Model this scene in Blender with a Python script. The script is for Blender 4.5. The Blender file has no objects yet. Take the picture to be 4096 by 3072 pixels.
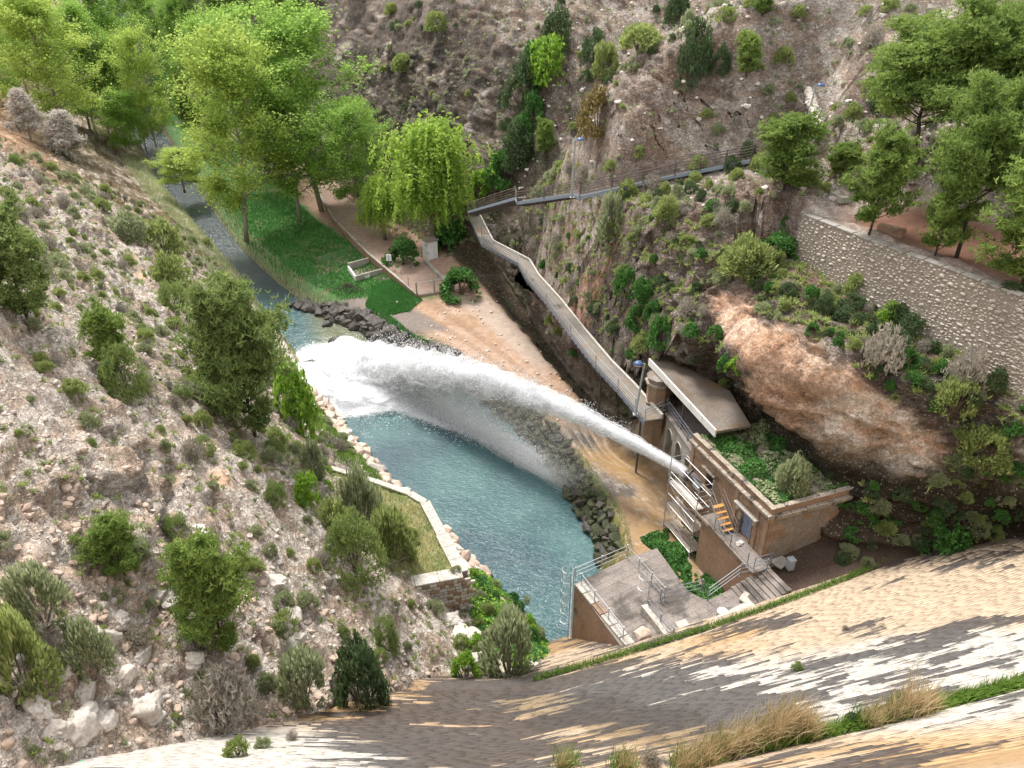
import bpy, bmesh, math, random
import numpy as np
from mathutils import Vector, Matrix
from mathutils.bvhtree import BVHTree

# ------------------------------------------------------------------ camera, sky, sun, exposure
S = bpy.context.scene
COL = S.collection
PITCH = math.radians(29.5); CP, SP = math.cos(PITCH), math.sin(PITCH)
FPX = 3094.0; CAM = Vector((0, 0, 42.0))
cd = bpy.data.cameras.new('camera'); cam = bpy.data.objects.new('camera', cd); COL.objects.link(cam)
cam.location = CAM; cam.rotation_euler = (math.radians(90) - PITCH, 0, 0)
cd.sensor_width = 36.0; cd.lens = 36.0 * FPX / 4096.0; cd.clip_start = 0.3; cd.clip_end = 2000
S.camera = cam
w = bpy.data.worlds.new('World'); S.world = w; w.use_nodes = True
nt = w.node_tree
sky = nt.nodes.new('ShaderNodeTexSky'); sky.sky_type = 'NISHITA'; sky.sun_disc = False
SUN_EL, SUN_AZ = math.radians(58), math.radians(-30)      # azimuth from +Y, clockwise: light comes down the gorge from beyond
sky.sun_elevation = SUN_EL; sky.sun_rotation = SUN_AZ
sky.dust_density = 2.5; sky.air_density = 1.0; sky.ozone_density = 1.0
bg = nt.nodes['Background']; cl_n = nt.nodes.new('ShaderNodeTexNoise'); cl_n.inputs['Scale'].default_value = 1.6; cl_n.inputs['Detail'].default_value = 5
cl_t = nt.nodes.new('ShaderNodeTexCoord'); nt.links.new(cl_t.outputs['Generated'], cl_n.inputs['Vector'])
cl_r = nt.nodes.new('ShaderNodeValToRGB'); cl_r.color_ramp.elements[0].position = .3; cl_r.color_ramp.elements[0].color = (.45, .45, .45, 1); cl_r.color_ramp.elements[1].position = .6; cl_r.color_ramp.elements[1].color = (.85, .85, .85, 1)
nt.links.new(cl_n.outputs['Fac'], cl_r.inputs['Fac'])
cl_m = nt.nodes.new('ShaderNodeMix'); cl_m.data_type = 'RGBA'; cl_m.inputs[7].default_value = (6.6, 6.3, 5.9, 1)      # broken bright cloud over the blue
nt.links.new(cl_r.outputs['Color'], cl_m.inputs[0]); nt.links.new(sky.outputs[0], cl_m.inputs[6]); nt.links.new(cl_m.outputs[2], bg.inputs[0]); bg.inputs[1].default_value = 0.15
sl = bpy.data.lights.new('sun', 'SUN'); sl.energy = 2.6; sl.angle = math.radians(14.0); sl.color = (1.0, 0.95, 0.88)
so = bpy.data.objects.new('sun', sl); COL.objects.link(so)
sd = Vector((math.sin(SUN_AZ) * math.cos(SUN_EL), math.cos(SUN_AZ) * math.cos(SUN_EL), math.sin(SUN_EL)))
so.rotation_euler = sd.to_track_quat('Z', 'Y').to_euler(); so.location = (0, 0, 90)
S.view_settings.view_transform = 'Standard'; S.view_settings.look = 'None'
S.view_settings.exposure = 1.12; S.view_settings.gamma = 1.0
S.render.engine = 'CYCLES'; S.cycles.transparent_max_bounces = 40; S.cycles.max_bounces = 10; S.cycles.diffuse_bounces = 5; S.cycles.transmission_bounces = 8

R = random.Random(7); NR = np.random.RandomState(7)

# ------------------------------------------------------------------ helpers
def ray(px, py):
    u, v = (px - 2048) / FPX, (py - 1536) / FPX
    return Vector((u, CP - v * SP, -(SP + v * CP)))
def P(px, py, z):
    d = ray(px, py); t = (z - CAM.z) / d.z
    return CAM + d * t
def PY(px, py, y):
    d = ray(px, py); return CAM + d * (y / d.y)
def proj(p):
    dx, dy, dz = p[0], p[1], CAM.z - p[2]
    Z = dy * CP + dz * SP
    return 2048 + FPX * dx / Z, 1536 + FPX * (dz * CP - dy * SP) / Z, Z

def hash3(i, j, k, seed):
    n = (i.astype(np.int64) * 374761393 + j.astype(np.int64) * 668265263 + k.astype(np.int64) * 2147483647 + seed * 1274126177) & 0xFFFFFFFF
    n = (n ^ (n >> 13)) * 1274126177 & 0xFFFFFFFF
    n = (n ^ (n >> 16)) & 0xFFFFFFFF
    return n.astype(np.float64) / 4294967295.0
def vnoise(p, scale=1.0, seed=0):
    q = np.asarray(p, float) * scale
    i = np.floor(q).astype(np.int64); f = q - i; f = f * f * (3 - 2 * f)
    r = 0
    for a in (0, 1):
        for b in (0, 1):
            for c in (0, 1):
                wgt = (f[:, 0] if a else 1 - f[:, 0]) * (f[:, 1] if b else 1 - f[:, 1]) * (f[:, 2] if c else 1 - f[:, 2])
                r = r + wgt * hash3(i[:, 0] + a, i[:, 1] + b, i[:, 2] + c, seed)
    return r
def fbm(p, scale=1.0, octs=4, seed=0, gain=0.5):
    r = 0; a = 1; s = 0
    for o in range(octs):
        r = r + a * (vnoise(p, scale * 2.03 ** o, seed + o * 17) * 2 - 1); s += a; a *= gain
    return r / s
def ridged(p, scale=1.0, octs=4, seed=0, gain=0.55):
    r = 0; a = 1; s = 0
    for o in range(octs):
        r = r + a * (1 - np.abs(vnoise(p, scale * 2.1 ** o, seed + o * 31) * 2 - 1) * 2); s += a; a *= gain
    return r / s
def sstep(a, b, x):
    t = np.clip((x - a) / (b - a), 0, 1); return t * t * (3 - 2 * t)

class MB:
    def __init__(s): s.v = []; s.f = []
    def add(s, v, f):
        n = len(s.v); s.v += [tuple(q) for q in v]; s.f += [tuple(i + n for i in q) for q in f]; return s
    def box(s, c, half, X=(1, 0, 0), Y=(0, 1, 0), Zv=(0, 0, 1)):
        c = Vector(c); X = Vector(X) * half[0]; Y = Vector(Y) * half[1]; Zv = Vector(Zv) * half[2]
        vs = [c + X * a + Y * b + Zv * d for d in (-1, 1) for b in (-1, 1) for a in (-1, 1)]
        return s.add(vs, [(0, 2, 3, 1), (4, 5, 7, 6), (0, 1, 5, 4), (2, 6, 7, 3), (0, 4, 6, 2), (1, 3, 7, 5)])
    def beam(s, a, b, w_, h_, up=(0, 0, 1)):
        a, b = Vector(a), Vector(b); d = b - a; L = d.length
        if L < 1e-6: return s
        d /= L; up = Vector(up); sd_ = d.cross(up)
        if sd_.length < 1e-3: sd_ = d.cross(Vector((1, 0, 0)))
        sd_.normalize(); u2 = sd_.cross(d)
        return s.box((a + b) / 2, (L / 2, w_ / 2, h_ / 2), d, sd_, u2)
    def tube(s, pts, r, n=6, r2=None, cap=True):
        pts = [Vector(p) for p in pts]; m = len(pts); rs = []
        base = len(s.v); up = Vector((0, 0, 1)); prev = None
        for i, p in enumerate(pts):
            d = (pts[min(i + 1, m - 1)] - pts[max(i - 1, 0)]).normalized()
            if prev is None:
                a = d.cross(up if abs(d.z) < .95 else Vector((1, 0, 0))).normalized()
            else:
                a = prev - d * prev.dot(d)
                a = a.normalized() if a.length > 1e-5 else d.orthogonal().normalized()
            prev = a; b = d.cross(a)
            rr = r[i] if isinstance(r, (list, tuple)) else (r if r2 is None else r + (r2 - r) * i / (m - 1))
            for k in range(n):
                t = 2 * math.pi * k / n; s.v.append(tuple(p + (a * math.cos(t) + b * math.sin(t)) * rr))
        for i in range(m - 1):
            for k in range(n):
                k2 = (k + 1) % n
                s.f.append((base + i * n + k, base + i * n + k2, base + (i + 1) * n + k2, base + (i + 1) * n + k))
        if cap:
            s.f.append(tuple(base + k for k in reversed(range(n)))); s.f.append(tuple(base + (m - 1) * n + k for k in range(n)))
        return s
    def prism(s, poly, z0, z1):
        """poly: (x,y) ring anticlockwise; z0/z1 numbers"""
        n = len(poly); v = [(p[0], p[1], z0) for p in poly] + [(p[0], p[1], z1) for p in poly]
        f = [tuple(reversed(range(n))), tuple(range(n, 2 * n))] + [(i, (i + 1) % n, n + (i + 1) % n, n + i) for i in range(n)]
        return s.add(v, f)
    def mesh(s, name, mat=None, smooth=False):
        me = bpy.data.meshes.new(name); me.from_pydata(s.v, [], s.f)
        if mat: me.materials.append(mat)
        if smooth: me.polygons.foreach_set('use_smooth', [True] * len(me.polygons))
        me.update(); return me
    def obj(s, name, mat, parent=None, smooth=False, bevel=0, **k):
        return link(name, s.mesh(name, mat, smooth), parent, bevel=bevel, **k)

def link(name, data, parent=None, loc=None, label=None, cat=None, group=None, kind=None, bevel=0, rot=None, scale=None):
    o = bpy.data.objects.new(name, data); COL.objects.link(o)
    if parent is not None: o.parent = parent
    if loc is not None: o.location = loc
    if rot is not None: o.rotation_euler = rot
    if scale is not None: o.scale = scale
    if label: o['label'] = label
    if cat: o['category'] = cat
    if group: o['group'] = group
    if kind: o['kind'] = kind
    if bevel:
        m = o.modifiers.new('bevel', 'BEVEL'); m.width = bevel; m.segments = 1; m.limit_method = 'ANGLE'
    return o
def thing(name, label, cat, loc=(0, 0, 0), group=None, rz=0):
    return link(name, None, None, loc=loc, rot=(0, 0, rz), label=label, cat=cat, group=group)
def np_mesh(name, v, f, mat=None, smooth=False, cols=None):
    """v (n,3), f (m,k) uniform polys"""
    me = bpy.data.meshes.new(name); v = np.asarray(v, np.float32); f = np.asarray(f, np.int32)
    k = f.shape[1]
    me.vertices.add(len(v)); me.vertices.foreach_set('co', v.ravel())
    me.loops.add(f.size); me.loops.foreach_set('vertex_index', f.ravel())
    me.polygons.add(len(f)); me.polygons.foreach_set('loop_start', np.arange(0, f.size, k, dtype=np.int32))
    try: me.polygons.foreach_set('loop_total', np.full(len(f), k, np.int32))
    except Exception: pass
    if smooth: me.polygons.foreach_set('use_smooth', np.ones(len(f), bool))
    me.update(calc_edges=True)
    if cols:
        for nm, c in cols.items():
            c = np.asarray(c, np.float32)
            if c.ndim == 1: c = np.stack([c, c, c], 1)
            if c.shape[1] == 3: c = np.concatenate([c, np.ones((len(c), 1), np.float32)], 1)
            at = me.attributes.new(nm, 'FLOAT_COLOR', 'POINT'); at.data.foreach_set('color', c.astype(np.float32).ravel())
    if mat: me.materials.append(mat)
    return me

# ------------------------------------------------------------------ materials
class N:
    def __init__(s, name):
        s.m = bpy.data.materials.new(name); s.m.use_nodes = True; s.t = s.m.node_tree
        s.b = s.t.nodes['Principled BSDF']; s.out = s.t.nodes['Material Output']
        s.geo = None
    def n(s, typ, **k):
        x = s.t.nodes.new('ShaderNode' + typ)
        for a, b in k.items():
            if a in x.bl_rna.properties.keys(): setattr(x, a, b)
            else: x.inputs[a].default_value = b
        return x
    def l(s, a, b): s.t.links.new(a, b)
    def pos(s):
        if s.geo is None: s.geo = s.n('NewGeometry')
        return s.geo.outputs['Position']
    def noise(s, scale, detail=4, rough=.6, vec=None, dist=0, stretch=None):
        x = s.n('TexNoise'); x.inputs['Scale'].default_value = scale; x.inputs['Detail'].default_value = detail
        x.inputs['Roughness'].default_value = rough; x.inputs['Distortion'].default_value = dist
        v = vec if vec is not None else s.pos()
        if stretch is not None:
            mp = s.n('Mapping'); mp.inputs['Scale'].default_value = stretch[:3]
            if len(stretch) > 3: mp.inputs['Rotation'].default_value = (0, 0, stretch[3])
            s.l(v, mp.inputs['Vector']); v = mp.outputs[0]
        s.l(v, x.inputs['Vector']); return x.outputs['Fac']
    def ramp(s, fac, stops):
        x = s.n('ValToRGB'); e = x.color_ramp.elements
        while len(e) < len(stops): e.new(.5)
        for q, (p, c) in zip(e, stops):
            q.position = p; q.color = (c[0], c[1], c[2], 1) if hasattr(c, '__len__') else (c, c, c, 1)
        s.l(fac, x.inputs['Fac']); return x.outputs['Color']
    def mix(s, fac, a, b, mode='MIX'):
        x = s.n('Mix', data_type='RGBA', blend_type=mode)
        for i, q in ((0, fac), (6, a), (7, b)):
            if isinstance(q, bpy.types.NodeSocket): s.l(q, x.inputs[i])
            elif i == 0: x.inputs[0].default_value = q
            else: x.inputs[i].default_value = (q[0], q[1], q[2], 1)
        return x.outputs[2]
    def math(s, op, a, b=0.0, clamp=False):
        x = s.n('Math', operation=op); x.use_clamp = clamp
        for i, q in enumerate((a, b)):
            if isinstance(q, bpy.types.NodeSocket): s.l(q, x.inputs[i])
            else: x.inputs[i].default_value = q
        return x.outputs[0]
    def attr(s, name):
        x = s.n('Attribute'); x.attribute_name = name; return x
    def bump(s, h, strength=.5, dist=.1):
        x = s.n('Bump'); x.inputs['Strength'].default_value = strength; x.inputs['Distance'].default_value = dist
        s.l(h, x.inputs['Height']); s.l(x.outputs[0], s.b.inputs['Normal']); return x
    def done(s, col=None, rough=.85, metal=0, spec=.3):
        if col is not None:
            if isinstance(col, bpy.types.NodeSocket): s.l(col, s.b.inputs['Base Color'])
            else: s.b.inputs['Base Color'].default_value = (*col[:3], 1)
        if isinstance(rough, bpy.types.NodeSocket): s.l(rough, s.b.inputs['Roughness'])
        else: s.b.inputs['Roughness'].default_value = rough
        s.b.inputs['Metallic'].default_value = metal
        s.b.inputs['Specular IOR Level'].default_value = spec
        return s.m

def m_stone(name, c1, c2, c3, scale=1.5, fine=9.0, rough=.9, bump=.6, bd=.05, rnd=.0, stain=None, stain_th=(.5, .62)):
    """mottled mineral surface: three tones, optional dark stains, optional per-object tone"""
    q = N(name); a = q.noise(scale, 6, .65); b = q.noise(fine, 6, .75)
    col = q.mix(q.ramp(a, [(.35, 0), (.65, 1)]), c1, c2)
    col = q.mix(q.ramp(b, [(.45, 0), (.68, 1)]), col, c3)
    if stain is not None:
        d = q.noise(scale * .45, 7, .7, dist=.4)
        col = q.mix(q.ramp(d, [(stain_th[0], 0), (stain_th[1], 1)]), col, stain)
    if rnd:
        oi = q.n('ObjectInfo'); g = q.ramp(oi.outputs['Random'], [(0, 1 - rnd), (1, 1 + rnd)])
        col = q.mix(1.0, col, g, 'MULTIPLY')
    q.bump(q.math('ADD', b, q.math('MULTIPLY', a, .7)), bump, bd)
    return q.done(col, rough)
def m_plain(name, c, rough=.6, metal=0, var=.25, scale=6, rust=None):
    q = N(name); a = q.noise(scale, 4, .6)
    col = q.mix(a, [x * (1 - var) for x in c], [min(1, x * (1 + var)) for x in c])
    if rust is not None: col = q.mix(q.ramp(q.noise(scale * .5, 6, .7), [(.55, 0), (.66, 1)]), col, rust)
    q.bump(a, .15, .01)
    return q.done(col, rough, metal)
def m_leaf(name, dark, mid, light, trans=.35, rough=.6):
    """leaf: tint attribute per leaf and a slow noise through the crown choose the tone"""
    q = N(name); t = q.attr('tint').outputs['Fac']
    tc = q.n('TexCoord'); big = q.noise(.55, 3, .6, vec=tc.outputs['Object'])
    oi = q.n('ObjectInfo')
    k = q.math('ADD', q.math('MULTIPLY', t, .6), q.math('MULTIPLY', big, .45))
    k = q.math('ADD', k, q.math('MULTIPLY', oi.outputs['Random'], .12))
    col = q.ramp(k, [(.22, dark), (.55, mid), (.9, light)])
    q.l(col, q.b.inputs['Base Color']); q.b.inputs['Roughness'].default_value = rough
    q.b.inputs['Specular IOR Level'].default_value = .25
    tr = q.n('BsdfTranslucent'); tcn = q.mix(.5, col, light); q.l(tcn, tr.inputs['Color'])
    ms = q.n('MixShader'); ms.inputs[0].default_value = trans
    q.l(q.b.outputs[0], ms.inputs[1]); q.l(tr.outputs[0], ms.inputs[2]); q.l(ms.outputs[0], q.out.inputs['Surface'])
    return q.m

M = {}
M['leaf_poplar'] = m_leaf('poplar_leaf', (.08, .17, .03), (.21, .39, .07), (.42, .60, .14), .5)
M['leaf_poplar_yellow'] = m_leaf('yellowish_poplar_leaf', (.13, .21, .03), (.32, .46, .08), (.56, .68, .18), .5)
M['leaf_willow'] = m_leaf('willow_leaf', (.09, .20, .03), (.25, .41, .06), (.44, .58, .12), .5)
M['leaf_dark'] = m_leaf('dark_leaf', (.03, .055, .02), (.065, .11, .045), (.13, .19, .08), .3)
M['leaf_ivy'] = m_leaf('ivy_leaf', (.03, .08, .02), (.06, .17, .035), (.13, .30, .07), .3)
M['leaf_bright'] = m_leaf('bright_leaf', (.08, .18, .025), (.20, .38, .045), (.38, .56, .09), .45)
M['leaf_pine'] = m_leaf('pine_needle', (.06, .115, .035), (.17, .27, .06), (.35, .45, .12), .4)
M['leaf_pine_dull'] = m_leaf('dull_pine_needle', (.07, .11, .04), (.18, .26, .08), (.34, .42, .14), .4)
M['leaf_sage'] = m_leaf('grey_green_leaf', (.15, .18, .10), (.30, .35, .19), (.46, .51, .30), .4)
M['leaf_olive'] = m_leaf('olive_leaf', (.12, .16, .05), (.27, .34, .11), (.43, .50, .19), .4)
M['leaf_brown'] = m_leaf('bronze_leaf', (.09, .07, .02), (.19, .15, .05), (.30, .24, .09), .25)
M['leaf_grey'] = m_leaf('dead_twig', (.20, .18, .15), (.34, .31, .26), (.50, .46, .40), .2)
M['leaf_white_twig'] = m_leaf('bleached_twig', (.34, .31, .27), (.52, .48, .43), (.70, .66, .60), .2)
M['leaf_dry'] = m_leaf('dry_grass', (.22, .15, .07), (.44, .33, .18), (.66, .54, .34), .3)
M['leaf_grass'] = m_leaf('grass_blade', (.04, .10, .015), (.11, .22, .03), (.24, .36, .07), .35)
M['leaf_lawn'] = m_leaf('lawn_blade', (.02, .09, .02), (.05, .19, .04), (.12, .32, .08), .3)
M['bark'] = m_stone('bark', (.10, .08, .06), (.16, .13, .10), (.24, .21, .17), 3, 14)
M['bark_pale'] = m_stone('pale_bark', (.22, .20, .16), (.32, .29, .24), (.42, .39, .33), 3, 14)
M['bark_dark'] = m_stone('dark_bark', (.035, .028, .024), (.06, .05, .04), (.10, .085, .07), 3, 14)
M['rock_pale'] = m_stone('pale_limestone', (.46, .42, .37), (.62, .59, .55), (.33, .28, .24), 1.2, 7, bump=.8, bd=.08, rnd=.18)
M['rock_pink'] = m_stone('pink_limestone', (.50, .38, .30), (.60, .49, .41), (.38, .29, .23), 1.2, 7, bump=.8, bd=.08, rnd=.18)
M['rock_dark'] = m_stone('wet_dark_stone', (.035, .032, .030), (.065, .058, .052), (.11, .098, .085), 2.2, 9, rough=.55, bump=.8, bd=.08, rnd=.3)
M['rock_moss'] = m_stone('mossy_stone', (.03, .035, .02), (.07, .065, .045), (.045, .075, .02), 2.2, 9, rough=.8, bump=.8, bd=.08, rnd=.3)
M['wall_stone'] = m_stone('pale_wall_stone', (.38, .35, .30), (.50, .46, .41), (.27, .24, .20), 3, 12, rnd=.25)
M['mortar'] = m_stone('earth_mortar', (.22, .185, .15), (.31, .265, .225), (.15, .125, .10), 2.0, 10, bump=.9, bd=.06)
M['brown_stone'] = m_stone('weathered_brown_ashlar', (.24, .155, .10), (.33, .225, .155), (.17, .125, .09), 2.2, 10, rnd=.16, stain=(.07, .052, .04), stain_th=(.60, .72))
M['brown_plaster'] = m_stone('brown_plaster', (.26, .155, .095), (.33, .215, .15), (.17, .13, .10), .9, 6, stain=(.06, .05, .04), stain_th=(.56, .68))
M['trim_stone'] = m_stone('lichened_trim', (.30, .25, .2), (.42, .37, .3), (.10, .085, .07), 3, 9, stain=(.05, .045, .04), stain_th=(.52, .62))
M['concrete'] = m_stone('concrete', (.30, .28, .25), (.40, .38, .34), (.22, .2, .18), .9, 8, bump=.3, stain=(.17, .15, .12), stain_th=(.52, .66))
M['concrete_pale'] = m_stone('lichened_concrete', (.40, .38, .34), (.52, .49, .45), (.20, .18, .15), 1.1, 6, bump=.5)
M['concrete_white'] = m_stone('white_concrete', (.62, .62, .60), (.72, .72, .70), (.52, .51, .48), .9, 8, bump=.2)
M['concrete_stained'] = m_stone('rust_stained_concrete', (.17, .135, .10), (.26, .245, .23), (.12, .09, .065), .8, 8, bump=.3, stain=(.30, .18, .085), stain_th=(.52, .66))
M['walk_deck'] = m_stone('worn_walkway_deck', (.17, .155, .135), (.23, .21, .185), (.13, .11, .09), .9, 8, bump=.3, stain=(.20, .125, .065), stain_th=(.54, .68))
M['canopy_roof'] = m_stone('wet_canopy_roof', (.14, .105, .075), (.22, .205, .19), (.10, .08, .06), .35, 6, rough=.45, bump=.2, stain=(.19, .115, .055), stain_th=(.54, .66))
M['slab'] = m_stone('platform_slab', (.20, .17, .15), (.27, .24, .22), (.13, .115, .105), 1.0, 9, bump=.4, rnd=.10, stain=(.09, .08, .072), stain_th=(.5, .62))
M['white_paint'] = m_stone('flaking_white_plaster', (.66, .66, .66), (.76, .76, .75), (.5, .48, .45), 1.2, 8, bump=.3, stain=(.3, .28, .24), stain_th=(.6, .66))
M['steel'] = m_plain('galvanised_steel', (.42, .43, .45), .4, .55)
M['steel_dark'] = m_plain('dark_steel', (.11, .10, .10), .5, .4)
M['steel_blue'] = m_plain('grey_blue_steel', (.24, .29, .36), .5, .2)
M['rail_grey'] = m_plain('rail_paint', (.20, .22, .26), .45, .3)
M['rail_brown'] = m_plain('brown_rail_paint', (.12, .095, .085), .55, .2)
M['door_blue'] = m_plain('grey_blue_paint', (.20, .25, .36), .55, .1, rust=(.12, .1, .1))
M['wood_orange'] = m_plain('orange_wood', (.48, .23, .06), .6, 0, .35, 14)
M['plank'] = m_plain('weathered_plank', (.34, .29, .24), .8, 0, .35, 10, rust=(.2, .11, .05))
M['opening_shade'] = m_plain('painted_opening_shade', (.02, .018, .016), .95)  # near black: shade inside the openings put into the colour
M['lamp_blue'] = m_plain('blue_lamp_dome', (.06, .10, .20), .25, .0, .1)
M['lamp_glass'] = m_plain('lamp_glass', (.62, .58, .50), .3, 0, .05)
M['white_plastic'] = m_plain('white_plastic', (.70, .72, .75), .4, 0, .1)
M['blue_grey_box'] = m_plain('grey_cabinet_paint', (.30, .33, .36), .5, 0, .2)
M['red_paint'] = m_plain('red_plastic', (.55, .08, .05), .5, 0, .1)
M['green_paint'] = m_plain('green_plastic', (.10, .5, .28), .5, 0, .1)
M['mesh_wire'] = m_plain('fence_wire', (.22, .21, .19), .6, .5)
M['yellow_paint'] = m_plain('yellow_lichen_paint', (.55, .42, .08), .7, 0, .2)
# ------------------------------------------------------------------ terrain: cross-sections lofted along the gorge
def T(*pairs):
    ys = np.array([p[0] for p in pairs], float); vs = np.array([p[1:] for p in pairs], float)
    def f(y):
        y = np.asarray(y, float)
        # smoothed piecewise-linear
        acc = 0
        for dy in (-1.2, -.4, .4, 1.2):
            acc = acc + np.stack([np.interp(y + dy, ys, vs[:, k]) for k in range(vs.shape[1])], -1)
        return acc / 4
    return f
ZW = T((8, 8.0), (20, 7), (28, 5.5), (33, 3.0), (36.5, .6), (38, 0), (110, 0.0), (128, .3), (157, .8), (182, 1.2), (260, 3), (320, 4))
XE = T((8, 3), (28, 3), (34, 3), (38, 2.5), (43.2, -1.1), (47, -4), (56.3, -11), (62.3, -15.2), (72.4, -21), (82.5, -26), (92, -32), (107.9, -40.6), (128, -53.5), (157, -72), (182, -85), (230, -112), (300, -150))
XR = T((8, 4), (28, 5), (34, 5), (38, 5), (43, 6.8), (47.9, 6.9), (52, 5.8), (58.7, 3.5), (66, 0), (73, -5), (76, -8.5), (79.5, -12.2), (83.5, -15.5), (87.4, -18.5), (95.8, -27.9), (104.8, -34.5), (117.5, -43), (135, -53), (157, -65), (182, -78), (230, -103), (300, -140))
P8 = T((8, 6, 8), (28, 6, 6), (34, 6.2, 4), (37, 7.0, 2.5), (42, 8.3, 2.5), (46, 8.7, 2.5), (50, 8.0, 2.5), (55, 6.7, 2.5), (63, 4.2, 2.5), (70, -.2, 2.4), (75, -4.2, 2.4), (78, -6.9, 2.3), (84, -12, 2.2), (90.7, -19.1, 2.2), (96, -24.2, 2.0), (105, -33, 1.3), (117.5, -41.5, 1.3), (135, -51.5, 1.8), (157, -63, 2), (182, -76, 2.5), (230, -101, 4), (300, -138, 5))
P7 = T((8, 12, 9), (28, 14, 7), (34, 14.5, 5), (38, 15, 2.5), (44, 14.3, 2.5), (48, 13.2, 2.6), (53, 12.2, 2.7), (55, 10.6, 2.5), (57, 9.0, 2.4), (59, 8.6, 2.3), (63, 7.9, 2.3), (75, 3.9, 2.4), (90, -1.8, 2.5), (97, -5, 3), (104, -9, 3.6), (112, -14, 3.8), (122, -22, 4), (140, -32, 4), (160, -44, 4), (182, -56, 4), (230, -81, 5), (300, -116, 6))
P6 = T((8, 15, 10), (28, 17, 8), (34, 17, 7), (38, 17, 6.5), (44, 17, 7), (48, 16, 8.3), (53, 14.6, 8.4), (56, 12.2, 8.0), (59, 10.0, 4), (63, 9.0, 1.4), (75, 5.0, 1.0), (90, .2, 1.3), (97, -2.5, 3), (104, -6, 5), (112, -10.5, 5.5), (122, -18, 5), (140, -28, 5.5), (160, -40, 6), (182, -52, 6), (230, -77, 7), (300, -112, 8))
P5 = T((8, 40, 14), (28, 40, 10), (34, 39, 8.5), (37.6, 37, 8.2), (38.6, 33, 8), (39.3, 21.8, 7), (41.5, 20.6, 7.3), (43, 20.3, 7.4), (44.5, 20.2, 7.6), (48, 20, 8.7), (53, 19.5, 8.8), (56, 15.5, 8.8), (59, 12, 5), (63, 10.0, 2), (75, 6.6, 1), (90, 2.2, 1.5), (97, -.5, 3), (104, -4, 6), (112, -8, 6), (122, -16, 6), (140, -26, 6), (160, -38, 7), (182, -50, 7), (230, -75, 8), (300, -110, 10))
P4 = T((8, 42, 18), (28, 42, 17), (34, 39, 16.5), (37, 35, 16), (39, 31.2, 16), (40.5, 27.6, 16.3), (42, 24.2, 16.6), (44, 20.8, 17), (45.5, 19.0, 17), (48, 16.9, 17.2), (52, 16.0, 17), (56, 13.4, 15.4), (60, 11.4, 13), (63, 10, 12), (71, 7.2, 12), (78, 4.8, 11), (88, 2.7, 9), (97, 1.2, 8), (104, 0, 10), (112, -3, 14), (122, -12, 16), (140, -22, 17), (160, -33, 17), (182, -46, 17), (230, -70, 18), (300, -105, 20))
P3 = T((8, 44, 20), (28, 43, 19), (34, 40, 18.4), (37, 36, 18.3), (39, 32.5, 18.4), (40.5, 29.5, 18.5), (42, 27.4, 18.7), (45, 24.8, 19.2), (48, 22.6, 19.6), (52, 20.6, 19.9), (56, 18.4, 20.2), (60, 15.5, 19.6), (65, 12.4, 19.8), (71, 8.6, 19.2), (76, 5.6, 18.6), (80, 3.4, 17.6), (84, 1.0, 18), (88, 1.5, 15), (97, 3, 12.5), (104, 4, 15), (112, 3, 22), (122, -4, 26), (140, -16, 28), (160, -25, 28), (230, -60, 28), (300, -95, 30))
P2 = T((8, 46, 25), (34, 42, 23.7), (38, 36, 23.7), (40, 32.9, 23.7), (44.5, 30.0, 23.7), (48, 27.9, 23.8), (52, 25.8, 23.9), (56, 23.6, 24.0), (60, 21.0, 24.3), (65, 17.6, 24.2), (71, 11.8, 22.6), (76, 7.0, 22.8), (81, 4.6, 25.0), (84, 5, 26), (88, 6, 20), (97, 8, 19), (104, 9, 21), (112, 9, 29), (122, 4, 34), (140, -8, 40), (160, -15, 42), (230, -45, 45), (300, -80, 50))
P1 = T((8, 52, 27), (34, 48, 25), (40, 42, 25), (48, 38, 25.0), (56, 33, 25.6), (60, 31, 27), (65, 27.5, 26.5), (69, 25, 27.5), (72, 24, 30.5), (76, 20, 34), (81, 15, 34), (86, 16.5, 34), (90, 16, 29.5), (97, 17, 28), (104, 19, 31), (112, 20, 37), (122, 16, 44), (140, 6, 52), (160, 0, 56), (230, -25, 60), (300, -60, 66))
P0 = T((8, 85, 38), (34, 85, 36), (60, 80, 46), (80, 80, 60), (100, 85, 64), (120, 85, 78), (300, 85, 90))
D14 = T((8, 6, 3.2), (30, 6, 3.0), (36, 6, 2.8), (49, 6, 3.4), (58, 6, 4.6), (90, 6, 4.6), (115, 6, 3.4), (150, 7, 3), (300, 7, 3))
D15 = T((8, 15, 9.6), (28, 15, 9.6), (38, 15, 11.4), (60, 15, 12.5), (90, 15, 12.6), (110, 16, 10), (150, 16, 8), (300, 16, 8))
D16 = T((8, 30, 25), (90, 30, 24), (115, 32, 19), (150, 32, 17), (300, 32, 17))
D17 = T((8, 75, 55), (90, 75, 52), (115, 75, 38), (300, 75, 34))
def section(y):
    """(nrow, 18, 2) x,z"""
    y = np.asarray(y, float); zw = ZW(y)[:, 0]; xe = XE(y)[:, 0]; xr = XR(y)[:, 0]
    pts = [P0(y), P1(y), P2(y), P3(y), P4(y), P5(y), P6(y), P7(y), P8(y)]
    wet = sstep(35, 38, y)
    pts.append(np.stack([xr, zw], -1))
    pts.append(np.stack([xr - .8, zw - 1.0 * wet], -1)); pts.append(np.stack([xe + .8, zw - 1.0 * wet], -1))
    pts.append(np.stack([xe, zw], -1)); pts.append(np.stack([xe - 1.5, zw + 1.3], -1))
    for D in (D14, D15, D16, D17):
        d = D(y); pts.append(np.stack([xe - d[:, 0], zw * .3 + d[:, 1]], -1))
    a = np.stack(pts, 1); a[..., 1] += (np.clip(y - 205, 0, None) * .85)[:, None]; return a
SEG = [50, 60, 34, 48, 46, 18, 14, 46, 14, 3, 6, 3, 8, 30, 62, 84, 60]
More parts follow.
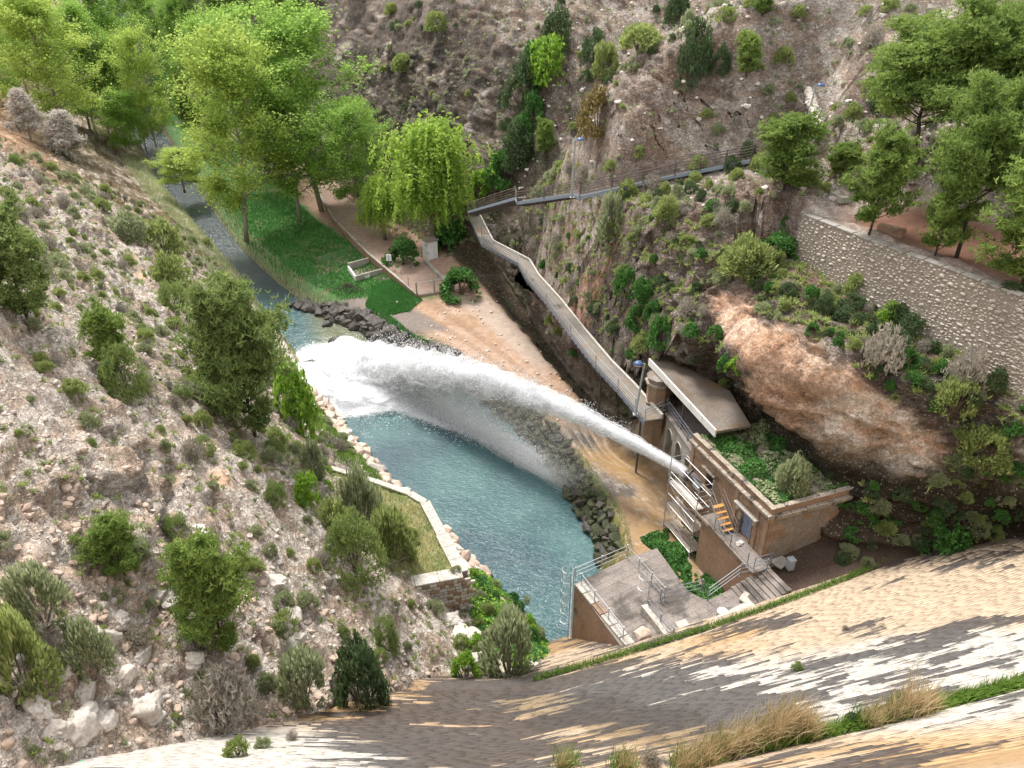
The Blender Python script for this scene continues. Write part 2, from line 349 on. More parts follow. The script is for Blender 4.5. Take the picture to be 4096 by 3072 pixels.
rows = np.concatenate([np.arange(12, 62, .24), np.arange(62, 102, .34), np.arange(102, 150, .65), np.arange(150, 305, 2.2)])
sec = section(rows)
us = []; sem = []
for i, n in enumerate(SEG):
    t = np.arange(n) / n
    us.append(sec[:, i, None, :] * (1 - t)[None, :, None] + sec[:, i + 1, None, :] * t[None, :, None]); sem.append(i + t)
us.append(sec[:, -1:, :]); sem.append(np.array([17.0]))
G = np.concatenate(us, 1); SEM = np.concatenate(sem)
# round the profile a little so that bands do not show as planes
Gs = G.copy()
for _ in range(10):
    Gs[:, 1:-1] = (Gs[:, :-2] + 2 * Gs[:, 1:-1] + Gs[:, 2:]) / 4
nr, ncq = G.shape[:2]
pos = np.stack([Gs[..., 0], np.repeat(rows[:, None], ncq, 1), Gs[..., 1]], -1)
def grid_normals(p):
    du = np.gradient(p, axis=1); dv = np.gradient(p, axis=0)
    n = np.cross(du, dv); n /= np.linalg.norm(n, axis=-1, keepdims=True) + 1e-9
    n *= np.where(n[..., 2:3].mean() < 0, -1, 1); return n
nrm = grid_normals(pos)
sm = np.repeat(SEM[None], nr, 0).ravel(); pf = pos.reshape(-1, 3); nf = nrm.reshape(-1, 3); yy = pf[:, 1]; xx = pf[:, 0]
left = sstep(12.6, 14.2, sm); floor_ = sstep(5.0, 5.3, sm) * (1 - sstep(12.3, 12.9, sm)); cliff = 1 - sstep(4.6, 5.3, sm)
face = sstep(2.2, 3.0, sm) * (1 - sstep(4.8, 5.4, sm))          # the steep rock face itself
ledge = sstep(1.0, 1.3, sm) * (1 - sstep(1.8, 2.1, sm)) * (1 - sstep(55, 60, yy))
big = ridged(pf * [1, 1, .6], .11, 4, 3); med = ridged(pf * [1, 1, 1.0], .45, 4, 11); sml = fbm(pf, 1.9, 3, 23)
wrp = fbm(pf, .22, 3, 71)[:, None] * 2.2
strata = ridged(np.stack([pf[:, 0] * .22 + pf[:, 1] * .12, pf[:, 1] * .22 - pf[:, 0] * .1, pf[:, 2] * 1.15 + pf[:, 0] * .55 + pf[:, 1] * .25], 1) + wrp, .6, 5, 40)
def worley(p, scale, seed):
    q = p * scale; i0 = np.floor(q).astype(np.int64); best = np.full(len(p), 9.); val = np.zeros(len(p))
    for a in (-1, 0, 1):
        for b in (-1, 0, 1):
            for c in (-1, 0, 1):
                i = i0 + np.array([a, b, c]); f = [hash3(i[:, 0], i[:, 1], i[:, 2], seed + k) for k in range(4)]
                d = ((i + np.stack(f[:3], 1) - q) ** 2).sum(1); m = d < best; best = np.where(m, d, best); val = np.where(m, f[3], val)
    return np.sqrt(best), val
wq = pf * [1, 1, 1.5] + wrp * .35
w1, v1_ = worley(wq, .42, 900); w2, v2_ = worley(wq, 1.1, 950)
blocky = (v1_ - .5) * .9 * sstep(.75, .45, w1) + (v2_ - .5) * .42 * sstep(.8, .4, w2) - .12 * w2
crk = np.abs(fbm(pf * [1, 1, .45], .32, 4, 61))
patchy = sstep(.35, .65, fbm(pf, .16, 3, 91) * .5 + .5)
amp = left * (.65 * big + (.35 + 1.15 * patchy) * blocky + (.06 + .08 * patchy) * med + (.12 + .50 * patchy) * strata + (.05 + .1 * patchy) * sml - .3 * patchy * sstep(.05, 0, crk))
amp = amp + cliff * (1 - ledge) * (.70 * big + .7 * blocky + .22 * med + .42 * strata + .16 * sml - .5 * sstep(.08, 0, crk)) * (1 - .15 * face) + face * (yy < 66) * (.55 * blocky + .25 * strata) + face * .7 * (ridged(pf * [1, 1, .35], .3, 3, 77)) 
amp = amp + ledge * .12 * sml + floor_ * .06 * sml + sstep(5.2, 5.6, sm) * (1 - sstep(6.7, 7.0, sm)) * (yy > 57) * (.45 * blocky + .3 * big)
# overhang of the pink bulge
bul = np.exp(-(((yy - 46.5) / 4.5) ** 2 + ((sm - 3.75) / .5) ** 2)); amp = amp + 1.7 * bul - 1.3 * np.exp(-(((yy - 47.5) / 6.5) ** 2 + ((sm - 4.62) / .22) ** 2))
ruts = floor_ * sstep(55, 60, yy) * (1 - sstep(90, 94, yy)) * sstep(7.1, 7.25, sm) * (1 - sstep(7.75, 7.95, sm))
along = (sm - 7) * 9
amp = amp + ruts * (-.09) * sstep(.45, .9, np.sin(along * 3.1 + .5 * fbm(pf, .15, 2, 5)) * .5 + .5) + ruts * .05 * fbm(pf, 3.0, 2, 8)
# outer strip stays put near the water bed
edge0 = sstep(8.7, 9.0, sm) * (1 - sstep(12.0, 12.6, sm)); amp = amp * (1 - .8 * edge0)
amp = amp + cliff * (1 - ledge) * (1 - face) * .5 * patchy * strata
nf2 = nf.copy(); nf2[:, 1] *= np.where(face > .1, 1, .6)
pf2 = pf + nf2 * amp[:, None]
def seg_dist(p, pl):
    best = np.full(len(p), 1e9); zb = np.zeros(len(p)); sd_ = np.zeros(len(p))
    for a, b in zip(pl[:-1], pl[1:]):
        a, b = np.array(a[:]), np.array(b[:]); d = (b - a)[:2]; t = np.clip(((p[:, :2] - a[:2]) @ d) / (d @ d + 1e-9), 0, 1); q = a[:2] + t[:, None] * d; r = np.linalg.norm(p[:, :2] - q, axis=1)
        m = r < best; best = np.where(m, r, best); zb = np.where(m, a[2] + t * (b - a)[2], zb); sd_ = np.where(m, d[0] * (p[:, 1] - a[1]) - d[1] * (p[:, 0] - a[0]), sd_)
    return best, zb, sd_
UPW = [P(1873, 845, 12.0), P(2060, 791, 19.3), P(2069, 810, 19.5), P(2288, 778, 21.2), P(2319, 788, 21.4), P(2700, 702, 23.4), P(3004, 642, 25.4), P(3150, 615, 25.6)]
LOW = [P(a, b, 9.0) for a, b in ((1876, 868), (1927, 975), (2072, 1053), (2104, 1114), (2186, 1209), (2281, 1335), (2382, 1462), (2471, 1557), (2540, 1639), (2578, 1684))]
WALLF = [Vector((20.5, 58.5, 21.3)), Vector((23.9, 51.2, 20.4)), Vector((26.5, 46.3, 19.6)), Vector((28.9, 41.6, 18.9)), Vector((30.0, 39.5, 18.7))]
def carve(p, pl, w_, slope, drop):
    d, z, s_ = seg_dist(p, pl); lim = z - drop + np.clip(d - w_, 0, None) * slope
    return np.where((d < w_ + 5) & (p[:, 2] > lim), lim + .12 * (p[:, 2] - lim).clip(0, 1.5) * sstep(w_, w_ + 1, d), p[:, 2])
msel = sm < 5.5
d, z, s_ = seg_dist(pf2, UPW[:-1]); lim = z - .6 - d * .12; pf2[:, 2] = np.where(msel & (s_ < 0) & (d < 7) & (pf2[:, 0] > 1) & (pf2[:, 2] > lim), lim + .25 * sml, pf2[:, 2])
pf2[:, 2] = np.where(msel, carve(pf2, UPW, 1.5, 2.2, .5), pf2[:, 2])
pf2[:, 2] = np.where(msel & (yy > 56), carve(pf2, LOW, 1.9, 4.0, .6), pf2[:, 2])
d, z, s_ = seg_dist(pf2, WALLF); front = (s_ < 0) if True else 0
# which side faces the pool: smaller x
lim = z - np.clip(d - .6, 0, None) * .30; pf2[:, 2] = np.where(msel & (((s_ < 0) & (d < 3.0)) | (d < 1.7)) & (pf2[:, 2] > lim), lim + .15 * sml, pf2[:, 2])
# deep gully right of the gate, dark hollow behind the house
pos2 = pf2.reshape(nr, ncq, 3); nrm2 = grid_normals(pos2).reshape(-1, 3)

# ---- colour of the ground by place (albedo, with shade of hollows and crevices painted in)
def lerp(a, b, t): return a * (1 - t)[:, None] + np.asarray(b)[None, :] * t[:, None]
n1 = fbm(pf2, .16, 4, 101) * .5 + .5; n2 = fbm(pf2, .6, 4, 102) * .5 + .5; n3 = fbm(pf2, 2.3, 3, 103) * .5 + .5; n4 = fbm(pf2, .07, 3, 104) * .5 + .5
rr = .5 + .9 * (big * .5 + med * .35) ; nz = nrm2[:, 2]
PALE = np.array([.68, .63, .575]); SOIL = np.array([.46, .31, .21]); GREYR = np.array([.38, .345, .31]); MAUVE = np.array([.31, .265, .235]); DARKR = np.array([.10, .085, .072])
PINK = np.array([.72, .52, .40]); PINKW = np.array([.74, .67, .59]); MOSS = np.array([.075, .085, .03]); BROWN = np.array([.17, .12, .085]); RED = np.array([.33, .15, .08])
# left hillside
rk = sstep(.38, .56, n2 * .55 + n1 * .25 + med * .18 + .16)
cl = lerp(np.repeat(SOIL[None], len(pf2), 0), PALE, rk)
cl = lerp(cl, GREYR, sstep(.5, .68, n3) * .45); cl = lerp(cl, PALE * 1.05, (1 - sstep(.50, .72, nz)) * .8)
cl = lerp(cl, RED, sstep(.60, .74, n1) * (1 - rk) * .5)
cl = lerp(cl, [.16, .12, .09], sstep(.03, .0, crk) * .6)  # crevice shade painted into the hillside colour
bank = 1 - sstep(13.3, 14.0, sm); cl = lerp(cl, [.16, .17, .06], bank * sstep(.3, .5, n2) * left)
far_l = sstep(88, 100, yy); cl = lerp(cl, [.26, .22, .13], far_l * sstep(.35, .55, n2))
cl = lerp(cl, [.50, .33, .2], sstep(80, 90, yy) * sstep(15.2, 15.6, sm) * .8)
# right cliffs
cr = np.repeat(MAUVE[None], len(pf2), 0)
cr = lerp(cr, GREYR, sstep(.42, .62, n2)); cr = lerp(cr, PALE, sstep(.56, .70, n1 * .5 + n3 * .5) * .7)
cr = lerp(cr, [.16, .12, .10], sstep(.54, .66, 1 - n2) * .8)
cr = lerp(cr, [.35, .26, .205], sstep(.52, .66, n4 * .5 + (1 - n1) * .5) * .6)
cr = lerp(cr, PALE * .95, sstep(.25, .6, (xx - 16) / 25) * sstep(58, 64, yy) * (1 - sstep(92, 99, yy)) * sstep(.38, .58, n2 * .6 + n1 * .4) * (1 - face) * .85)
low = face * (1 - sstep(3.0, 3.2, sm) * 0)
cr = lerp(cr, DARKR * 1.15, face * sstep(.42, .62, 1 - n1 * .7 - n3 * .3 + .12) * .8)
cr = lerp(cr, MOSS, face * sstep(4.0, 4.6, sm) * sstep(.4, .55, n2) * (1 - sstep(64, 72, yy)) * .85)
streak = fbm(pf2 * [1, 1, .18], .7, 4, 200) * .5 + .5
pinkband = face * sstep(68, 70, yy) * (1 - sstep(80, 84, yy)) * (1 - sstep(4.15, 4.6, sm))
cr = lerp(cr, [.46, .27, .19], pinkband * sstep(.36, .5, streak)); cr = lerp(cr, [.55, .47, .42], pinkband * sstep(.56, .64, streak))
dzz = 42 - pf2[:, 2]; Zq = pf2[:, 1] * CP + dzz * SP; PXq = 2048 + FPX * pf2[:, 0] / Zq + 130 * (n3 - .5) + 60 * (n2 - .5); PYq = 1536 + FPX * (dzz * CP - pf2[:, 1] * SP) / Zq + 130 * (fbm(pf2, 1.6, 3, 333)) * .5
def poly_mask(pg, soft=45.):
    ins = np.zeros(len(PXq), bool); dm = np.full(len(PXq), 1e9)
    for (x1, y1), (x2, y2) in zip(pg, pg[1:] + pg[:1]):
        c = (y1 > PYq) != (y2 > PYq); xi = (x2 - x1) * (PYq - y1) / (y2 - y1 + 1e-9) + x1; ins ^= c & (PXq < xi)
        t = np.clip(((PXq - x1) * (x2 - x1) + (PYq - y1) * (y2 - y1)) / ((x2 - x1) ** 2 + (y2 - y1) ** 2), 0, 1); dm = np.minimum(dm, np.hypot(PXq - x1 - t * (x2 - x1), PYq - y1 - t * (y2 - y1)))
    return sstep(-soft, soft, np.where(ins, dm, -dm))
near = (yy < 66) & (yy > 30)
rib = sstep(.1, .6, ridged(np.stack([pf2[:, 0] * .9 + pf2[:, 1] * .5, pf2[:, 1] * .5 - pf2[:, 0] * .2, pf2[:, 2] * 1.2], 1), .5, 5, 808))
mp_ = poly_mask([(2830, 1180), (2960, 1160), (3060, 1300), (3200, 1330), (3330, 1440), (3480, 1560), (3640, 1680), (3760, 1760), (3720, 1880), (3560, 1930), (3360, 1870), (3150, 1760), (3030, 1700), (2980, 1600), (2990, 1480), (2880, 1330)], 30) * near * cliff
cr = lerp(cr, PINK, mp_); cr = lerp(cr, PINKW, mp_ * sstep(3150, 3350, PXq + 200 * (n2 - .5)) * sstep(.35, .5, n2 * .5 + n3 * .5)); cr = lerp(cr, [.52, .32, .20], mp_ * sstep(.56, .70, n1) * .5)
cr = lerp(cr, [.24, .115, .08], sstep(1.9, 2.2, sm) * (1 - sstep(2.9, 3.3, sm)) * (1 - sstep(50, 58, yy)) * sstep(.48, .6, n3) * .9)
cr = lerp(cr, [.15, .075, .05], ledge)
cr = lerp(cr, [.07, .05, .04], (sstep(4.35, 4.7, sm) * (1 - sstep(57, 60, yy))) * sstep(.35, .5, n3 * .5 + n2 * .5))  # shade of the undercut painted onto the cliff foot
cr = lerp(cr, [.06, .06, .03], (sstep(4.2, 4.5, sm) * (1 - sstep(46, 47, yy))) * .85)  # dark moss tone, deepened in colour for shade in the hollow
cr = lerp(cr, [.07, .07, .04], sstep(85, 90, yy) * (1 - sstep(106, 112, yy)) * sstep(1.6, 2.2, sm) * sstep(.4, .5, n2))      # green gully
cr = lerp(cr, [.07, .062, .052], sstep(112, 120, yy) * face * sstep(.45, .6, streak))                                             # dark left end of the far hill
cr = lerp(cr, MAUVE * 1.25, poly_mask([(2300, 850), (3100, 850), (3100, 1150), (2900, 1200), (2300, 1300)], 60) * near * sstep(.4, .6, n2) * .6)
cr = lerp(cr, PALE * .92, rib * (1 - face) * (1 - ledge) * .45 * sstep(.4, .55, n1))
cr = lerp(cr, [.05, .042, .03], sstep(4.3, 4.6, sm + .2 * (n2 - .5)) * (1 - sstep(55, 59, yy)) * .9)  # undercut shade behind the house painted over the rock tone
# floor
cf = np.repeat(np.array([[.22, .17, .11]]), len(pf2), 0)
cf = lerp(cf, [.10, .085, .055], sstep(.5, .6, n2))
side = sstep(6.7, 7.0, sm)
road = side * sstep(54, 60, yy) * (1 - sstep(150, 160, yy)) * (1 - sstep(7.85, 7.98, sm)) 
cf = lerp(cf, [.33, .225, .16], road); cf = lerp(cf, [.40, .31, .25], road * sstep(.55, .66, n3) * .6); cf = lerp(cf, [.27, .17, .10], road * sstep(.5, .62, n2) * .7); cf = lerp(cf, [.20, .135, .09], road * sstep(.35, .9, np.sin(along * 3.1 + 1.2 + .8 * fbm(pf, .15, 2, 5)) * .5 + .5) * sstep(7.2, 7.35, sm) * .55)
cf = lerp(cf, [.33, .28, .24], .7 * road * (1 - sstep(7.2, 7.32, sm)) * sstep(70, 76, yy) * (1 - sstep(90, 95, yy)))
cf = lerp(cf, [.30, .20, .15], road * sstep(93, 95, yy))
apr = side * sstep(38, 42, yy) * (1 - sstep(61, 65, yy + 2 * n2))
st = fbm(pf2 * [1, .5, 1], .5, 5, 300) * .5 + .5
ca = np.repeat(np.array([[.20, .135, .075]]), len(pf2), 0); ca = lerp(ca, [.25, .16, .07], sstep(.46, .58, st) * sstep(.3, .5, n1)); ca = lerp(ca, [.08, .065, .055], sstep(.52, .62, 1 - st) * sstep(47, 50, yy)); ca = lerp(ca, [.40, .36, .29], sstep(.62, .7, n3) * .4)
cf = cf * (1 - apr)[:, None] + ca * apr[:, None]
lawnm = sstep(91.5, 93.5, yy + 2 * (n2 - .5)) * sstep(7.35, 7.42, sm + .12 * (n2 - .5))
lawnm = lawnm * (1 - sstep(8.5, 8.8, sm))
cf = lerp(cf, [.055, .14, .035], lawnm * sstep(.25, .4, n2)); cf = lerp(cf, [.16, .14, .06], lawnm * sstep(.62, .7, n1) * .7)
cf = lerp(cf, [.15, .11, .09], sstep(93, 94, yy) * (1 - sstep(103, 105, yy)) * sstep(7.25, 7.3, sm) * (1 - sstep(7.55, 7.62, sm)))
cf = lerp(cf, [.16, .135, .12], sstep(82, 84, yy) * (1 - sstep(92.5, 94, yy)) * sstep(7.62, 7.72, sm))
cf = lerp(cf, [.06, .07, .03], sstep(8.3, 8.7, sm) * (1 - sstep(9, 9.2, sm)) * .7)
cf = lerp(cf, [.05, .10, .09], sstep(9.0, 9.3, sm) * (1 - sstep(11.8, 12, sm)))
cf = lerp(cf, [.085, .06, .04], (1 - sstep(6.5, 7.05, sm + .25 * (n2 - .5))) * sstep(57, 60, yy)); cf = lerp(cf, [.05, .065, .025], (1 - sstep(6.3, 6.9, sm)) * sstep(57, 60, yy) * sstep(.5, .6, n3)); cf = lerp(cf, [.24, .19, .14], (1 - sstep(6.5, 6.9, sm)) * (1 - sstep(57, 60, yy)) * sstep(46, 48, yy))
cf = lerp(cf, [.06, .04, .03], (1 - sstep(6.6, 6.9, sm)) * (1 - sstep(44, 47, yy)))  # floor of the hollow darkened in colour as if shaded
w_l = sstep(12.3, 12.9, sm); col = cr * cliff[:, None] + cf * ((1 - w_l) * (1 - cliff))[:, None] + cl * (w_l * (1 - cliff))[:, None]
low_bank = sstep(5.0, 5.4, sm) * (1 - sstep(6.7, 7.0, sm)) * (yy > 57)
rockm = np.clip(low_bank * .8 + cliff * (1 - ledge) * .9 + left * (.35 + .6 * rk) + .08 * floor_, 0, 1)
wetm = np.clip(apr * .9 + sstep(8.0, 8.8, sm) * (1 - sstep(12.2, 12.9, sm)) + face * sstep(4.5, 4.9, sm) * .6, 0, 1)

def terrain_mat():
    q = N('ground_rock_and_soil'); c = q.attr('col').outputs['Color']; g = q.attr('gp')
    sp = q.n('SeparateColor'); q.l(g.outputs['Color'], sp.inputs[0]); rk_, wt, ck_ = sp.outputs[0], sp.outputs[1], sp.outputs[2]
    f1 = q.noise(5.5, 6, .78, dist=.8); f2 = q.noise(1.3, 6, .75, dist=.5); f3 = q.noise(16, 3, .7)
    vo = q.n('TexVoronoi'); vo.inputs['Scale'].default_value = 2.6; vo.feature = 'F1'
    wv = q.n('Mix', data_type='VECTOR'); wv.inputs[0].default_value = .22; nx = q.n('TexNoise'); nx.inputs['Scale'].default_value = 2.5; nx.inputs['Detail'].default_value = 4
    q.l(q.pos(), nx.inputs['Vector']); q.l(q.pos(), wv.inputs[4]); q.l(nx.outputs['Color'], wv.inputs[5]); q.l(wv.outputs[1], vo.inputs['Vector'])
    vo2 = q.n('TexVoronoi'); vo2.inputs['Scale'].default_value = 6.0; q.l(q.pos(), vo2.inputs['Vector'])
    # dark crevices and bright facets: shade and light painted into the stone tone
    lo = q.mix(1, c, q.ramp(f1, [(.34, (.42, .39, .37)), (.45, (.92, .90, .88)), (.60, (1.38, 1.38, 1.37))]), 'MULTIPLY')
    lo = q.mix(1, lo, q.ramp(f2, [(.34, (.66, .62, .60)), (.52, 1.0), (.66, (1.22, 1.22, 1.22))]), 'MULTIPLY')
    cell = q.n('SeparateColor'); q.l(vo2.outputs['Color'], cell.inputs[0])
    peb = q.mix(q.math('MULTIPLY', q.ramp(cell.outputs[0], [(.62, 0), (.7, 1)]), q.ramp(vo2.outputs['Distance'], [(.25, 1), (.42, 0)])), lo, q.mix(.6, lo, (.62, .57, .52)))
    def crease(scale, width, vec, dist=.6):
        n_ = q.noise(scale, 5, .62, dist=dist, stretch=vec); d_ = q.math('ABSOLUTE', q.math('SUBTRACT', n_, .5)); return q.ramp(d_, [(.0, 1), (width, 0)])
    c1_ = crease(.75, .022, (1, 1, 1.8)); c2_ = crease(2.1, .035, (1.0, .8, 1.9)); c3_ = crease(5.0, .05, (1, 1, 1.5), .3)
    gate = q.ramp(q.noise(.35, 4, .7), [(.42, .25), (.58, 1)])
    crk_ = q.math('MAXIMUM', q.math('MULTIPLY', c1_, .9), q.math('MAXIMUM', q.math('MULTIPLY', c2_, q.math('MULTIPLY', gate, .85)), q.math('MULTIPLY', c3_, .45)))
    crk_ = q.math('MULTIPLY', crk_, ck_)
    oc_ = q.noise(.42, 9, .74, dist=.5, stretch=(1, 1, 1.6)); ocm = q.ramp(oc_, [(.455, (1.08, .93, .81)), (.50, (1.10, 1.06, 1.02)), (.54, (1.36, 1.35, 1.35))])
    peb = q.mix(1, peb, ocm, 'MULTIPLY')
    hi_ = q.noise(3.6, 6, .8, dist=.4, stretch=(1, 1, 1.6)); peb = q.mix(1, peb, q.ramp(hi_, [(.36, (.55, .53, .51)), (.45, (1.0, .99, .98)), (.56, (1.10, 1.10, 1.10)), (.64, (1.42, 1.42, 1.42))]), 'MULTIPLY')
    peb = q.mix(crk_, peb, q.mix(1, c, (.25, .21, .185), 'MULTIPLY'))  # creases darkened in colour the way shade would leave them
    soft = q.mix(1, c, q.ramp(f2, [(.3, .78), (.7, 1.2)]), 'MULTIPLY'); soft = q.mix(1, soft, q.ramp(f1, [(.3, .85), (.7, 1.15)]), 'MULTIPLY')
    colr = q.mix(rk_, soft, peb)
    hgt = q.math('ADD', q.math('MULTIPLY', f1, 1.0), q.math('MULTIPLY', vo.outputs['Distance'], .9)); hgt = q.math('ADD', hgt, q.math('MULTIPLY', f3, .35)); hgt = q.math('ADD', hgt, q.math('MULTIPLY', f2, 1.2)); hgt = q.math('SUBTRACT', hgt, q.math('MULTIPLY', crk_, 1.0))
    b = q.bump(hgt, .5, .32); q.l(q.math('ADD', q.math('MULTIPLY', rk_, .85), .12), b.inputs['Strength'])
    rough = q.math('SUBTRACT', .93, q.math('MULTIPLY', wt, .55))
    return q.done(colr, rough, spec=.35)
TM = terrain_mat(); M['terrain'] = TM

idx = np.arange(nr * ncq).reshape(nr, ncq)
F = np.stack([idx[:-1, :-1], idx[1:, :-1], idx[1:, 1:], idx[:-1, 1:]], -1)      # rows x cols x 4
fy = (rows[:-1] + rows[1:]) / 2; fs = (SEM[:-1] + SEM[1:]) / 2
FY, FS = np.meshgrid(fy, fs, indexing='ij')
jit = .12 * (fbm(np.stack([FY.ravel(), FS.ravel() * 9, 0 * FY.ravel()], 1), .4, 3, 9)).reshape(FY.shape)
reg = np.full(FY.shape, 0)
reg[FS < 5.25] = 1                                        # cliff
reg[(FS < 5.25) & (FY > 97)] = 2                          # far hill
reg[(FS >= 5.25) & (FS < 9)] = 3                          # valley floor
reg[(FS >= 7.0) & (FS < 7.9 + jit) & (FY > 61 + 8 * jit) & (FY < 93)] = 4     # dirt road
reg[(FS >= 7.0) & (FS < 7.98) & (FY > 40) & (FY <= 61 + 8 * jit)] = 5      # apron
reg[(FY > 93.5) & (FS > 7.45 + jit) & (FS < 8.6)] = 6     # lawn
reg[(FS >= 9) & (FS < 12)] = 7                            # river bed
reg[FS >= 12] = 8                                         # left hillside
names = {1: 'cliff', 2: 'far_hillside', 3: 'valley_floor', 4: 'dirt_road', 5: 'concrete_apron', 6: 'lawn', 7: 'river_bed', 8: 'hillside'}
allc = np.concatenate([col, np.ones((len(col), 1))], 1); crackm = np.clip(rockm * (1 - .45 * mp_), 0, 1); gp = np.stack([rockm, wetm, crackm], 1)
for k, nm in names.items():
    fsel = F[reg == k]
    used, inv = np.unique(fsel, return_inverse=True)
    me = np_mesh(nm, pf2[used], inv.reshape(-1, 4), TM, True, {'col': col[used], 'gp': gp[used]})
    link(nm, me, kind='structure')
tv = pf2; tfac = F.reshape(-1, 4)
BV = BVHTree.FromPolygons([tuple(v) for v in tv], [tuple(int(i) for i in f) for f in tfac])
def hit(px, py):
    d = ray(px, py).normalized(); r = BV.ray_cast(CAM, d, 600)
    return r[0], r[1]
def ground(x, y, z=200, zmin=-50):
    r = BV.ray_cast(Vector((x, y, z)), Vector((0, 0, -1)), 400)
    return r[0].z if r[0] is not None else 0.0
def gnormal(x, y):
    r = BV.ray_cast(Vector((x, y, 200)), Vector((0, 0, -1)), 400)
    n = r[1]; return n if n.z > 0 else -n
# ------------------------------------------------------------------ water
def water_mat():
    q = N('pool_and_stream_water'); a = q.attr('wm'); sp = q.n('SeparateColor'); q.l(a.outputs['Color'], sp.inputs[0])
    foam, shallow, rip = sp.outputs[0], sp.outputs[1], sp.outputs[2]
    r1 = q.noise(2.3, 4, .6, stretch=(1.0, 1.9, 1, .75), dist=.6); r2 = q.noise(.8, 3, .6, stretch=(1, 1.7, 1, .75)); r3 = q.noise(9, 3, .6)
    base = q.mix(q.ramp(q.noise(.12, 3, .5), [(.35, 0), (.65, 1)]), (.030, .066, .082), (.058, .125, .128))
    base = q.mix(shallow, base, (.11, .12, .07))
    base = q.mix(q.math('MULTIPLY', q.ramp(r1, [(.5, 0), (.75, 1)]), .35), base, (.17, .26, .27))
    fo = q.noise(1.6, 7, .75, dist=1.6)
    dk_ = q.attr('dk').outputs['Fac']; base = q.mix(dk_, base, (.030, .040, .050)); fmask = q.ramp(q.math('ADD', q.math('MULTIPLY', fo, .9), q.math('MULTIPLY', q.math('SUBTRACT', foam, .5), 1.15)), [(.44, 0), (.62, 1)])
    col = q.mix(fmask, base, (.86, .88, .90))
    h = q.math('ADD', q.math('ADD', q.math('MULTIPLY', r1, .7), q.math('MULTIPLY', r2, .8)), q.math('MULTIPLY', r3, .15))
    b = q.bump(h, .6, .22); q.l(q.math('ADD', q.math('MULTIPLY', rip, .45), .35), b.inputs['Strength'])
    rough = q.math('ADD', q.math('MULTIPLY', fmask, .55), .07)
    q.b.inputs['IOR'].default_value = 1.33
    return q.done(col, rough, spec=.5)
M['water'] = water_mat()
wy = np.concatenate([np.arange(35, 100, .35), np.arange(100, 215, 1.0)]); wn = 70
xa = XE(wy)[:, 0] - 1.6; xb = XR(wy)[:, 0] + 1.6; tt = np.linspace(0, 1, wn)
WX = xa[:, None] * (1 - tt) + xb[:, None] * tt; WY_ = np.repeat(wy[:, None], wn, 1)
wz = np.where(wy > 38, ZW(wy)[:, 0], 0.0); WZ = np.repeat(wz[:, None], wn, 1)
wp = np.stack([WX, WY_, WZ], -1).reshape(-1, 3)
LAND = np.array([-18.5, 78.0])
foam = 1.5 * np.exp(-(((wp[:, 0] + 17.3) / 8.0) ** 2 + ((wp[:, 1] - 75.2) / 7.5) ** 2))
foam = np.maximum(foam, .80 * np.exp(-(((wp[:, 0] + 22.5) / 6) ** 2 + ((wp[:, 1] - 80) / 7) ** 2)))
# churned band under the falling spray
A_, B_ = np.array([3.2, 58.9]), np.array([-17.0, 75.0]); d_ = B_ - A_; tq = np.clip(((wp[:, :2] - A_) @ d_) / (d_ @ d_), 0, 1)
dist = np.linalg.norm(wp[:, :2] - (A_ + tq[:, None] * d_), axis=1)
foam = np.maximum(foam, (.50 + .6 * tq) * np.exp(-(dist / (.9 + 2.6 * tq)) ** 2))
foam = np.maximum(foam, .40 * sstep(98, 118, wp[:, 1]) * (.6 + .8 * fbm(wp, .25, 3, 5)))
wp[:, 2] += np.where(wp[:, 1] < 100, .05 * fbm(wp, .7, 3, 44) + foam * .35 * fbm(wp, .9, 3, 45), .06 * fbm(wp, .6, 3, 46))
shal = sstep(80, 84, wp[:, 1]) * (1 - sstep(96, 106, wp[:, 1])) * sstep(-25.5, -21.5, wp[:, 0] + .35 * (wp[:, 1] - 84))
shal = np.maximum(shal, .12 * sstep(98, 112, wp[:, 1]))
wm = np.stack([np.clip(foam, 0, 1.2), shal, .4 + .6 * sstep(40, 60, wp[:, 1])], 1)
wi = np.arange(len(wy) * wn).reshape(len(wy), wn)
wf = np.stack([wi[:-1, :-1], wi[:-1, 1:], wi[1:, 1:], wi[1:, :-1]], -1).reshape(-1, 4)
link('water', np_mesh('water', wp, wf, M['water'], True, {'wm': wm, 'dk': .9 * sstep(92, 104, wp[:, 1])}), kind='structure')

# ------------------------------------------------------------------ the jet of water from the bottom outlet
def m_spray(name, alpha, c=(.93, .95, .98)):
    q = N(name); tr = q.n('BsdfTranslucent'); tr.inputs['Color'].default_value = (*c, 1)
    q.b.inputs['Base Color'].default_value = (*c, 1); q.b.inputs['Roughness'].default_value = .5
    ms = q.n('MixShader'); ms.inputs[0].default_value = .45; q.l(q.b.outputs[0], ms.inputs[1]); q.l(tr.outputs[0], ms.inputs[2])
    tp = q.n('BsdfTransparent'); m2 = q.n('MixShader'); m2.inputs[0].default_value = alpha
    q.l(tp.outputs[0], m2.inputs[1]); q.l(ms.outputs[0], m2.inputs[2]); q.l(m2.outputs[0], q.out.inputs['Surface'])
    return q.m
M['spray'] = m_spray('water_spray', .8); M['mist'] = m_spray('fine_spray', .30)
J0 = np.array([13.0, 47.0, 7.8]); J1 = np.array([-16.2, 76.6, 0.0])
def jet_at(t):
    h = J0[None, :2] * (1 - t)[:, None] + J1[None, :2] * t[:, None]
    z = 7.8 + 4.6 * t - 12.4 * t * t
    return np.stack([h[:, 0], h[:, 1], z], 1)
jd = (J1 - J0)[:2] / np.linalg.norm((J1 - J0)[:2]); jn = np.array([jd[1], -jd[0]])
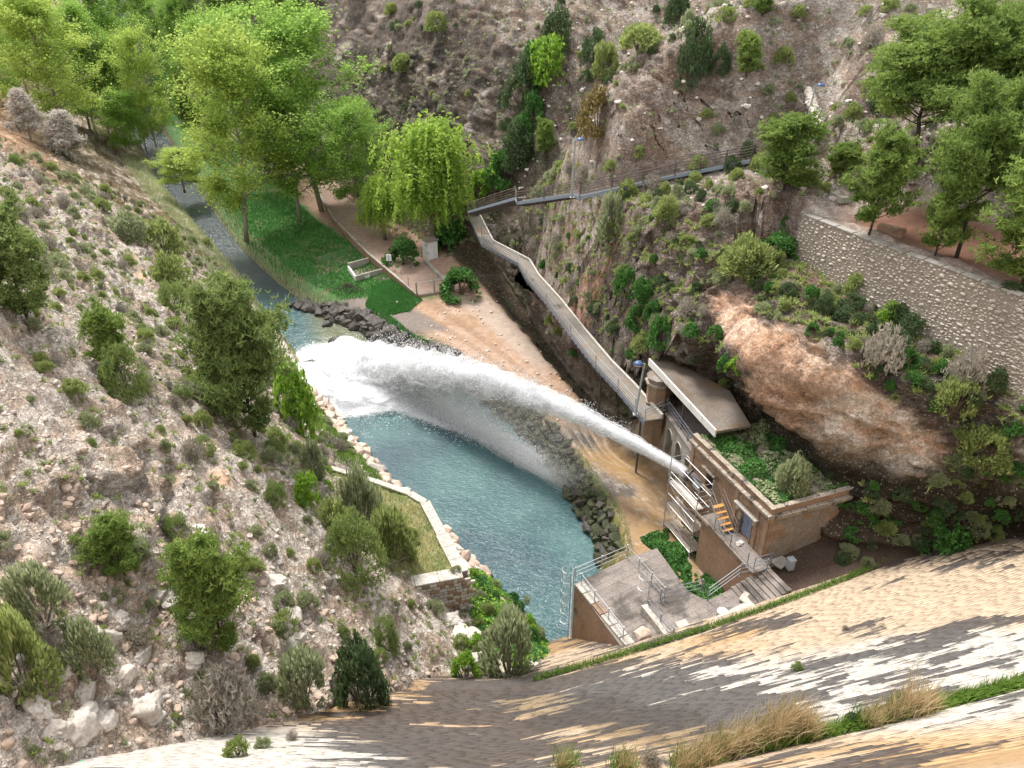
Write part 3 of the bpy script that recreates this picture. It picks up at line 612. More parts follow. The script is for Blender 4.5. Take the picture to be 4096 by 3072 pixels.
def droplets(p, size, stretch, dirs, rs):
    """elongated little tetrahedra"""
    n = len(p); k = rs.normal(size=(n, 3, 3)); 
    a = dirs / (np.linalg.norm(dirs, axis=1, keepdims=True) + 1e-9)
    s1 = np.cross(a, k[:, 0]); s1 /= np.linalg.norm(s1, axis=1, keepdims=True) + 1e-9; s2 = np.cross(a, s1)
    sz = size[:, None]; st = stretch[:, None]
    v = np.stack([p + a * sz * st, p - a * sz * st * .6 + s1 * sz, p - a * sz * st * .6 - s1 * sz * .6 + s2 * sz * .8, p - a * sz * st * .6 - s1 * sz * .5 - s2 * sz * .8], 1).reshape(-1, 3)
    b = np.arange(n)[:, None] * 4
    f = np.concatenate([b + np.array([[0, 1, 2]]), b + np.array([[0, 2, 3]]), b + np.array([[0, 3, 1]]), b + np.array([[1, 3, 2]])], 0)
    return v, f
rs = np.random.RandomState(5)
def jet_dir(t):
    d = np.stack([np.full(len(t), (J1 - J0)[0]), np.full(len(t), (J1 - J0)[1]), 4.6 - 24.8 * t], 1); return d
# dense core
n = 70000; t = rs.rand(n) ** .85; c = jet_at(t)
rad = .17 + 1.15 * t ** 1.15; 
off = rs.normal(size=(n, 2)) * rad[:, None] * .62
c[:, :2] += off[:, :1] * jn[None]; c[:, 2] += off[:, 1]
c += (fbm(c, .9, 3, 12) * .4 * t)[:, None]
va, fa = droplets(c, (.022 + .032 * t) * (.5 + rs.rand(n)), 5.5 - 3.5 * t, jet_dir(t), rs)
# torn upper fringe
n = 42000; t = .10 + .90 * rs.rand(n) ** .8; c = jet_at(t); k = np.abs(rs.normal(size=n)) ; lump = fbm(np.stack([t * 40, k * 3, t * 0], 1), 1.0, 3, 9)
c[:, 2] += k * (2.3 * t * (1 - .25 * t)) + .3 * lump; c[:, :2] += (rs.normal(size=n) * (.25 + 1.1 * t))[:, None] * jn[None]
keep = (fbm(c, 1.1, 4, 77) > -.02) & (c[:, 2] > .05)
vb, fb = droplets(c[keep], (.018 + .03 * t[keep]) * (.4 + rs.rand(keep.sum())), 1.2 + 1.5 * rs.rand(keep.sum()), jet_dir(t[keep]), rs)
# curtain falling out of the jet down to the pool
n = 46000; t = .16 + .84 * rs.rand(n) ** .7; top = jet_at(t); fr = rs.rand(n) ** 1.25
c = top.copy(); c[:, 2] = top[:, 2] * (1 - fr); c[:, :2] += (rs.normal(size=n) * (.25 + .9 * t) * (1 - .25 * fr))[:, None] * jn[None] + (fr * -1.3)[:, None] * jd[None]
keep = fbm(c * [1, 1, .5], .75, 4, 99) > -.18 + .25 * (1 - t) ; gz = c[:, 2] > .03; keep = keep & gz
vc, fc = droplets(c[keep], (.013 + .022 * t[keep]) * (.4 + rs.rand(keep.sum())), 1.5 + 2 * rs.rand(keep.sum()), jet_dir(np.clip(t[keep] + .3, 0, 1)), rs)
vs = [va, vb, vc]; fs_ = []; o = 0
for v, f in zip(vs, (fa, fb, fc)): fs_.append(f + o); o += len(v)
link('water_jet', np_mesh('water_jet', np.concatenate(vs), np.concatenate(fs_), M['spray']), label='white jet of water arcing from the outlet beside the scaffolding into the blue pool', cat='water jet', kind='stuff')
def m_veil(name, base_a):
    q = N(name); a = q.attr('dens').outputs['Fac']; st = q.attr('flow'); 
    n_a = q.n('TexNoise'); n_a.inputs['Scale'].default_value = 1.0; n_a.inputs['Detail'].default_value = 8; n_a.inputs['Roughness'].default_value = .72; q.l(st.outputs['Vector'], n_a.inputs['Vector'])
    n_b = q.noise(3.5, 5, .75)
    k = q.math('ADD', q.math('MULTIPLY', n_a.outputs['Fac'], 1.1), q.math('MULTIPLY', n_b, .7)); k = q.math('SUBTRACT', k, .9)
    al = q.math('MULTIPLY', q.math('ADD', a, q.math('MULTIPLY', k, q.math('ADD', q.math('MULTIPLY', a, 1.6), .15))), base_a, clamp=True)
    al = q.math('MULTIPLY', al, q.ramp(a, [(0.0, 0), (.12, 1)]), clamp=True)
    q.b.inputs['Base Color'].default_value = (.95, .965, .98, 1); q.b.inputs['Roughness'].default_value = .7
    tr = q.n('BsdfTranslucent'); tr.inputs['Color'].default_value = (.97, .98, .99, 1); ms = q.n('MixShader'); ms.inputs[0].default_value = .6
    q.l(q.b.outputs[0], ms.inputs[1]); q.l(tr.outputs[0], ms.inputs[2]); tp = q.n('BsdfTransparent'); m2 = q.n('MixShader')
    q.l(al, m2.inputs[0]); q.l(tp.outputs[0], m2.inputs[1]); q.l(ms.outputs[0], m2.inputs[2]); q.l(m2.outputs[0], q.out.inputs['Surface']); return q.m
M['veil'] = m_veil('spray_veil', 1.6)
nt_, nk = 150, 40; VV, VF, VD, VW = [], [], [], []; vo_ = 0
def sheet(fun):
    global vo_
    tq = np.linspace(0, 1, nt_); kq = np.linspace(0, 1, nk); TT, KK = np.meshgrid(tq, kq, indexing='ij'); p, dn = fun(TT.ravel(), KK.ravel())
    i = np.arange(nt_ * nk).reshape(nt_, nk) + vo_; VV.append(p); VD.append(dn); VW.append(np.stack([TT.ravel() * 9, KK.ravel() * 9 + vo_ * .01, p[:, 2] * .5], 1)); VF.append(np.stack([i[:-1, :-1], i[1:, :-1], i[1:, 1:], i[:-1, 1:]], -1).reshape(-1, 4)); vo_ += nt_ * nk
# nested closed sleeves round the core of the jet
for s_, dmul in ((.45, 1.6), (.8, 1.3), (1.2, .75), (1.7, .36), (2.3, .16)):
    def f(t, k, s_=s_, dmul=dmul):
        c = jet_at(t); r = (.18 + 1.0 * t ** 1.2) * s_; a = k * 2 * math.pi
        c = c + np.concatenate([(np.cos(a) * r)[:, None] * jn[None], (np.sin(a) * r * 1.05)[:, None]], 1); ns = fbm(c, 1.3, 5, 31) * 1.3 * t * min(s_, 1.2); c[:, 2] += ns; c[:, :2] += (fbm(c, 1.2, 4, 32) * 1.0 * t)[:, None] * jn[None]; c[:, 2] = np.maximum(c[:, 2], .04)
        return c, np.clip(dmul * (1.0 - .15 * t), 0, 1)
    sheet(f)
# curtains falling from the jet
for off, dm in ((-1.6, .09), (-.9, .15), (-.2, .20), (.5, .17), (1.2, .11)):
    def f(t, k, off=off, dm=dm):
        t2 = .12 + .88 * t; c = jet_at(t2); z0 = c[:, 2].copy(); c[:, 2] = z0 * (1 - k); c[:, :2] += (off * (.25 + .8 * t2) * (1 - .3 * k))[:, None] * jn[None] - (k * 1.3)[:, None] * jd[None]
        c[:, :2] += (fbm(c, .5, 3, int(50 + off * 10)) * .5 * t2)[:, None] * jn[None]
        return c, np.clip(dm * (1 + 1.6 * k ** 5) * (.30 + 1.1 * t2 ** 1.5) * (1.25 - .8 * np.sin(np.pi * np.clip(k, 0, 1)) * (1.1 - t2)) * sstep(.12, .3, t2), 0, 1)
    sheet(f)
# ragged spray standing above the jet
for off, dm in ((-.8, .30), (0, .42), (.8, .30)):
    def f(t, k, off=off, dm=dm):
        t2 = .05 + .95 * t; c = jet_at(t2); c[:, 2] += k * 2.6 * t2 * (1.1 - .3 * t2); c[:, :2] += (off * (.2 + .9 * t2))[:, None] * jn[None]; c[:, 2] = np.maximum(c[:, 2], .05)
        return c, np.clip(dm * (1 - k) ** .8 * (.4 + t2), 0, 1)
    sheet(f)
for rx, ry, rz_, dm in ((5.6, 5.4, .8, 1.3), (7.2, 6.6, 1.2, .85), (9.2, 8.0, 1.6, .42)):
    def f(t, k, rx=rx, ry=ry, rz_=rz_, dm=dm):
        a = t * 2 * math.pi; b = k * math.pi / 2; q_ = np.stack([np.cos(a) * np.cos(b), np.sin(a) * np.cos(b), np.sin(b)], 1); lumpy = 1 + .55 * fbm(q_, 2.6, 5, int(rx * 10))
        c = np.stack([-15.4 + q_[:, 0] * rx * lumpy, 75.6 + q_[:, 1] * ry * lumpy, .04 + q_[:, 2] * rz_ * lumpy], 1); return c, dm * (.25 + .75 * sstep(0, .35, k))
    sheet(f)
me = np_mesh('spray_veil', np.concatenate(VV), np.concatenate(VF), M['veil'], True, {'dens': np.concatenate(VD), 'flow': np.concatenate(VW)})
link('spray_veil', me, label='soft white veil of spray hanging round and below the water jet', cat='spray', kind='stuff')
# splash where it lands: heaped white water with droplets over it
n = 46000; a = rs.rand(n) * 2 * math.pi; r_ = np.abs(rs.normal(size=n)); c = np.stack([-16.3 + np.cos(a) * r_ * 4.4 , 75.8 + np.sin(a) * r_ * 3.9, np.abs(rs.normal(size=n)) * 1.1 * np.exp(-r_ * .5) + .05], 1)
inside = (c[:, 0] > XE(c[:, 1])[:, 0] - .6) & (c[:, 0] < XR(c[:, 1])[:, 0] + 2.0); c = c[inside]; n = len(c)
v1, f1 = droplets(c, .03 + .04 * rs.rand(n), 1 + rs.rand(n), rs.normal(size=(n, 3)), rs)
n = 26000; t = rs.rand(n); c = np.stack([A_[0] + d_[0] * t, A_[1] + d_[1] * t, np.abs(rs.normal(size=n)) * (.35 + .8 * t) + .03], 1); c[:, :2] += (rs.normal(size=n) * (.45 + 1.1 * t))[:, None] * np.array([[.62, .78]])
v2, f2 = droplets(c, .02 + .035 * rs.rand(n), 1 + rs.rand(n), rs.normal(size=(n, 3)), rs)
link('splash', np_mesh('splash', np.concatenate([v1, v2]), np.concatenate([f1, f2 + len(v1)]), M['spray']), label='white splash and spray where the jet strikes the pool', cat='splash', kind='stuff')

# ------------------------------------------------------------------ the dam
def dam_y(x, z):
    y0 = np.interp(z, [-3, 5, 6.99, 7.01, 12.5, 18.99, 19.01, 30, 41], [40.5, 31.1, 28.9, 28.4, 21.6, 14.9, 14.3, 6.0, -.2])
    x = np.where(x > 0, x, x * np.exp(-np.abs(x) * .4) * .6); a = .31 - .009 * (z - 7); b = .0035 - .000125 * (z - 7)
    return y0 + a * x + b * x * x
DAMC = {}
def dam_colour(c):
    """tone of the masonry by place: pale, ochre and black lichen stains"""
    c = np.asarray(c, float); dx, dy, dz = c[:, 0], c[:, 1], 42 - c[:, 2]; Z = dy * CP + dz * SP
    px = 2048 + FPX * dx / Z; py = 1536 + FPX * (dz * CP - dy * SP) / Z
    al = c[:, 0] * .95 + c[:, 1] * .3; q = np.stack([al * .42, c[:, 2] * 1.4, 0 * al], 1)
    n_ = fbm(q, .55, 5, 501); n_2 = fbm(q, .16, 4, 502); n_3 = fbm(q * [.5, 1, 1], 2.6, 4, 503)
    och = np.array([.44, .29, .15]); pale = np.array([.53, .50, .45]); dark = np.array([.05, .047, .048]); peach = np.array([.46, .36, .26])
    col_ = lerp(np.repeat(peach[None], len(c), 0), och, sstep(-.02, .35, n_2 + .4 * n_))
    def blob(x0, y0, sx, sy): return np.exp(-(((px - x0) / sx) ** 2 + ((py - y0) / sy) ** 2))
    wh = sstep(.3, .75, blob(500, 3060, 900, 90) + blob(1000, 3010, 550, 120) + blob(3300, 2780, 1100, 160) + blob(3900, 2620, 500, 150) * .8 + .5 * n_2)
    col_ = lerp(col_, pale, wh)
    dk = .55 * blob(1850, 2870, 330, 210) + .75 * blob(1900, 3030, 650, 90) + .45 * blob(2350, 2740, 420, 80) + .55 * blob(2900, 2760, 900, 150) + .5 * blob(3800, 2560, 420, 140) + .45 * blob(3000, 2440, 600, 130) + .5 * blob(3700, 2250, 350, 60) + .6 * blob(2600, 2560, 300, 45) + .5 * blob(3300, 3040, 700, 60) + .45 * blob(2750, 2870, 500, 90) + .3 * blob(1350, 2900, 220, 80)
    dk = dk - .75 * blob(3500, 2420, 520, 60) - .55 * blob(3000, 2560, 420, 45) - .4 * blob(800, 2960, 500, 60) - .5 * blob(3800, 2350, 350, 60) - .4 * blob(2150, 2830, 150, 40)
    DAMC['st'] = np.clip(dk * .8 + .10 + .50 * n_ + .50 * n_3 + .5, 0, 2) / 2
    br = sstep(.4, .75, blob(2450, 2870, 420, 70) + blob(2750, 2960, 300, 60) + blob(2200, 2800, 260, 45) + .3 * n_)
    col_ = lerp(col_, [.20, .145, .08], br * .8)
    return col_ * (1 + .10 * n_3)[:, None]
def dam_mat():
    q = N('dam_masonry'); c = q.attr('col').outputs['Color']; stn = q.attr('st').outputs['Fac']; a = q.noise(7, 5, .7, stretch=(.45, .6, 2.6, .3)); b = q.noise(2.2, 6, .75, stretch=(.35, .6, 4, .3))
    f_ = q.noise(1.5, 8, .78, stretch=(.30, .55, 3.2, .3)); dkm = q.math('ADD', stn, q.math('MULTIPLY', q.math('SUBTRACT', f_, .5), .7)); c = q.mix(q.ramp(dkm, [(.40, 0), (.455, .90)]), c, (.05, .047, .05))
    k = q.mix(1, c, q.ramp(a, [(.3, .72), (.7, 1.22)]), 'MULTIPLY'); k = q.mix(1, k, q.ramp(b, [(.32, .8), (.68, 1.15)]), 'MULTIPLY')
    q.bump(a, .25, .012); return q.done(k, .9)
M['dam'] = dam_mat()
dam = thing('dam', 'stepped masonry dam face below the viewer, ochre and white with black stains', 'dam', (0, 16, 0))
dam_off = Vector((0, 16, 0))
xs = np.linspace(-45, 70, 150); zs = np.concatenate([np.linspace(-3, 6.99, 20), np.linspace(7.01, 18.99, 26), np.linspace(19.01, 41, 40)])
DX, DZ = np.meshgrid(xs, zs); DY = dam_y(DX, DZ) - .012; core = np.stack([DX, DY, DZ], -1).reshape(-1, 3)
ci = np.arange(len(zs) * len(xs)).reshape(len(zs), len(xs)); cfq = np.stack([ci[:-1, :-1], ci[1:, :-1], ci[1:, 1:], ci[:-1, 1:]], -1).reshape(-1, 4)
core_l = core - np.array(dam_off)[None]
# a solid back so that the dam has depth
ring = [0, len(xs) - 1]
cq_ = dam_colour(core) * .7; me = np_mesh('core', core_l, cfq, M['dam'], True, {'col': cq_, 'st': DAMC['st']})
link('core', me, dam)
crest = MB(); crest.beam((-45, -3.2 - 12, 41.2), (70, -3.2 + 16, 41.2), 5.0, .5); 
# thickness: rear block of the dam
crest.add([(-45, -30, -3), (70, 0, -3), (70, 0, 40.9), (-45, -30, 40.9), (-45, -18.5 - 0, -3), (70, 13, -3), (70, 13, 40.9), (-45, -18.5, 40.9)], [(0, 1, 2, 3), (3, 2, 6, 7), (0, 3, 7, 4), (1, 5, 6, 2)])
for i, v in enumerate(crest.v): crest.v[i] = (v[0], v[1] - 16, v[2])
crest.obj('crest', M['concrete'], dam)
BX = []; zc = 3.0
while zc < 24:
    y_a, y_b = dam_y(0, zc), dam_y(0, zc + .3); sl_ = math.hypot(.3, y_b - y_a); dz = .3 * .26 / sl_
    if not (zc < 7 < zc + dz) and not (zc < 19 < zc + dz):
        n = int(82 / .5); L = NR.uniform(.45, 1.3, n); x = -34 + NR.rand() + np.concatenate([[0], np.cumsum(L)]); x = x[x < 48]
        BX.append(np.stack([x[:-1] + .008, x[1:] - .008, np.full(len(x) - 1, zc + .006), np.full(len(x) - 1, zc + dz - .006)], 1))
    zc += dz
BX = np.concatenate(BX); cx_ = (BX[:, 0] + BX[:, 1]) / 2; cz_ = (BX[:, 2] + BX[:, 3]) / 2; cent = np.stack([cx_, dam_y(cx_, cz_), cz_], 1)
dz_ = 42 - cent[:, 2]; Zc = cent[:, 1] * CP + dz_ * SP; pxc = 2048 + FPX * cent[:, 0] / Zc; pyc = 1536 + FPX * (dz_ * CP - cent[:, 1] * SP) / Zc
keep = (pxc > -120) & (pxc < 4220) & (pyc > 1900) & (pyc < 3190); keep &= np.array([k_ and ground(c[0], c[1]) < c[2] + .6 for k_, c in zip(keep, cent)])
BX, cent, Zc, pxc, pyc = BX[keep], cent[keep], Zc[keep], pxc[keep], pyc[keep]; nb_ = len(BX); prd = NR.uniform(-.004, .008, nb_)
vs_ = []
for d in (-.06, 1):
    for zi in (2, 3):
        for xi in (0, 1):
            x, z = BX[:, xi], BX[:, zi]; y = dam_y(x, z); o_ = (prd if d == 1 else np.full(nb_, -.06)); vs_.append(np.stack([x, y + o_ * .75 - 16, z + o_ * .6], 1))
BV_ = np.stack(vs_, 1)                                    # nb, 8, 3
BF = np.array([(4, 5, 7, 6), (0, 4, 6, 2), (1, 3, 7, 5), (2, 6, 7, 3), (0, 1, 5, 4)])
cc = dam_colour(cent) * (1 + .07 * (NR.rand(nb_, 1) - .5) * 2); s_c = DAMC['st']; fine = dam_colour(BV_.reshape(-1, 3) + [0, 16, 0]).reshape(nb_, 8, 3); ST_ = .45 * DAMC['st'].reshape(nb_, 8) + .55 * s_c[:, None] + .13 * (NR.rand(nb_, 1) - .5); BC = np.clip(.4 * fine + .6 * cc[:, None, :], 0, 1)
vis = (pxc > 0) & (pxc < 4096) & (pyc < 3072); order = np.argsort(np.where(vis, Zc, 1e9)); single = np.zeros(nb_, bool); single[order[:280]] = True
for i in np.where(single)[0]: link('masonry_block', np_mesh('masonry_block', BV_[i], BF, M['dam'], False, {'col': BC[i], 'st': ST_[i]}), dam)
bi = np.where(~single)[0]; bf_ = (np.arange(len(bi))[:, None, None] * 8 + BF[None]).reshape(-1, 4)
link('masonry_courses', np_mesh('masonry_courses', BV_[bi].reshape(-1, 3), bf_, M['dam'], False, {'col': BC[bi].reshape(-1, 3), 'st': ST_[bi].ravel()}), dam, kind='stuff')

# ------------------------------------------------------------------ rubble, riprap and boulders
def rock_mesh(name, mat, seed, npts=20, flat=1.0, sub=False):
    rr_ = random.Random(seed); bm = bmesh.new()
    for i in range(npts):
        v = Vector((rr_.gauss(0, 1), rr_.gauss(0, 1), rr_.gauss(0, 1))).normalized() * rr_.uniform(.82, 1.0)
        v.x = math.copysign(abs(v.x) ** .7, v.x); v.y = math.copysign(abs(v.y) ** .7, v.y)
        bm.verts.new((v.x * .62, v.y * .5, v.z * .45 * flat))
    r_ = bmesh.ops.convex_hull(bm, input=bm.verts)
    bmesh.ops.delete(bm, geom=[g for g in r_['geom_interior'] if isinstance(g, bmesh.types.BMVert)], context='VERTS')
    bmesh.ops.recalc_face_normals(bm, faces=bm.faces)
    me = bpy.data.meshes.new(name); bm.to_mesh(me); bm.free(); me.materials.append(mat); return me
ROCKS = {k: [rock_mesh('stone', M[k], 100 * a + i) for i in range(7)] for a, k in enumerate(('rock_pale', 'rock_pink', 'rock_dark', 'rock_moss', 'wall_stone'))}
def big_rock(name, mat, seed):
    bm = bmesh.new(); bmesh.ops.create_icosphere(bm, subdivisions=4, radius=1.0); v = np.array([x.co for x in bm.verts]); w_, c_ = worley(v, 1.1, seed); w2_, c2_ = worley(v, 2.6, seed + 5)
    f = 1 + (c_ - .5) * .55 - .15 * w_ + (c2_ - .5) * .16 + .10 * fbm(v, 2.5, 4, seed); lim = .8 + .1 * fbm(v, 1.0, 2, seed)
    v2 = v * f[:, None]; v2 = np.sign(v2) * np.minimum(np.abs(v2), [.82, .78, .72]); v2 = v2 * [.72, .6, .55] + .03 * fbm(v, 5, 3, seed + 2)[:, None]
    for x, c in zip(bm.verts, v2): x.co = c
    me = bpy.data.meshes.new(name); bm.to_mesh(me); bm.free(); me.materials.append(M[mat]); me.polygons.foreach_set('use_smooth', [True] * len(me.polygons)); return me
BIG = [big_rock('boulder', 'rock_pale', 10 + i) for i in range(4)]; BIGD = big_rock('boulder', 'rock_dark', 33)
def scatter_stones(parent, pts, mats, size, name='stone', sink=.15, limit=290):
    """pts: list of world points; children of parent (parent has identity rotation)"""
    extra = MB()
    for i, p in enumerate(pts):
        me = R.choice(ROCKS[R.choice(mats)]); s = size * R.uniform(.65, 1.35)
        rot = (R.uniform(-.5, .5), R.uniform(-.5, .5), R.uniform(0, 6.28)); sc = (s * R.uniform(.85, 1.25), s * R.uniform(.8, 1.1), s * R.uniform(.7, 1.1))
        loc = Vector(p) - parent.location + Vector((0, 0, s * (.3 - sink)))
        if i < limit: link(name, me, parent, loc=loc, rot=rot, scale=sc)
        else:
            mt = Matrix.LocRotScale(loc, __import__('mathutils').Euler(rot), sc)
            extra.add([mt @ v.co for v in me.vertices], [tuple(f.vertices) for f in me.polygons])
    if extra.v: extra.obj('rubble', M[mats[0]], parent, kind='stuff')
def path_pts(pl, step):
    out = []
    for a, b in zip(pl[:-1], pl[1:]):
        a, b = Vector(a), Vector(b); n = max(1, int((b - a).length / step))
        out += [a.lerp(b, k / n) for k in range(n)]
    return out + [Vector(pl[-1])]
# dark riprap bank between the yard and the pool
rp = thing('riprap_bank', 'bank of dark wet boulders piled between the muddy yard and the shallow stream', 'riprap', tuple(P(1500, 1300, 1)))
foot = [P(1175, 1225, .1), P(1270, 1245, .1), P(1370, 1290, .1), P(1470, 1330, .1), P(1560, 1390, .1), P(1640, 1440, .1), P(1740, 1450, .3)]
top_ = [P(1215, 1180, 1.6), P(1330, 1205, 1.9), P(1460, 1240, 2.2), P(1570, 1300, 2.3), P(1660, 1350, 2.4), P(1760, 1395, 2.4), P(1830, 1425, 2.4)]
fp, tp_ = path_pts(foot, .75), path_pts(top_, .75); pts = []
for i in range(int(len(fp) * 1.0)):
    a = fp[i]; b = tp_[min(len(tp_) - 1, int(i * len(tp_) / len(fp)))]
    for k in range(7):
        t_ = (k + R.uniform(-.2, .2)) / 6; p = a.lerp(b, max(0, t_)); p.x += R.uniform(-.25, .25); p.y += R.uniform(-.25, .25); p.z = max(ground(p.x, p.y), -.1) + .05; pts.append(p)
R.shuffle(pts); scatter_stones(rp, pts, ['rock_dark'], 1.4)
# mossy riprap under the apron, mostly behind the spray
mp = thing('mossy_riprap_bank', 'mossy green boulder bank under the edge of the wet rust-coloured apron', 'riprap', (5, 56, 1)); pts = []
for y in np.arange(45.5, 76, .62):
    x0 = XR(y)[0, 0] if XR(y).ndim > 1 else float(np.ravel(XR(y))[0]); x1 = float(np.ravel(P8(y))[0])
    for k in range(5):
        t_ = (k + R.uniform(-.2, .3)) / 5.2; x = x0 + (x1 - x0) * t_; z = max(ground(x, y + R.uniform(-.2, .2)), -.1); pts.append(Vector((x + R.uniform(-.2, .2), y + R.uniform(-.25, .25), z)))
R.shuffle(pts); scatter_stones(mp, pts, ['rock_moss', 'rock_moss', 'rock_dark'], .85)
# pale boulders along the left bank of the pool
lb = thing('boulder_edging', 'row of pinkish boulders edging the left bank of the pool below the grass', 'boulder edging', (-10, 55, .5)); pts = []
for y in np.arange(44, 71, .55):
    x0 = float(np.ravel(XE(y))[0])
    for k in range(2 if y < 50 else 3):
        x = x0 - .1 - k * .62 + R.uniform(-.2, .2); pts.append(Vector((x, y + R.uniform(-.2, .2), max(ground(x, y), -.1))))
scatter_stones(lb, pts, ['rock_pink', 'rock_pink', 'rock_pale'], 1.0)
# boulders standing in the shallow stream and the pool
for (px, py, s, m_, lab) in ((1345, 1365, 1.3, 'rock_dark', 'dark wet boulder standing in the shallows left of the riprap bank'), (1310, 1300, 1.0, 'rock_dark', 'small dark rock in the shallows behind the foam'), (1405, 1395, .8, 'rock_dark', 'dark low rock in the shallows between foam and riprap'), (1245, 1465, 1.3, 'rock_dark', 'dark rock at the left edge of the foaming water beside the tall pine'), (1400, 1490, 1.4, 'rock_dark', 'dark pointed rock poking out of the white splash')):
    p = P(px, py, .1); link('boulder', BIGD, None, loc=p, rot=(R.uniform(-.4, .4), R.uniform(-.4, .4), R.uniform(0, 6)), scale=(s, s, s), label=lab, cat='boulder')
# ------------------------------------------------------------------ built things round the outlet house
def place_frame(o, n, p0): pass
def railing(name, pts, h, rails, mat, label, cat='railing', post_r=.035, rail_r=.022, step=2.0, group=None):
    """posts, each a part, and horizontal rails between them; pts are foot points"""
    t = thing(name, label, cat, tuple(pts[0]), group); o = Vector(pts[0]); pl = [Vector(p) - o for p in pts]; posts = []
    for a, b in zip(pl[:-1], pl[1:]):
        n = max(1, round((b - a).length / step)); posts += [a.lerp(b, k / n) for k in range(n)]
    posts.append(pl[-1])
    pm = MB().tube([(0, 0, -.05), (0, 0, h)], post_r, 6).tube([(0, 0, 0), (0, 0, .05)], post_r * 2.0, 6).tube([(0, 0, h), (0, 0, h + .06)], post_r * 1.5, 6).mesh('post', mat)
    for p in posts: link('post', pm, t, loc=p)
    for k in range(rails):
        z = h - k * h / (rails + .15) - .02
        MB().tube([p + Vector((0, 0, z)) for p in pl], rail_r if k else rail_r * 1.3, 6).obj('rail', mat, t)
    return t
# ---- toe platform
PZ = 6.0
A = P(2298, 2335, PZ); B = P(2508, 2232, PZ); C = P(2628, 2192, PZ); D = P(2752, 2365, PZ); E = P(2829, 2402, PZ)
poly = [(A.x, A.y), (7.2, 30.5), (20, 33), (16.6, 36.9), (14.7, 37.2), (E.x, E.y), (D.x, D.y), (C.x, C.y), (B.x, B.y)]
plat = thing('platform', 'square masonry platform with steel railings at the foot of the dam above the pool', 'platform', (8, 36, 0))
pl_off = Vector((8, 36, 0))
lp = [(x - 8, y - 36) for x, y in poly]
MB().prism(lp, -1.2, PZ - .10).obj('base', M['brown_plaster'], plat); MB().prism(lp, PZ - .097, PZ - .012).obj('bedding', M['slab'], plat)
# coping along the left and far edges
cm = MB(); a2, b2 = A - pl_off, Vector((6.9, 31.9, PZ)) - pl_off
for k in range(6):
    u0, u1 = k / 6 + .005, (k + 1) / 6 - .005; cm2 = MB().beam(a2.lerp(b2, u0) + Vector((.25, 0, .06)), a2.lerp(b2, u1) + Vector((.25, 0, .06)), .62, .2)
    cm2.obj('coping_stone', M['concrete_pale'] if k != 2 else M['brown_stone'], plat, bevel=.02)
ex = (B - A).normalized(); ey = Vector((ex.y, -ex.x, 0)); ey = -ey if ey.y > 0 else ey
def inpoly(x, y, pg):
    c = False
    for i in range(len(pg)):
        (x1, y1), (x2, y2) = pg[i], pg[i - 1]
        if (y1 > y) != (y2 > y) and x < (x2 - x1) * (y - y1) / (y2 - y1) + x1: c = not c
    return c
cnt = 0
for r_i in range(26):
    off = (r_i % 2) * .5 + R.uniform(-.1, .1)
    for c_i in range(-2, 18):
        L = 1.02; c0 = A + ey * (r_i * .46 + .26) + ex * (c_i * L + off + .5)
        if all(inpoly(c0.x + ex.x * L * .42 * i_ + ey.x * .2 * j_, c0.y + ex.y * L * .42 * i_ + ey.y * .2 * j_, poly) for i_ in (-1, 1) for j_ in (-1, 1)) and c0.y > dam_y(c0.x, PZ) - .3 and cnt < 250:
            hz = R.uniform(-.004, .004); m_ = M['slab']
            MB().box(c0 - pl_off + Vector((0, 0, -.06 + hz)), (L / 2 - .008, .222, .06), ex, -ey).obj('paving_slab', m_, plat); cnt += 1
# railings of the platform
railing('platform_railing', [Vector((6.6, 32.6, PZ)), P(2318, 2345, PZ) + Vector((.1, 0, 0))], 1.05, 3, M['steel'], 'galvanised railing down the left edge of the platform beside the coping stones', step=1.7)
railing('platform_railing', [P(2300, 2322, PZ), P(2506, 2232, PZ), P(2655, 2402, PZ)], 1.1, 3, M['steel'], 'galvanised railing turning the far corner of the platform above the pool', step=1.7)
railing('stair_railing', [P(2640, 2408, PZ), P(2804, 2368, PZ), P(2829, 2402, PZ), P(2959, 2307, 6.7), P(3064, 2288, 6.9), ], 1.05, 3, M['rail_grey'], 'grey zigzag railing between the ivy pit and the stone steps', step=2.2)
railing('platform_railing', [P(2590, 2455, PZ), P(2690, 2565, PZ)], 1.05, 3, M['rail_grey'], 'short railing on the low concrete wall beside the inner caged ladder', step=1.2)
def caged_ladder(p, z0, z1, label, out):
    t = thing('caged_ladder', label, 'ladder', (p.x, p.y, z0)); H = z1 - z0; o = Vector(out).normalized(); s = Vector((-o.y, o.x, 0))
    for k in (-1, 1): MB().tube([s * .24 * k, s * .24 * k + Vector((0, 0, H))], .028, 6).obj('stile', M['steel'], t)
    rm = MB().tube([-s * .24, s * .24], .016, 6).mesh('rung', M['steel'])
    for k in range(int(H / .3)): link('rung', rm, t, loc=(0, 0, .2 + k * .3))
    ring = [o * (.36 - .36 * math.cos(a)) * 1.0 + s * .36 * math.sin(a) for a in np.linspace(0, 2 * math.pi, 15)]
    hm = MB().tube(ring, .015, 5).mesh('hoop', M['steel'])
    for k in range(max(2, int((H - 1.6) / .9) + 1)): link('hoop', hm, t, loc=(0, 0, H - .02 - k * .9))
    for a in (1.2, 2.2, 3.14, 4.1, 5.1):
        q = o * (.36 - .36 * math.cos(a)) + s * .36 * math.sin(a); MB().tube([q + Vector((0, 0, max(1.6, H - 3.8))), q + Vector((0, 0, H))], .012, 5).obj('cage_bar', M['steel'], t)
caged_ladder(A + Vector((-.15, .05, 0)), .1, 7.05, 'tall caged steel ladder on the pool side of the platform', (-.9, .45, 0))
caged_ladder(P(2592, 2400, PZ), 5.9, 7.9, 'short caged steel ladder in the middle of the platform', (-.9, .3, 0))
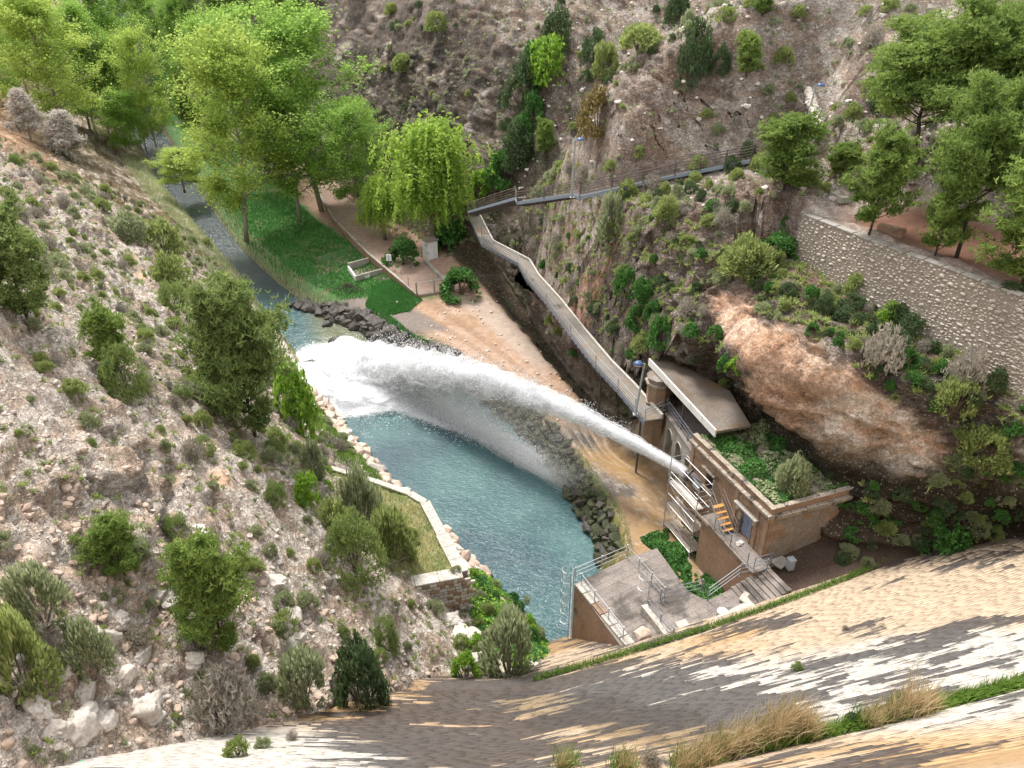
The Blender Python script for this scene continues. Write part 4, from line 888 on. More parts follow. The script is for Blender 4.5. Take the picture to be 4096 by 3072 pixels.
# low walls, trough and covers on the platform
t = thing('low_wall', 'sloping low concrete wall carrying the short railing on the platform', 'wall', tuple(P(2560, 2455, PZ)))
q = P(2690, 2590, PZ) - P(2560, 2455, PZ); MB().add([(0, 0, 0), (.45, .1, 0), (q.x + .45, q.y + .1, 0), (q.x, q.y, 0), (0, 0, .75), (.45, .1, .75), (q.x + .45, q.y + .1, .15), (q.x, q.y, .15)], [(0, 3, 2, 1), (4, 5, 6, 7), (0, 1, 5, 4), (1, 2, 6, 5), (2, 3, 7, 6), (3, 0, 4, 7)]).obj('wall', M['concrete_pale'], t, bevel=.02)
t = thing('low_wall', 'lichened concrete upstand with a yellow end beside the foot of the dam', 'wall', tuple(P(2830, 2530, PZ)))
q = P(3010, 2440, PZ) - P(2830, 2530, PZ); MB().beam((0, 0, .28), (q.x, q.y, .28), .75, .56).obj('wall', M['concrete_pale'], t, bevel=.03)
dq = q.normalized(); MB().box(Vector((0, 0, .30)) - dq * .06, (.055, .36, .28), dq, Vector((-dq.y, dq.x, 0))).obj('end_face', M['yellow_paint'], t)
def disk(name, p, r, h, mat, label, cat, par=None):
    a = [(r * math.cos(x), r * math.sin(x)) for x in np.linspace(0, 2 * math.pi, 20, endpoint=False)]
    return link(name, MB().prism(a, 0, h).mesh(name, mat), par, loc=p, label=label, cat=cat)
disk('manhole_cover', P(2890, 2447, PZ + .02), .33, .07, M['white_paint'], 'round white cover lying on the platform beside the concrete upstand', 'cover')
link('slab', MB().box((0, 0, .05), (.38, .3, .05)).mesh('slab', M['concrete_pale']), None, loc=P(2730, 2500, PZ), rot=(0, 0, .4), label='pale square slab lying on the platform near the foot of the dam', cat='slab', bevel=.01)
link('boulder', ROCKS['rock_pink'][3], None, loc=P(2570, 2535, 5.9), rot=(.2, .1, .6), scale=(1.1, 1.0, 1.2), label='upright brown and white boulder standing on the platform beside the low wall', cat='boulder')
link('slab', MB().box((0, 0, .06), (.45, .34, .06)).mesh('slab', M['concrete_pale']), None, loc=P(2985, 2395, 6.1), rot=(0.05, 0, .9), label='broken pale slab lying beside the lower stone steps', cat='slab', bevel=.01)
# steps
st = thing('stone_steps', 'worn grey stone steps climbing from the platform to the house path', 'steps', tuple(P(3020, 2390, 6))); 
s0 = P(2965, 2400, 6.0); s1 = P(3120, 2310, 6.9); dd = Vector((s1.x - s0.x, s1.y - s0.y, 0)); dn = dd.normalized(); sd2 = Vector((-dn.y, dn.x, 0))
for k in range(8):
    p = s0.lerp(s1, (k + .5) / 8) - st.location; MB().box(p + Vector((0, 0, -.25)), (dd.length / 16, 1.15, .3), dn, sd2).obj('step', M['slab'], st, bevel=.015)
link('cabinet', MB().box((0, 0, .4), (.2, .2, .4)).box((0, 0, .83), (.24, .24, .03)).mesh('cabinet', M['blue_grey_box']), None, loc=P(3158, 2275, 6.7), rot=(0, 0, .3), label='small grey metal cabinet on the dark ground beside the house', cat='cabinet', bevel=.01)
link('slab', MB().box((0, 0, .05), (.5, .3, .05)).mesh('slab', M['concrete']), None, loc=P(3125, 2255, 6.75), rot=(0, 0, .7), label='grey slab lying beside the small grey cabinet', cat='slab')

# ---- the outlet house
C0 = Vector((16.5, 38.7, 0)); ha = Vector((-.348, .937, 0)); hn = Vector((-.937, -.348, 0)); UP = Vector((0, 0, 1))
house = thing('outlet_house', 'brown stone valve house with a grey-blue door, moulded cornice and overgrown flat roof', 'house', (C0.x, C0.y, 0))
def H(s, o, z): return ha * s + hn * o + UP * z            # local to the house
def hbox(mb, s0, s1, o0, o1, z0, z1): return mb.box(H((s0 + s1) / 2, (o0 + o1) / 2, (z0 + z1) / 2), (abs(s1 - s0) / 2, abs(o1 - o0) / 2, abs(z1 - z0) / 2), ha, hn)
Ls, ZS, ZT = 9.3, 6.95, 10.2
mb = MB(); hbox(mb, .28, Ls - .02, -6.5, -.30, 5.0, ZT); mb.obj('walls', M['opening_shade'], house)  # near-black inner box: shade behind door and window put into colour
mb = MB(); hbox(mb, .0, Ls, -1.0, 0.02, 1.0, ZS - .02); mb.obj('plinth', M['brown_plaster'], house)
DOOR = (1.55, 2.75, ZS, 9.1); WIN = (6.2, 7.1, 7.9, 9.2)
def rows_of(z0, z1, h):
    n = round((z1 - z0) / h); return [(z0 + (z1 - z0) * k / n, z0 + (z1 - z0) * (k + 1) / n) for k in range(n)]
bn = 0
for ri, (za, zb) in enumerate(rows_of(ZS, ZT, .36)):
    s = .30; brk = [s]
    x = s + (.35 if ri % 2 else .7)
    while x < Ls: brk.append(x); x += R.uniform(.62, .84)
    brk.append(Ls)
    for a, b in zip(brk[:-1], brk[1:]):
        segs = [(a, b)]
        for (d0, d1, dz0, dz1) in (DOOR, WIN):
            if zb > dz0 + .05 and za < dz1 - .05:
                ns = []
                for (p, q_) in segs:
                    if q_ <= d0 or p >= d1: ns.append((p, q_))
                    else:
                        if p < d0 - .05: ns.append((p, d0))
                        if q_ > d1 + .05: ns.append((d1, q_))
                segs = ns
        for (p, q_) in segs:
            if q_ - p > .08:
                mb = MB(); hbox(mb, p + .008, q_ - .008, -.3, R.uniform(-.006, .008), za + .007, zb - .007); mb.obj('stone_block', M['brown_stone'], house); bn += 1
for ri, (za, zb) in enumerate(rows_of(6.4, ZT, .38)):
    x = 0.0; first = True
    while x < 6.2:
        L = (.3 if ri % 2 else .6) if first else R.uniform(.6, .85); first = False
        mb = MB(); hbox(mb, R.uniform(-.006, .006), .29, -min(6.3, x + L) + .008, -x - .008 + (.012 if x == 0 else 0), za + .007, zb - .007)
        mb.obj('stone_block', M['brown_stone'] if x < .2 or R.random() < .25 else M['mortar'], house); x += L; bn += 1
# corner pilasters
for s_ in (.05, 1.0, 3.3, Ls - .45):
    mb = MB(); hbox(mb, s_, s_ + .38, .012, .075, ZS, ZT - .02); mb.obj('pilaster', M['brown_stone'], house, bevel=.01)
# cornice (two bands), parapet, roof
for k, (z0, z1, o) in enumerate(((ZT, ZT + .14, .24), (ZT + .14, ZT + .2, .12), (ZT + .2, ZT + .32, .30))):
    x = -.1
    while x < Ls:
        L = R.uniform(.7, 1.2)
        mb = MB(); hbox(mb, x + .01, min(Ls + .1, x + L) - .01, -.28, o * R.uniform(.8, 1.05), z0, z1 - .005); mb.obj('cornice_stone', M['trim_stone'], house, bevel=.02); x += L
    x = .3
    while x < 6.2:
        L = R.uniform(.8, 1.3); mb = MB(); hbox(mb, -o * R.uniform(.8, 1.05), .28, -min(6.3, x + L) + .01, -x - .01, z0, z1 - .005); mb.obj('cornice_stone', M['trim_stone'], house, bevel=.02); x += L
mb = MB(); hbox(mb, .0, Ls, -.30, .0, ZT + .32, ZT + .72); mb.obj('parapet', M['brown_plaster'], house, bevel=.02)
mb = MB(); hbox(mb, .0, .3, -6.3, -.31, ZT + .32, ZT + .72); mb.obj('parapet', M['brown_plaster'], house, bevel=.02)
mb = MB(); hbox(mb, -.03, Ls + .03, -.36, .05, ZT + .72, ZT + .80); hbox(mb, -.03, .35, -6.4, -.37, ZT + .722, ZT + .80); mb.obj('parapet_coping', M['trim_stone'], house, bevel=.02)
mb = MB(); hbox(mb, .3, Ls - .02, -6.5, -.31, ZT + .25, ZT + .5); mb.obj('roof', M['mortar'], house)
md = [(.3 * math.cos(a), .3 * math.sin(a)) for a in np.linspace(0, 2 * math.pi, 18, endpoint=False)]
em = MB(); em.v = [tuple(H(4.5, .02, ZT + .55) + ha * x + UP * y) for x, y in md] + [tuple(H(4.5, .12, ZT + .55) + ha * x * .9 + UP * y * .9) for x, y in md] + [tuple(H(4.5, .12, ZT + .55) + ha * x * .6 + UP * y * .6) for x, y in md] + [tuple(H(4.5, .05, ZT + .55) + ha * x * .55 + UP * y * .55) for x, y in md]
for k in range(3):
    for i in range(18): em.f.append((k * 18 + i, k * 18 + (i + 1) % 18, (k + 1) * 18 + (i + 1) % 18, (k + 1) * 18 + i))
em.f.append(tuple(54 + i for i in range(18))); em.obj('carved_medallion', M['trim_stone'], house)
# door
dr = MB(); hbox(dr, DOOR[0], DOOR[1], -.26, -.24, DOOR[2], DOOR[3]); dfr = dr.obj('dark_door_panel', M['opening_shade'], house)  # near-black sheet across the doorway, shade painted behind the leaves
for k in (0, 1):
    a = DOOR[0] + .04 + k * .57; mb = MB(); hbox(mb, a, a + .55, -.23, -.17, ZS + .03, 9.05); hbox(mb, a + .02, a + .53, -.168, -.15, ZS + .1, ZS + .2); hbox(mb, a + .02, a + .53, -.168, -.15, 8.75, 8.85); hbox(mb, a + .02, a + .53, -.168, -.15, 7.9, 8.0); mb.obj('door_leaf', M['door_blue'], house, bevel=.005)
mb = MB(); hbox(mb, 1.50, 1.56, -.2, .05, ZS, 9.1); hbox(mb, 2.74, 3.0, -.2, .05, ZS, 9.1); mb.obj('door_jamb', M['trim_stone'], house, bevel=.01)
mb = MB(); hbox(mb, .95, 3.35, .012, .34, 9.22, 9.36); hbox(mb, 1.1, 3.2, .012, .2, 9.1, 9.22); mb.obj('door_lintel', M['concrete_pale'], house, bevel=.015)
for s_ in (1.1, 2.95): mb = MB(); hbox(mb, s_, s_ + .2, .012, .24, 8.8, 9.095); mb.obj('lintel_bracket', M['concrete_pale'], house, bevel=.02)
# window
mb = MB(); hbox(mb, 5.9, 7.45, .012, .30, 9.36, 9.5); hbox(mb, 6.0, 7.35, .012, .18, 9.24, 9.36); wl = mb.obj('window_lintel', M['trim_stone'], house, bevel=.015)
mb = MB(); hbox(mb, 5.95, 7.35, .01, .16, 7.76, 7.88); mb.obj('window_sill', M['trim_stone'], house, bevel=.01)
mb = MB(); hbox(mb, WIN[0], WIN[1], -.27, -.25, WIN[2], WIN[3]); wn_ = mb.obj('window', M['opening_shade'], house)
for k in range(5): mb = MB(); mb.tube([H(WIN[0] + .1 + k * .17, -.1, WIN[2]), H(WIN[0] + .1 + k * .17, -.1, WIN[3])], .012, 5); mb.obj('grille_bar', M['steel_dark'], wn_)
for k in range(5): mb = MB(); mb.tube([H(WIN[0], -.1, WIN[2] + .15 + k * .25), H(WIN[1], -.1, WIN[2] + .15 + k * .25)], .012, 5); mb.obj('grille_bar', M['steel_dark'], wn_)
# house path and its wall
mb = MB(); hbox(mb, -.9, 5.1, .03, 1.35, 1.0, 6.78); mb.obj('terrace_wall', M['brown_plaster'], house)
mb = MB(); hbox(mb, -.95, 5.15, .03, 1.45, 6.785, 6.94); mb.obj('door_path', M['slab'], house, bevel=.02)
mb = MB(); hbox(mb, -.35, 0.02, -4, .0, 5.5, 6.62); mb.obj('kerb', M['concrete_pale'], house, bevel=.02)
hw = Vector((C0.x, C0.y, 0))
railing('house_railing', [hw + H(-.2, 1.35, 6.94), hw + H(3.6, 1.35, 6.94)], 1.0, 2, M['rail_grey'], 'low grey railing along the path in front of the blue door', step=1.9)
railing('house_railing', [hw + H(-.5, -.3, 6.7), hw + H(-.7, 1.2, 6.9)], 1.0, 3, M['rail_grey'], 'grey railing panel at the near corner of the stone house', step=1.3)
link('stone', ROCKS['rock_pale'][2], None, loc=hw + H(1.7, .6, 6.98), scale=(.55, .5, .35), rot=(0, 0, .5), label='pale flat stone lying on the path in front of the blue door', cat='stone')
# wooden treads up to the scaffold
ws = thing('metal_stair', 'narrow metal stair with orange wooden treads beside the blue door', 'stairs', tuple(hw + H(2.95, .75, 6.95)))
def W(s, o, z): return hw + H(s, o, z) - ws.location
for k in range(5):
    s = 3.05 + k * .33; z = 7.15 + k * .26; MB().box(W(s, .72, z), (.15, .42, .022), ha, hn).obj('tread', M['wood_orange'], ws)
for o in (.28, 1.16):
    MB().beam(W(2.75, o, 6.98), W(4.65, o, 8.45), .04, .12).obj('stringer', M['steel'], ws)
    hr = MB().tube([W(2.75, o, 6.98), W(2.75, o, 7.95), W(4.65, o, 9.4), W(4.65, o, 8.45)], .022, 6); hr.tube([W(2.75, o, 7.5), W(4.65, o, 8.95)], .016, 6); hr.obj('handrail', M['steel'], ws)
# ---- scaffolding
sc = thing('scaffolding', 'galvanised scaffolding tower with plank decks standing against the outlet end of the house', 'scaffolding', tuple(hw + H(7.6, .8, 2.5)))
def Q(s, o, z): return hw + H(s, o, z) - sc.location
S0, S1, O0, O1 = 5.75, 9.55, .35, 1.45
for s, o in ((S0, O0), (S0, O1), (S1, O0), (S1, O1)):
    mb = MB().tube([Q(s, o, 1.6), Q(s, o, 9.35)], .032, 6)
    for z in np.arange(2.5, 9.3, .5): mb.tube([Q(s, o, z - .04), Q(s, o, z + .04)], .055, 6)
    mb.obj('standard', M['steel'], sc)
for s in (S0, S1):
    for z in np.arange(2.6, 9.3, .5): MB().tube([Q(s, O0, z), Q(s, O1, z)], .02, 5).obj('frame_rung', M['steel'], sc)
for z in (3.0, 4.95, 5.9, 6.9, 7.4, 7.9, 8.9): MB().tube([Q(S0, O1, z), Q(S1, O1, z)], .022, 5).obj('guard_rail', M['steel'], sc)
for z in (3.0, 6.9, 7.9, 8.9): MB().tube([Q(S0, O0, z), Q(S1, O0, z)], .022, 5).obj('guard_rail', M['steel'], sc)
for a, b in ((2.7, 4.9), (4.9, 6.9), (6.9, 4.95), (4.9, 2.7)): MB().tube([Q(S0, O1, a), Q(S1, O1, b)], .018, 5).obj('brace', M['steel'], sc)
for z, m_ in ((3.0, 'plank'), (4.95, 'plank'), (6.95, 'concrete_pale')):
    for k in range(3):
        o = O0 + .17 + k * .37 if z < 6.9 else O1 - .17 - k * .31
        if z > 6.9 and k == 2: continue
        MB().box(Q((S0 + S1) / 2, o, z), ((S1 - S0) / 2 - .03, .155, .025), ha, hn).obj('deck_plank', M[m_], sc)
MB().box(Q(7.7, O0, 7.6), (.42, .02, .35), ha, hn).obj('panel', M['blue_grey_box'], sc)
MB().box(Q(5.0, 1.5, 6.9), (.9, .02, .12), ha, hn).obj('toe_board', M['plank'], sc)
MB().tube([Q(8.2, .55, 5.2), Q(S1, .55, 5.2)], .02, 5).obj('guard_rail', M['steel'], sc)
# outlet nozzle
nz_ = thing('outlet_pipe', 'dark steel outlet pipe behind the scaffolding from which the jet shoots', 'pipe', (13.3, 46.7, 7.75))
dj = Vector((jd[0], jd[1], .12)).normalized()
MB().tube([-dj * 1.4, dj * .1], .42, 16).obj('pipe', M['steel_dark'], nz_); MB().tube([dj * .0, dj * .12], .52, 16).obj('flange', M['steel_dark'], nz_)
# ---- viaduct with arches
vd = thing('arched_viaduct', 'small grey concrete viaduct of three arches carrying the walkway to the house', 'viaduct', (13.2, 50.4, 0))
v0, v1 = Vector((12.6, 53.6, 0)), Vector((13.75, 47.4, 0)); vdir = (v1 - v0).normalized(); vL = (v1 - v0).length; vb = Vector((-vdir.y, vdir.x, 0)); vb = vb if vb.x > 0 else -vb
def V(s, o, z): return v0 + vdir * s + vb * o + UP * z - vd.location
wa, zt = 1.25, 8.75; cs = [1.05, 3.05, 5.05]; mb = MB()
def colbox(s0, s1, z0a, z0b, z1_):
    v = []
    for o in (0, .55): v += [V(s0, o, z0a), V(s1, o, z0b), V(s1, o, z1_), V(s0, o, z1_)]
    mb.add(v, [(0, 1, 2, 3), (7, 6, 5, 4), (0, 4, 5, 1), (3, 2, 6, 7), (0, 3, 7, 4), (1, 5, 6, 2)])
prev = 0
for c_ in cs:
    colbox(prev, c_ - wa / 2, 1.5, 1.5, zt); zs_ = 7.4; n = 10
    for k in range(n):
        a0, a1 = math.pi * k / n, math.pi * (k + 1) / n; x0, x1 = c_ - wa / 2 * math.cos(a0), c_ - wa / 2 * math.cos(a1)
        colbox(x0, x1, zs_ + wa / 2 * math.sin(a0), zs_ + wa / 2 * math.sin(a1), zt)
    prev = c_ + wa / 2
colbox(prev, vL, 1.5, 1.5, zt); mb.obj('arcade_wall', M['concrete'], vd)
mb = MB(); mb.box(V(vL / 2, 1.5, 5.0), (vL / 2, .05, 3.7), vdir, vb); mb.obj('dark_arch_panel', M['opening_shade'], vd)  # near-black sheet: shade inside the arches put into its colour
mb = MB(); mb.box(V(vL / 2, 1.35, 8.86), (vL / 2 + .1, 1.5, .1), vdir, vb); mb.obj('deck', M['slab'], vd, bevel=.02)
for c_ in cs:
    am = MB(); pr = [V(c_ - wa / 2 * 1.0 * math.cos(a), -.03, 7.4 + wa / 2 * math.sin(a)) for a in np.linspace(0, math.pi, 12)]; am.tube(pr, .06, 5); am.obj('arch_ring', M['concrete_pale'], vd)
railing('viaduct_railing', [v0 + Vector((.1, 0, 8.97)), v1 + Vector((.1, .3, 8.97))], 1.05, 3, M['rail_grey'], 'grey railing on top of the arched viaduct', step=2.2)
# polygonal stone turret
tr = thing('stone_turret', 'small eight sided brown stone turret with moulded bands beside the walkway', 'turret', (12.1, 55.3, 8.9))
oc = lambda r, a0=.39: [(r * math.cos(a0 + k * math.pi / 4), r * math.sin(a0 + k * math.pi / 4)) for k in range(8)]
MB().prism(oc(.98), -4, 2.1).obj('drum', M['brown_stone'], tr); MB().prism(oc(1.1), .18, .36).obj('base_band', M['trim_stone'], tr, bevel=.03)
MB().prism(oc(1.1), 1.9, 2.0).prism(oc(1.2), 2.0, 2.14).obj('cornice', M['trim_stone'], tr); MB().prism(oc(1.0), 2.14, 2.5).prism(oc(1.12), 2.5, 2.6).obj('cap', M['concrete_stained'], tr, bevel=.03)
# brick stub
bs = thing('brick_pier', 'short pier of brown blocks against the cliff behind the turret', 'pier', (12.9, 59.0, 10.2))
MB().box((0, 0, -3), (.72, .5, 3.9)).obj('core', M['mortar'], bs)
for r_ in range(9):
    for k in range(3): MB().box((-.5 + k * .5 + (.12 if r_ % 2 else -.02), -.54, .1 + r_ * .23 - 1.2), (.23, .06, .1)).obj('stone_block', M['brown_stone'], bs)
# canopy with white edge
cy = thing('canopy', 'flat puddled concrete canopy with a long white edge beam beneath the pink cliff', 'canopy', (13, 51, 11.9))
cpoly = [(11.5, 56.9), (14.5, 46.2), (17.2, 47.0), (16.9, 52.0), (14.2, 56.2), (12.2, 57.8)]
MB().prism([(x - 13, y - 51) for x, y in reversed(cpoly)][::-1], -.12, .08).obj('roof_slab', M['canopy_roof'], cy)
e0, e1 = Vector((11.4 - 13, 57.0 - 51, .02)), Vector((14.45 - 13, 46.0 - 51, .02))
for k in range(6): MB().beam(e0.lerp(e1, k / 6 + .002), e0.lerp(e1, (k + 1) / 6 - .002), .12, .62).obj('edge_panel', M['concrete_white'], cy, bevel=.01)
for (x, y) in ((13.35, 51.3), (14.5, 47.5), (12.2, 56)): MB().box((x - 13, y - 51, -1.5), (.11, .11, 1.45)).obj('post', M['steel_dark'], cy)
# ---- lower walkway
outer = [P(a, b, 9.0) for a, b in ((1876, 868), (1927, 975), (2072, 1053), (2104, 1114), (2186, 1209), (2281, 1335), (2382, 1462), (2471, 1557), (2540, 1639), (2578, 1684))]
wk = thing('walkway', 'concrete walkway on steel beams running along the foot of the cliff to the viaduct', 'walkway', tuple(outer[-1])); wo = Vector(outer[-1])
outer = [outer[0]] + outer[1:]
def side_of(pl, d):
    out = []
    for i, p in enumerate(pl):
        t_ = (pl[min(i + 1, len(pl) - 1)] - pl[max(i - 1, 0)]); t_.z = 0; t_.normalize(); out.append(p + Vector((t_.y, -t_.x, 0)) * d)
    return out
inner = side_of(outer, -1.55)
if inner[4].x < outer[4].x: inner = side_of(outer, 1.55)
for i in range(len(outer) - 1):
    a, b, c_, d_2 = outer[i], outer[i + 1], inner[i + 1], inner[i]; v = [p - wo for p in (a, b, c_, d_2)]; v += [p - UP * .14 for p in v]
    MB().add(v, [(0, 1, 2, 3), (7, 6, 5, 4), (0, 4, 5, 1), (1, 5, 6, 2), (2, 6, 7, 3), (3, 7, 4, 0)]).obj('deck', M['walk_deck'], wk)
    MB().beam(a - wo - UP * (.16 + .004 * i), b - wo - UP * (.16 + .004 * i), .07, .42).obj('edge_beam', M['rail_grey'], wk)
    MB().beam(c_ - wo + UP * (.08 + .004 * i), d_2 - wo + UP * (.08 + .004 * i), .22, .5).obj('kerb_wall', M['concrete_pale'], wk, bevel=.02)
cbm = {}
for p, q_ in zip(path_pts(outer[1:], .9), path_pts(inner[1:], .9 * 1.0)):
    MB().beam(p - wo + UP * -.30 + (p - q_).normalized() * .12, q_ - wo - UP * .30, .1, .14).obj('cross_beam', M['steel_dark'], wk)
for i in (3, 6, 8):
    p = inner[i].lerp(outer[i], .6); g = ground(p.x, p.y, 8.4); MB().tube([p - wo - UP * .3, Vector((p.x, p.y, g - .4)) - wo], .09, 6).obj('support_post', M['steel_dark'], wk)
railing('walkway_railing', [p + UP * .02 for p in outer[1:]] , 1.05, 4, M['steel'], 'long grey railing along the outer edge of the lower walkway', step=6, rail_r=.024, post_r=.05)
railing('walkway_railing', [outer[-1] + UP * .02, P(2667, 1640, 9.0)], 1.05, 3, M['rail_grey'], 'short railing closing the end of the lower walkway beside the lamp', step=3)
MB().add([tuple(v - wo) for v in (outer[-1], P(2667, 1640, 8.99), inner[-1] + Vector((.8, 1.2, -.01)), inner[-2] + Vector((0, 0, -.01)))], [(0, 1, 2, 3)]).obj('landing', M['walk_deck'], wk)
gt = thing('walkway_gate', 'grey barred metal gate standing open across the far part of the walkway', 'gate', tuple(P(1927, 972, 9.0)))
gd = (inner[1] - outer[1]).normalized()
MB().tube([(0, 0, 0), (0, 0, 2.3)], .05, 6).obj('post', M['rail_grey'], gt); gq = gd * 1.9; MB().tube([gq, gq + UP * 2.3], .05, 6).obj('post', M['rail_grey'], gt)
MB().tube([UP * 2.25, gq + UP * 2.25], .035, 6).tube([UP * .15, gq + UP * .15], .03, 6).tube([UP * 1.2, gq + UP * 1.2], .03, 6).obj('gate_frame', M['rail_grey'], gt)
for k in range(1, 9): MB().tube([gd * (1.9 * k / 9) + UP * .15, gd * (1.9 * k / 9) + UP * 2.25], .018, 5).obj('bar', M['rail_grey'], gt)
# ---- upper walkway and stairs
up = [P(1873, 845, 12.0), P(2060, 791, 19.3), P(2069, 810, 19.5), P(2288, 778, 21.2), P(2319, 788, 21.4), P(2700, 702, 23.4), P(3004, 642, 25.4)]
uw = thing('cliff_walkway', 'steel stepped walkway climbing across the cliff with a pale blue edge beam', 'walkway', tuple(up[2])); uo = Vector(up[2])
ub = side_of(up, 1.35)
if ub[4].y < up[4].y: ub = side_of(up, -1.35)
for i in range(len(up) - 1):
    a, b, c_, d_2 = up[i], up[i + 1], ub[i + 1], ub[i]
    if i != 1:
        n = max(2, int((b - a).length / .42))
        for k in range(n):
            f0, f1 = k / n, (k + 1) / n; p0, p1, p2, p3 = a.lerp(b, f0), a.lerp(b, f1), d_2.lerp(c_, f1), d_2.lerp(c_, f0); zz = min(p0.z, p1.z) * .0 + (p0.z + p1.z) / 2
            v = [Vector((q.x, q.y, zz)) - uo for q in (p0, p1, p2, p3)]; v += [q - UP * .05 for q in v]
            MB().add(v, [(0, 1, 2, 3), (7, 6, 5, 4), (0, 4, 5, 1), (1, 5, 6, 2), (2, 6, 7, 3), (3, 7, 4, 0)]).obj('tread', M['steel_dark'], uw)
            if k % 2 == 0 and i in (0, 3, 4, 5) or (i == 2): MB().beam(p0 - uo - UP * .28, p3 - uo - UP * .62, .08, .14).obj('bracket', M['steel_dark'], uw)
    MB().beam(a - uo - UP * .08, b - uo - UP * .08, .06, .30).obj('edge_beam', M['steel_blue'], uw)
for i in range(1, len(up)):
    for p in path_pts([up[i - 1], up[i]], 4.0)[:-1]:
        q = p + Vector((.5, .9, 0)); g = ground(q.x, q.y, q.z + .1); 
        if 0 < q.z - g < 6: MB().tube([q - uo, Vector((q.x, q.y, g - .3)) - uo], .06, 6).obj('support_post', M['steel_dark'], uw)
railing('cliff_railing', [p + UP * .03 for p in up[:4]], 1.05, 4, M['rail_brown'], 'brown railing on the outer edge of the climbing walkway left of its lamp', step=2.6, rail_r=.032, post_r=.05)
railing('cliff_railing', [p + UP * .03 for p in up[4:]], 1.05, 4, M['rail_brown'], 'brown railing on the outer edge of the climbing walkway right of its lamp', step=2.6, rail_r=.032, post_r=.05)
railing('cliff_railing', [p + UP * .03 for p in ub[2:]], 1.05, 4, M['rail_brown'], 'brown railing on the cliff side of the climbing walkway', step=2.6, rail_r=.032, post_r=.05)
# ---- lamps
def lamp(p, h, lean, label, arm=(-1, 0)):
    t = thing('street_lamp', label, 'lamp', tuple(p), 'lamps beside the walkways'); top = Vector((lean[0], lean[1], h)); ar = Vector((arm[0], arm[1], 0)).normalized()
    MB().tube([(0, 0, 0), top], .11, 8, r2=.075).obj('pole', M['steel'], t); MB().box((0, 0, .02), (.2, .2, .02)).obj('base_plate', M['steel'], t)
    MB().tube([top, top + ar * .28 + UP * .03], .035, 6).obj('arm', M['steel'], t); c = top + ar * .5
    dm = MB(); n, m_ = 14, 5
    for k in range(m_ + 1):
        a = math.pi / 2 * k / m_
        for i in range(n): th = 2 * math.pi * i / n; dm.v.append((c.x + .38 * math.cos(a) * math.cos(th), c.y + .38 * math.cos(a) * math.sin(th), c.z + .26 * math.sin(a)))
    for k in range(m_):
        for i in range(n): dm.f.append((k * n + i, k * n + (i + 1) % n, (k + 1) * n + (i + 1) % n, (k + 1) * n + i))
    dm.obj('dome', M['lamp_blue'], t, smooth=True)
    gm = MB()
    for k in range(m_ + 1):
        a = math.pi / 2 * k / m_
        for i in range(n): th = 2 * math.pi * i / n; gm.v.append((c.x + .36 * math.cos(a) * math.cos(th), c.y + .36 * math.cos(a) * math.sin(th), c.z - .2 * math.sin(a) - .003))
    for k in range(m_):
        for i in range(n): gm.f.append((k * n + i, (k + 1) * n + i, (k + 1) * n + (i + 1) % n, k * n + (i + 1) % n))
    gm.obj('globe', M['lamp_glass'], t, smooth=True)
lamp(P(2541, 1657, 9.0), 4.7, (.35, -.1), 'grey lamp post with a pale blue dome beside the lower walkway', (-1, -.1))
lamp(P(2287, 790, 21.3), 5.3, (.1, 0), 'lamp post with a blue dome standing at the bend of the climbing walkway', (.5, 0))
lamp(P(3203, 585, 26.3), 5.2, (.35, 0), 'lamp post with a blue dome rising behind the small pine near the top steps', (.2, -.3))
# ---- retaining wall on the ledge, pale stones set in earth mortar
rw = thing('retaining_wall', 'long battered retaining wall of pale rubble stones under the pine ledge', 'wall', (26, 48, 20)); ro = Vector((26, 48, 20))
wt = [Vector((22.0, 57.2, 24.35)), Vector((24.9, 51.6, 24.2)), Vector((27.5, 46.7, 24.15)), Vector((29.9, 42.0, 24.1)), Vector((31.2, 39.5, 24.0))]
wb = [Vector((21.2, 56.8, 17.6)), Vector((23.9, 51.1, 17.4)), Vector((26.4, 46.1, 17.2)), Vector((28.7, 41.4, 17.0)), Vector((29.9, 39.0, 17.0))]
ln = Vector((-.89, -.46, 0)); mb = MB(); nseg = 40; tp2, bt2 = [], []
def along(pl, f):
    x = f * (len(pl) - 1); i = min(int(x), len(pl) - 2); return pl[i].lerp(pl[i + 1], x - i)
for k in range(nseg + 1): tp2.append(along(wt, k / nseg) - ro); bt2.append(along(wb, k / nseg) - ro)
mb.v = [tuple(v) for v in tp2 + bt2 + [v - ln * 1.2 for v in tp2] + [v - ln * 1.2 for v in bt2]]; n = nseg + 1
for k in range(nseg): mb.f += [(k, n + k, n + k + 1, k + 1), (k, k + 1, 2 * n + k + 1, 2 * n + k), (2 * n + k, 2 * n + k + 1, 3 * n + k + 1, 3 * n + k)]
mb.f += [(0, 2 * n, 3 * n, n)]; mb.obj('core', M['mortar'], rw)
for k in range(16):
    a, b = along(wt, k / 16 + .002), along(wt, (k + 1) / 16 - .002); MB().beam(a - ro - ln * .25 + UP * .03, b - ro - ln * .25 + UP * .03, .6, .12).obj('coping_stone', M['concrete'], rw, bevel=.02)
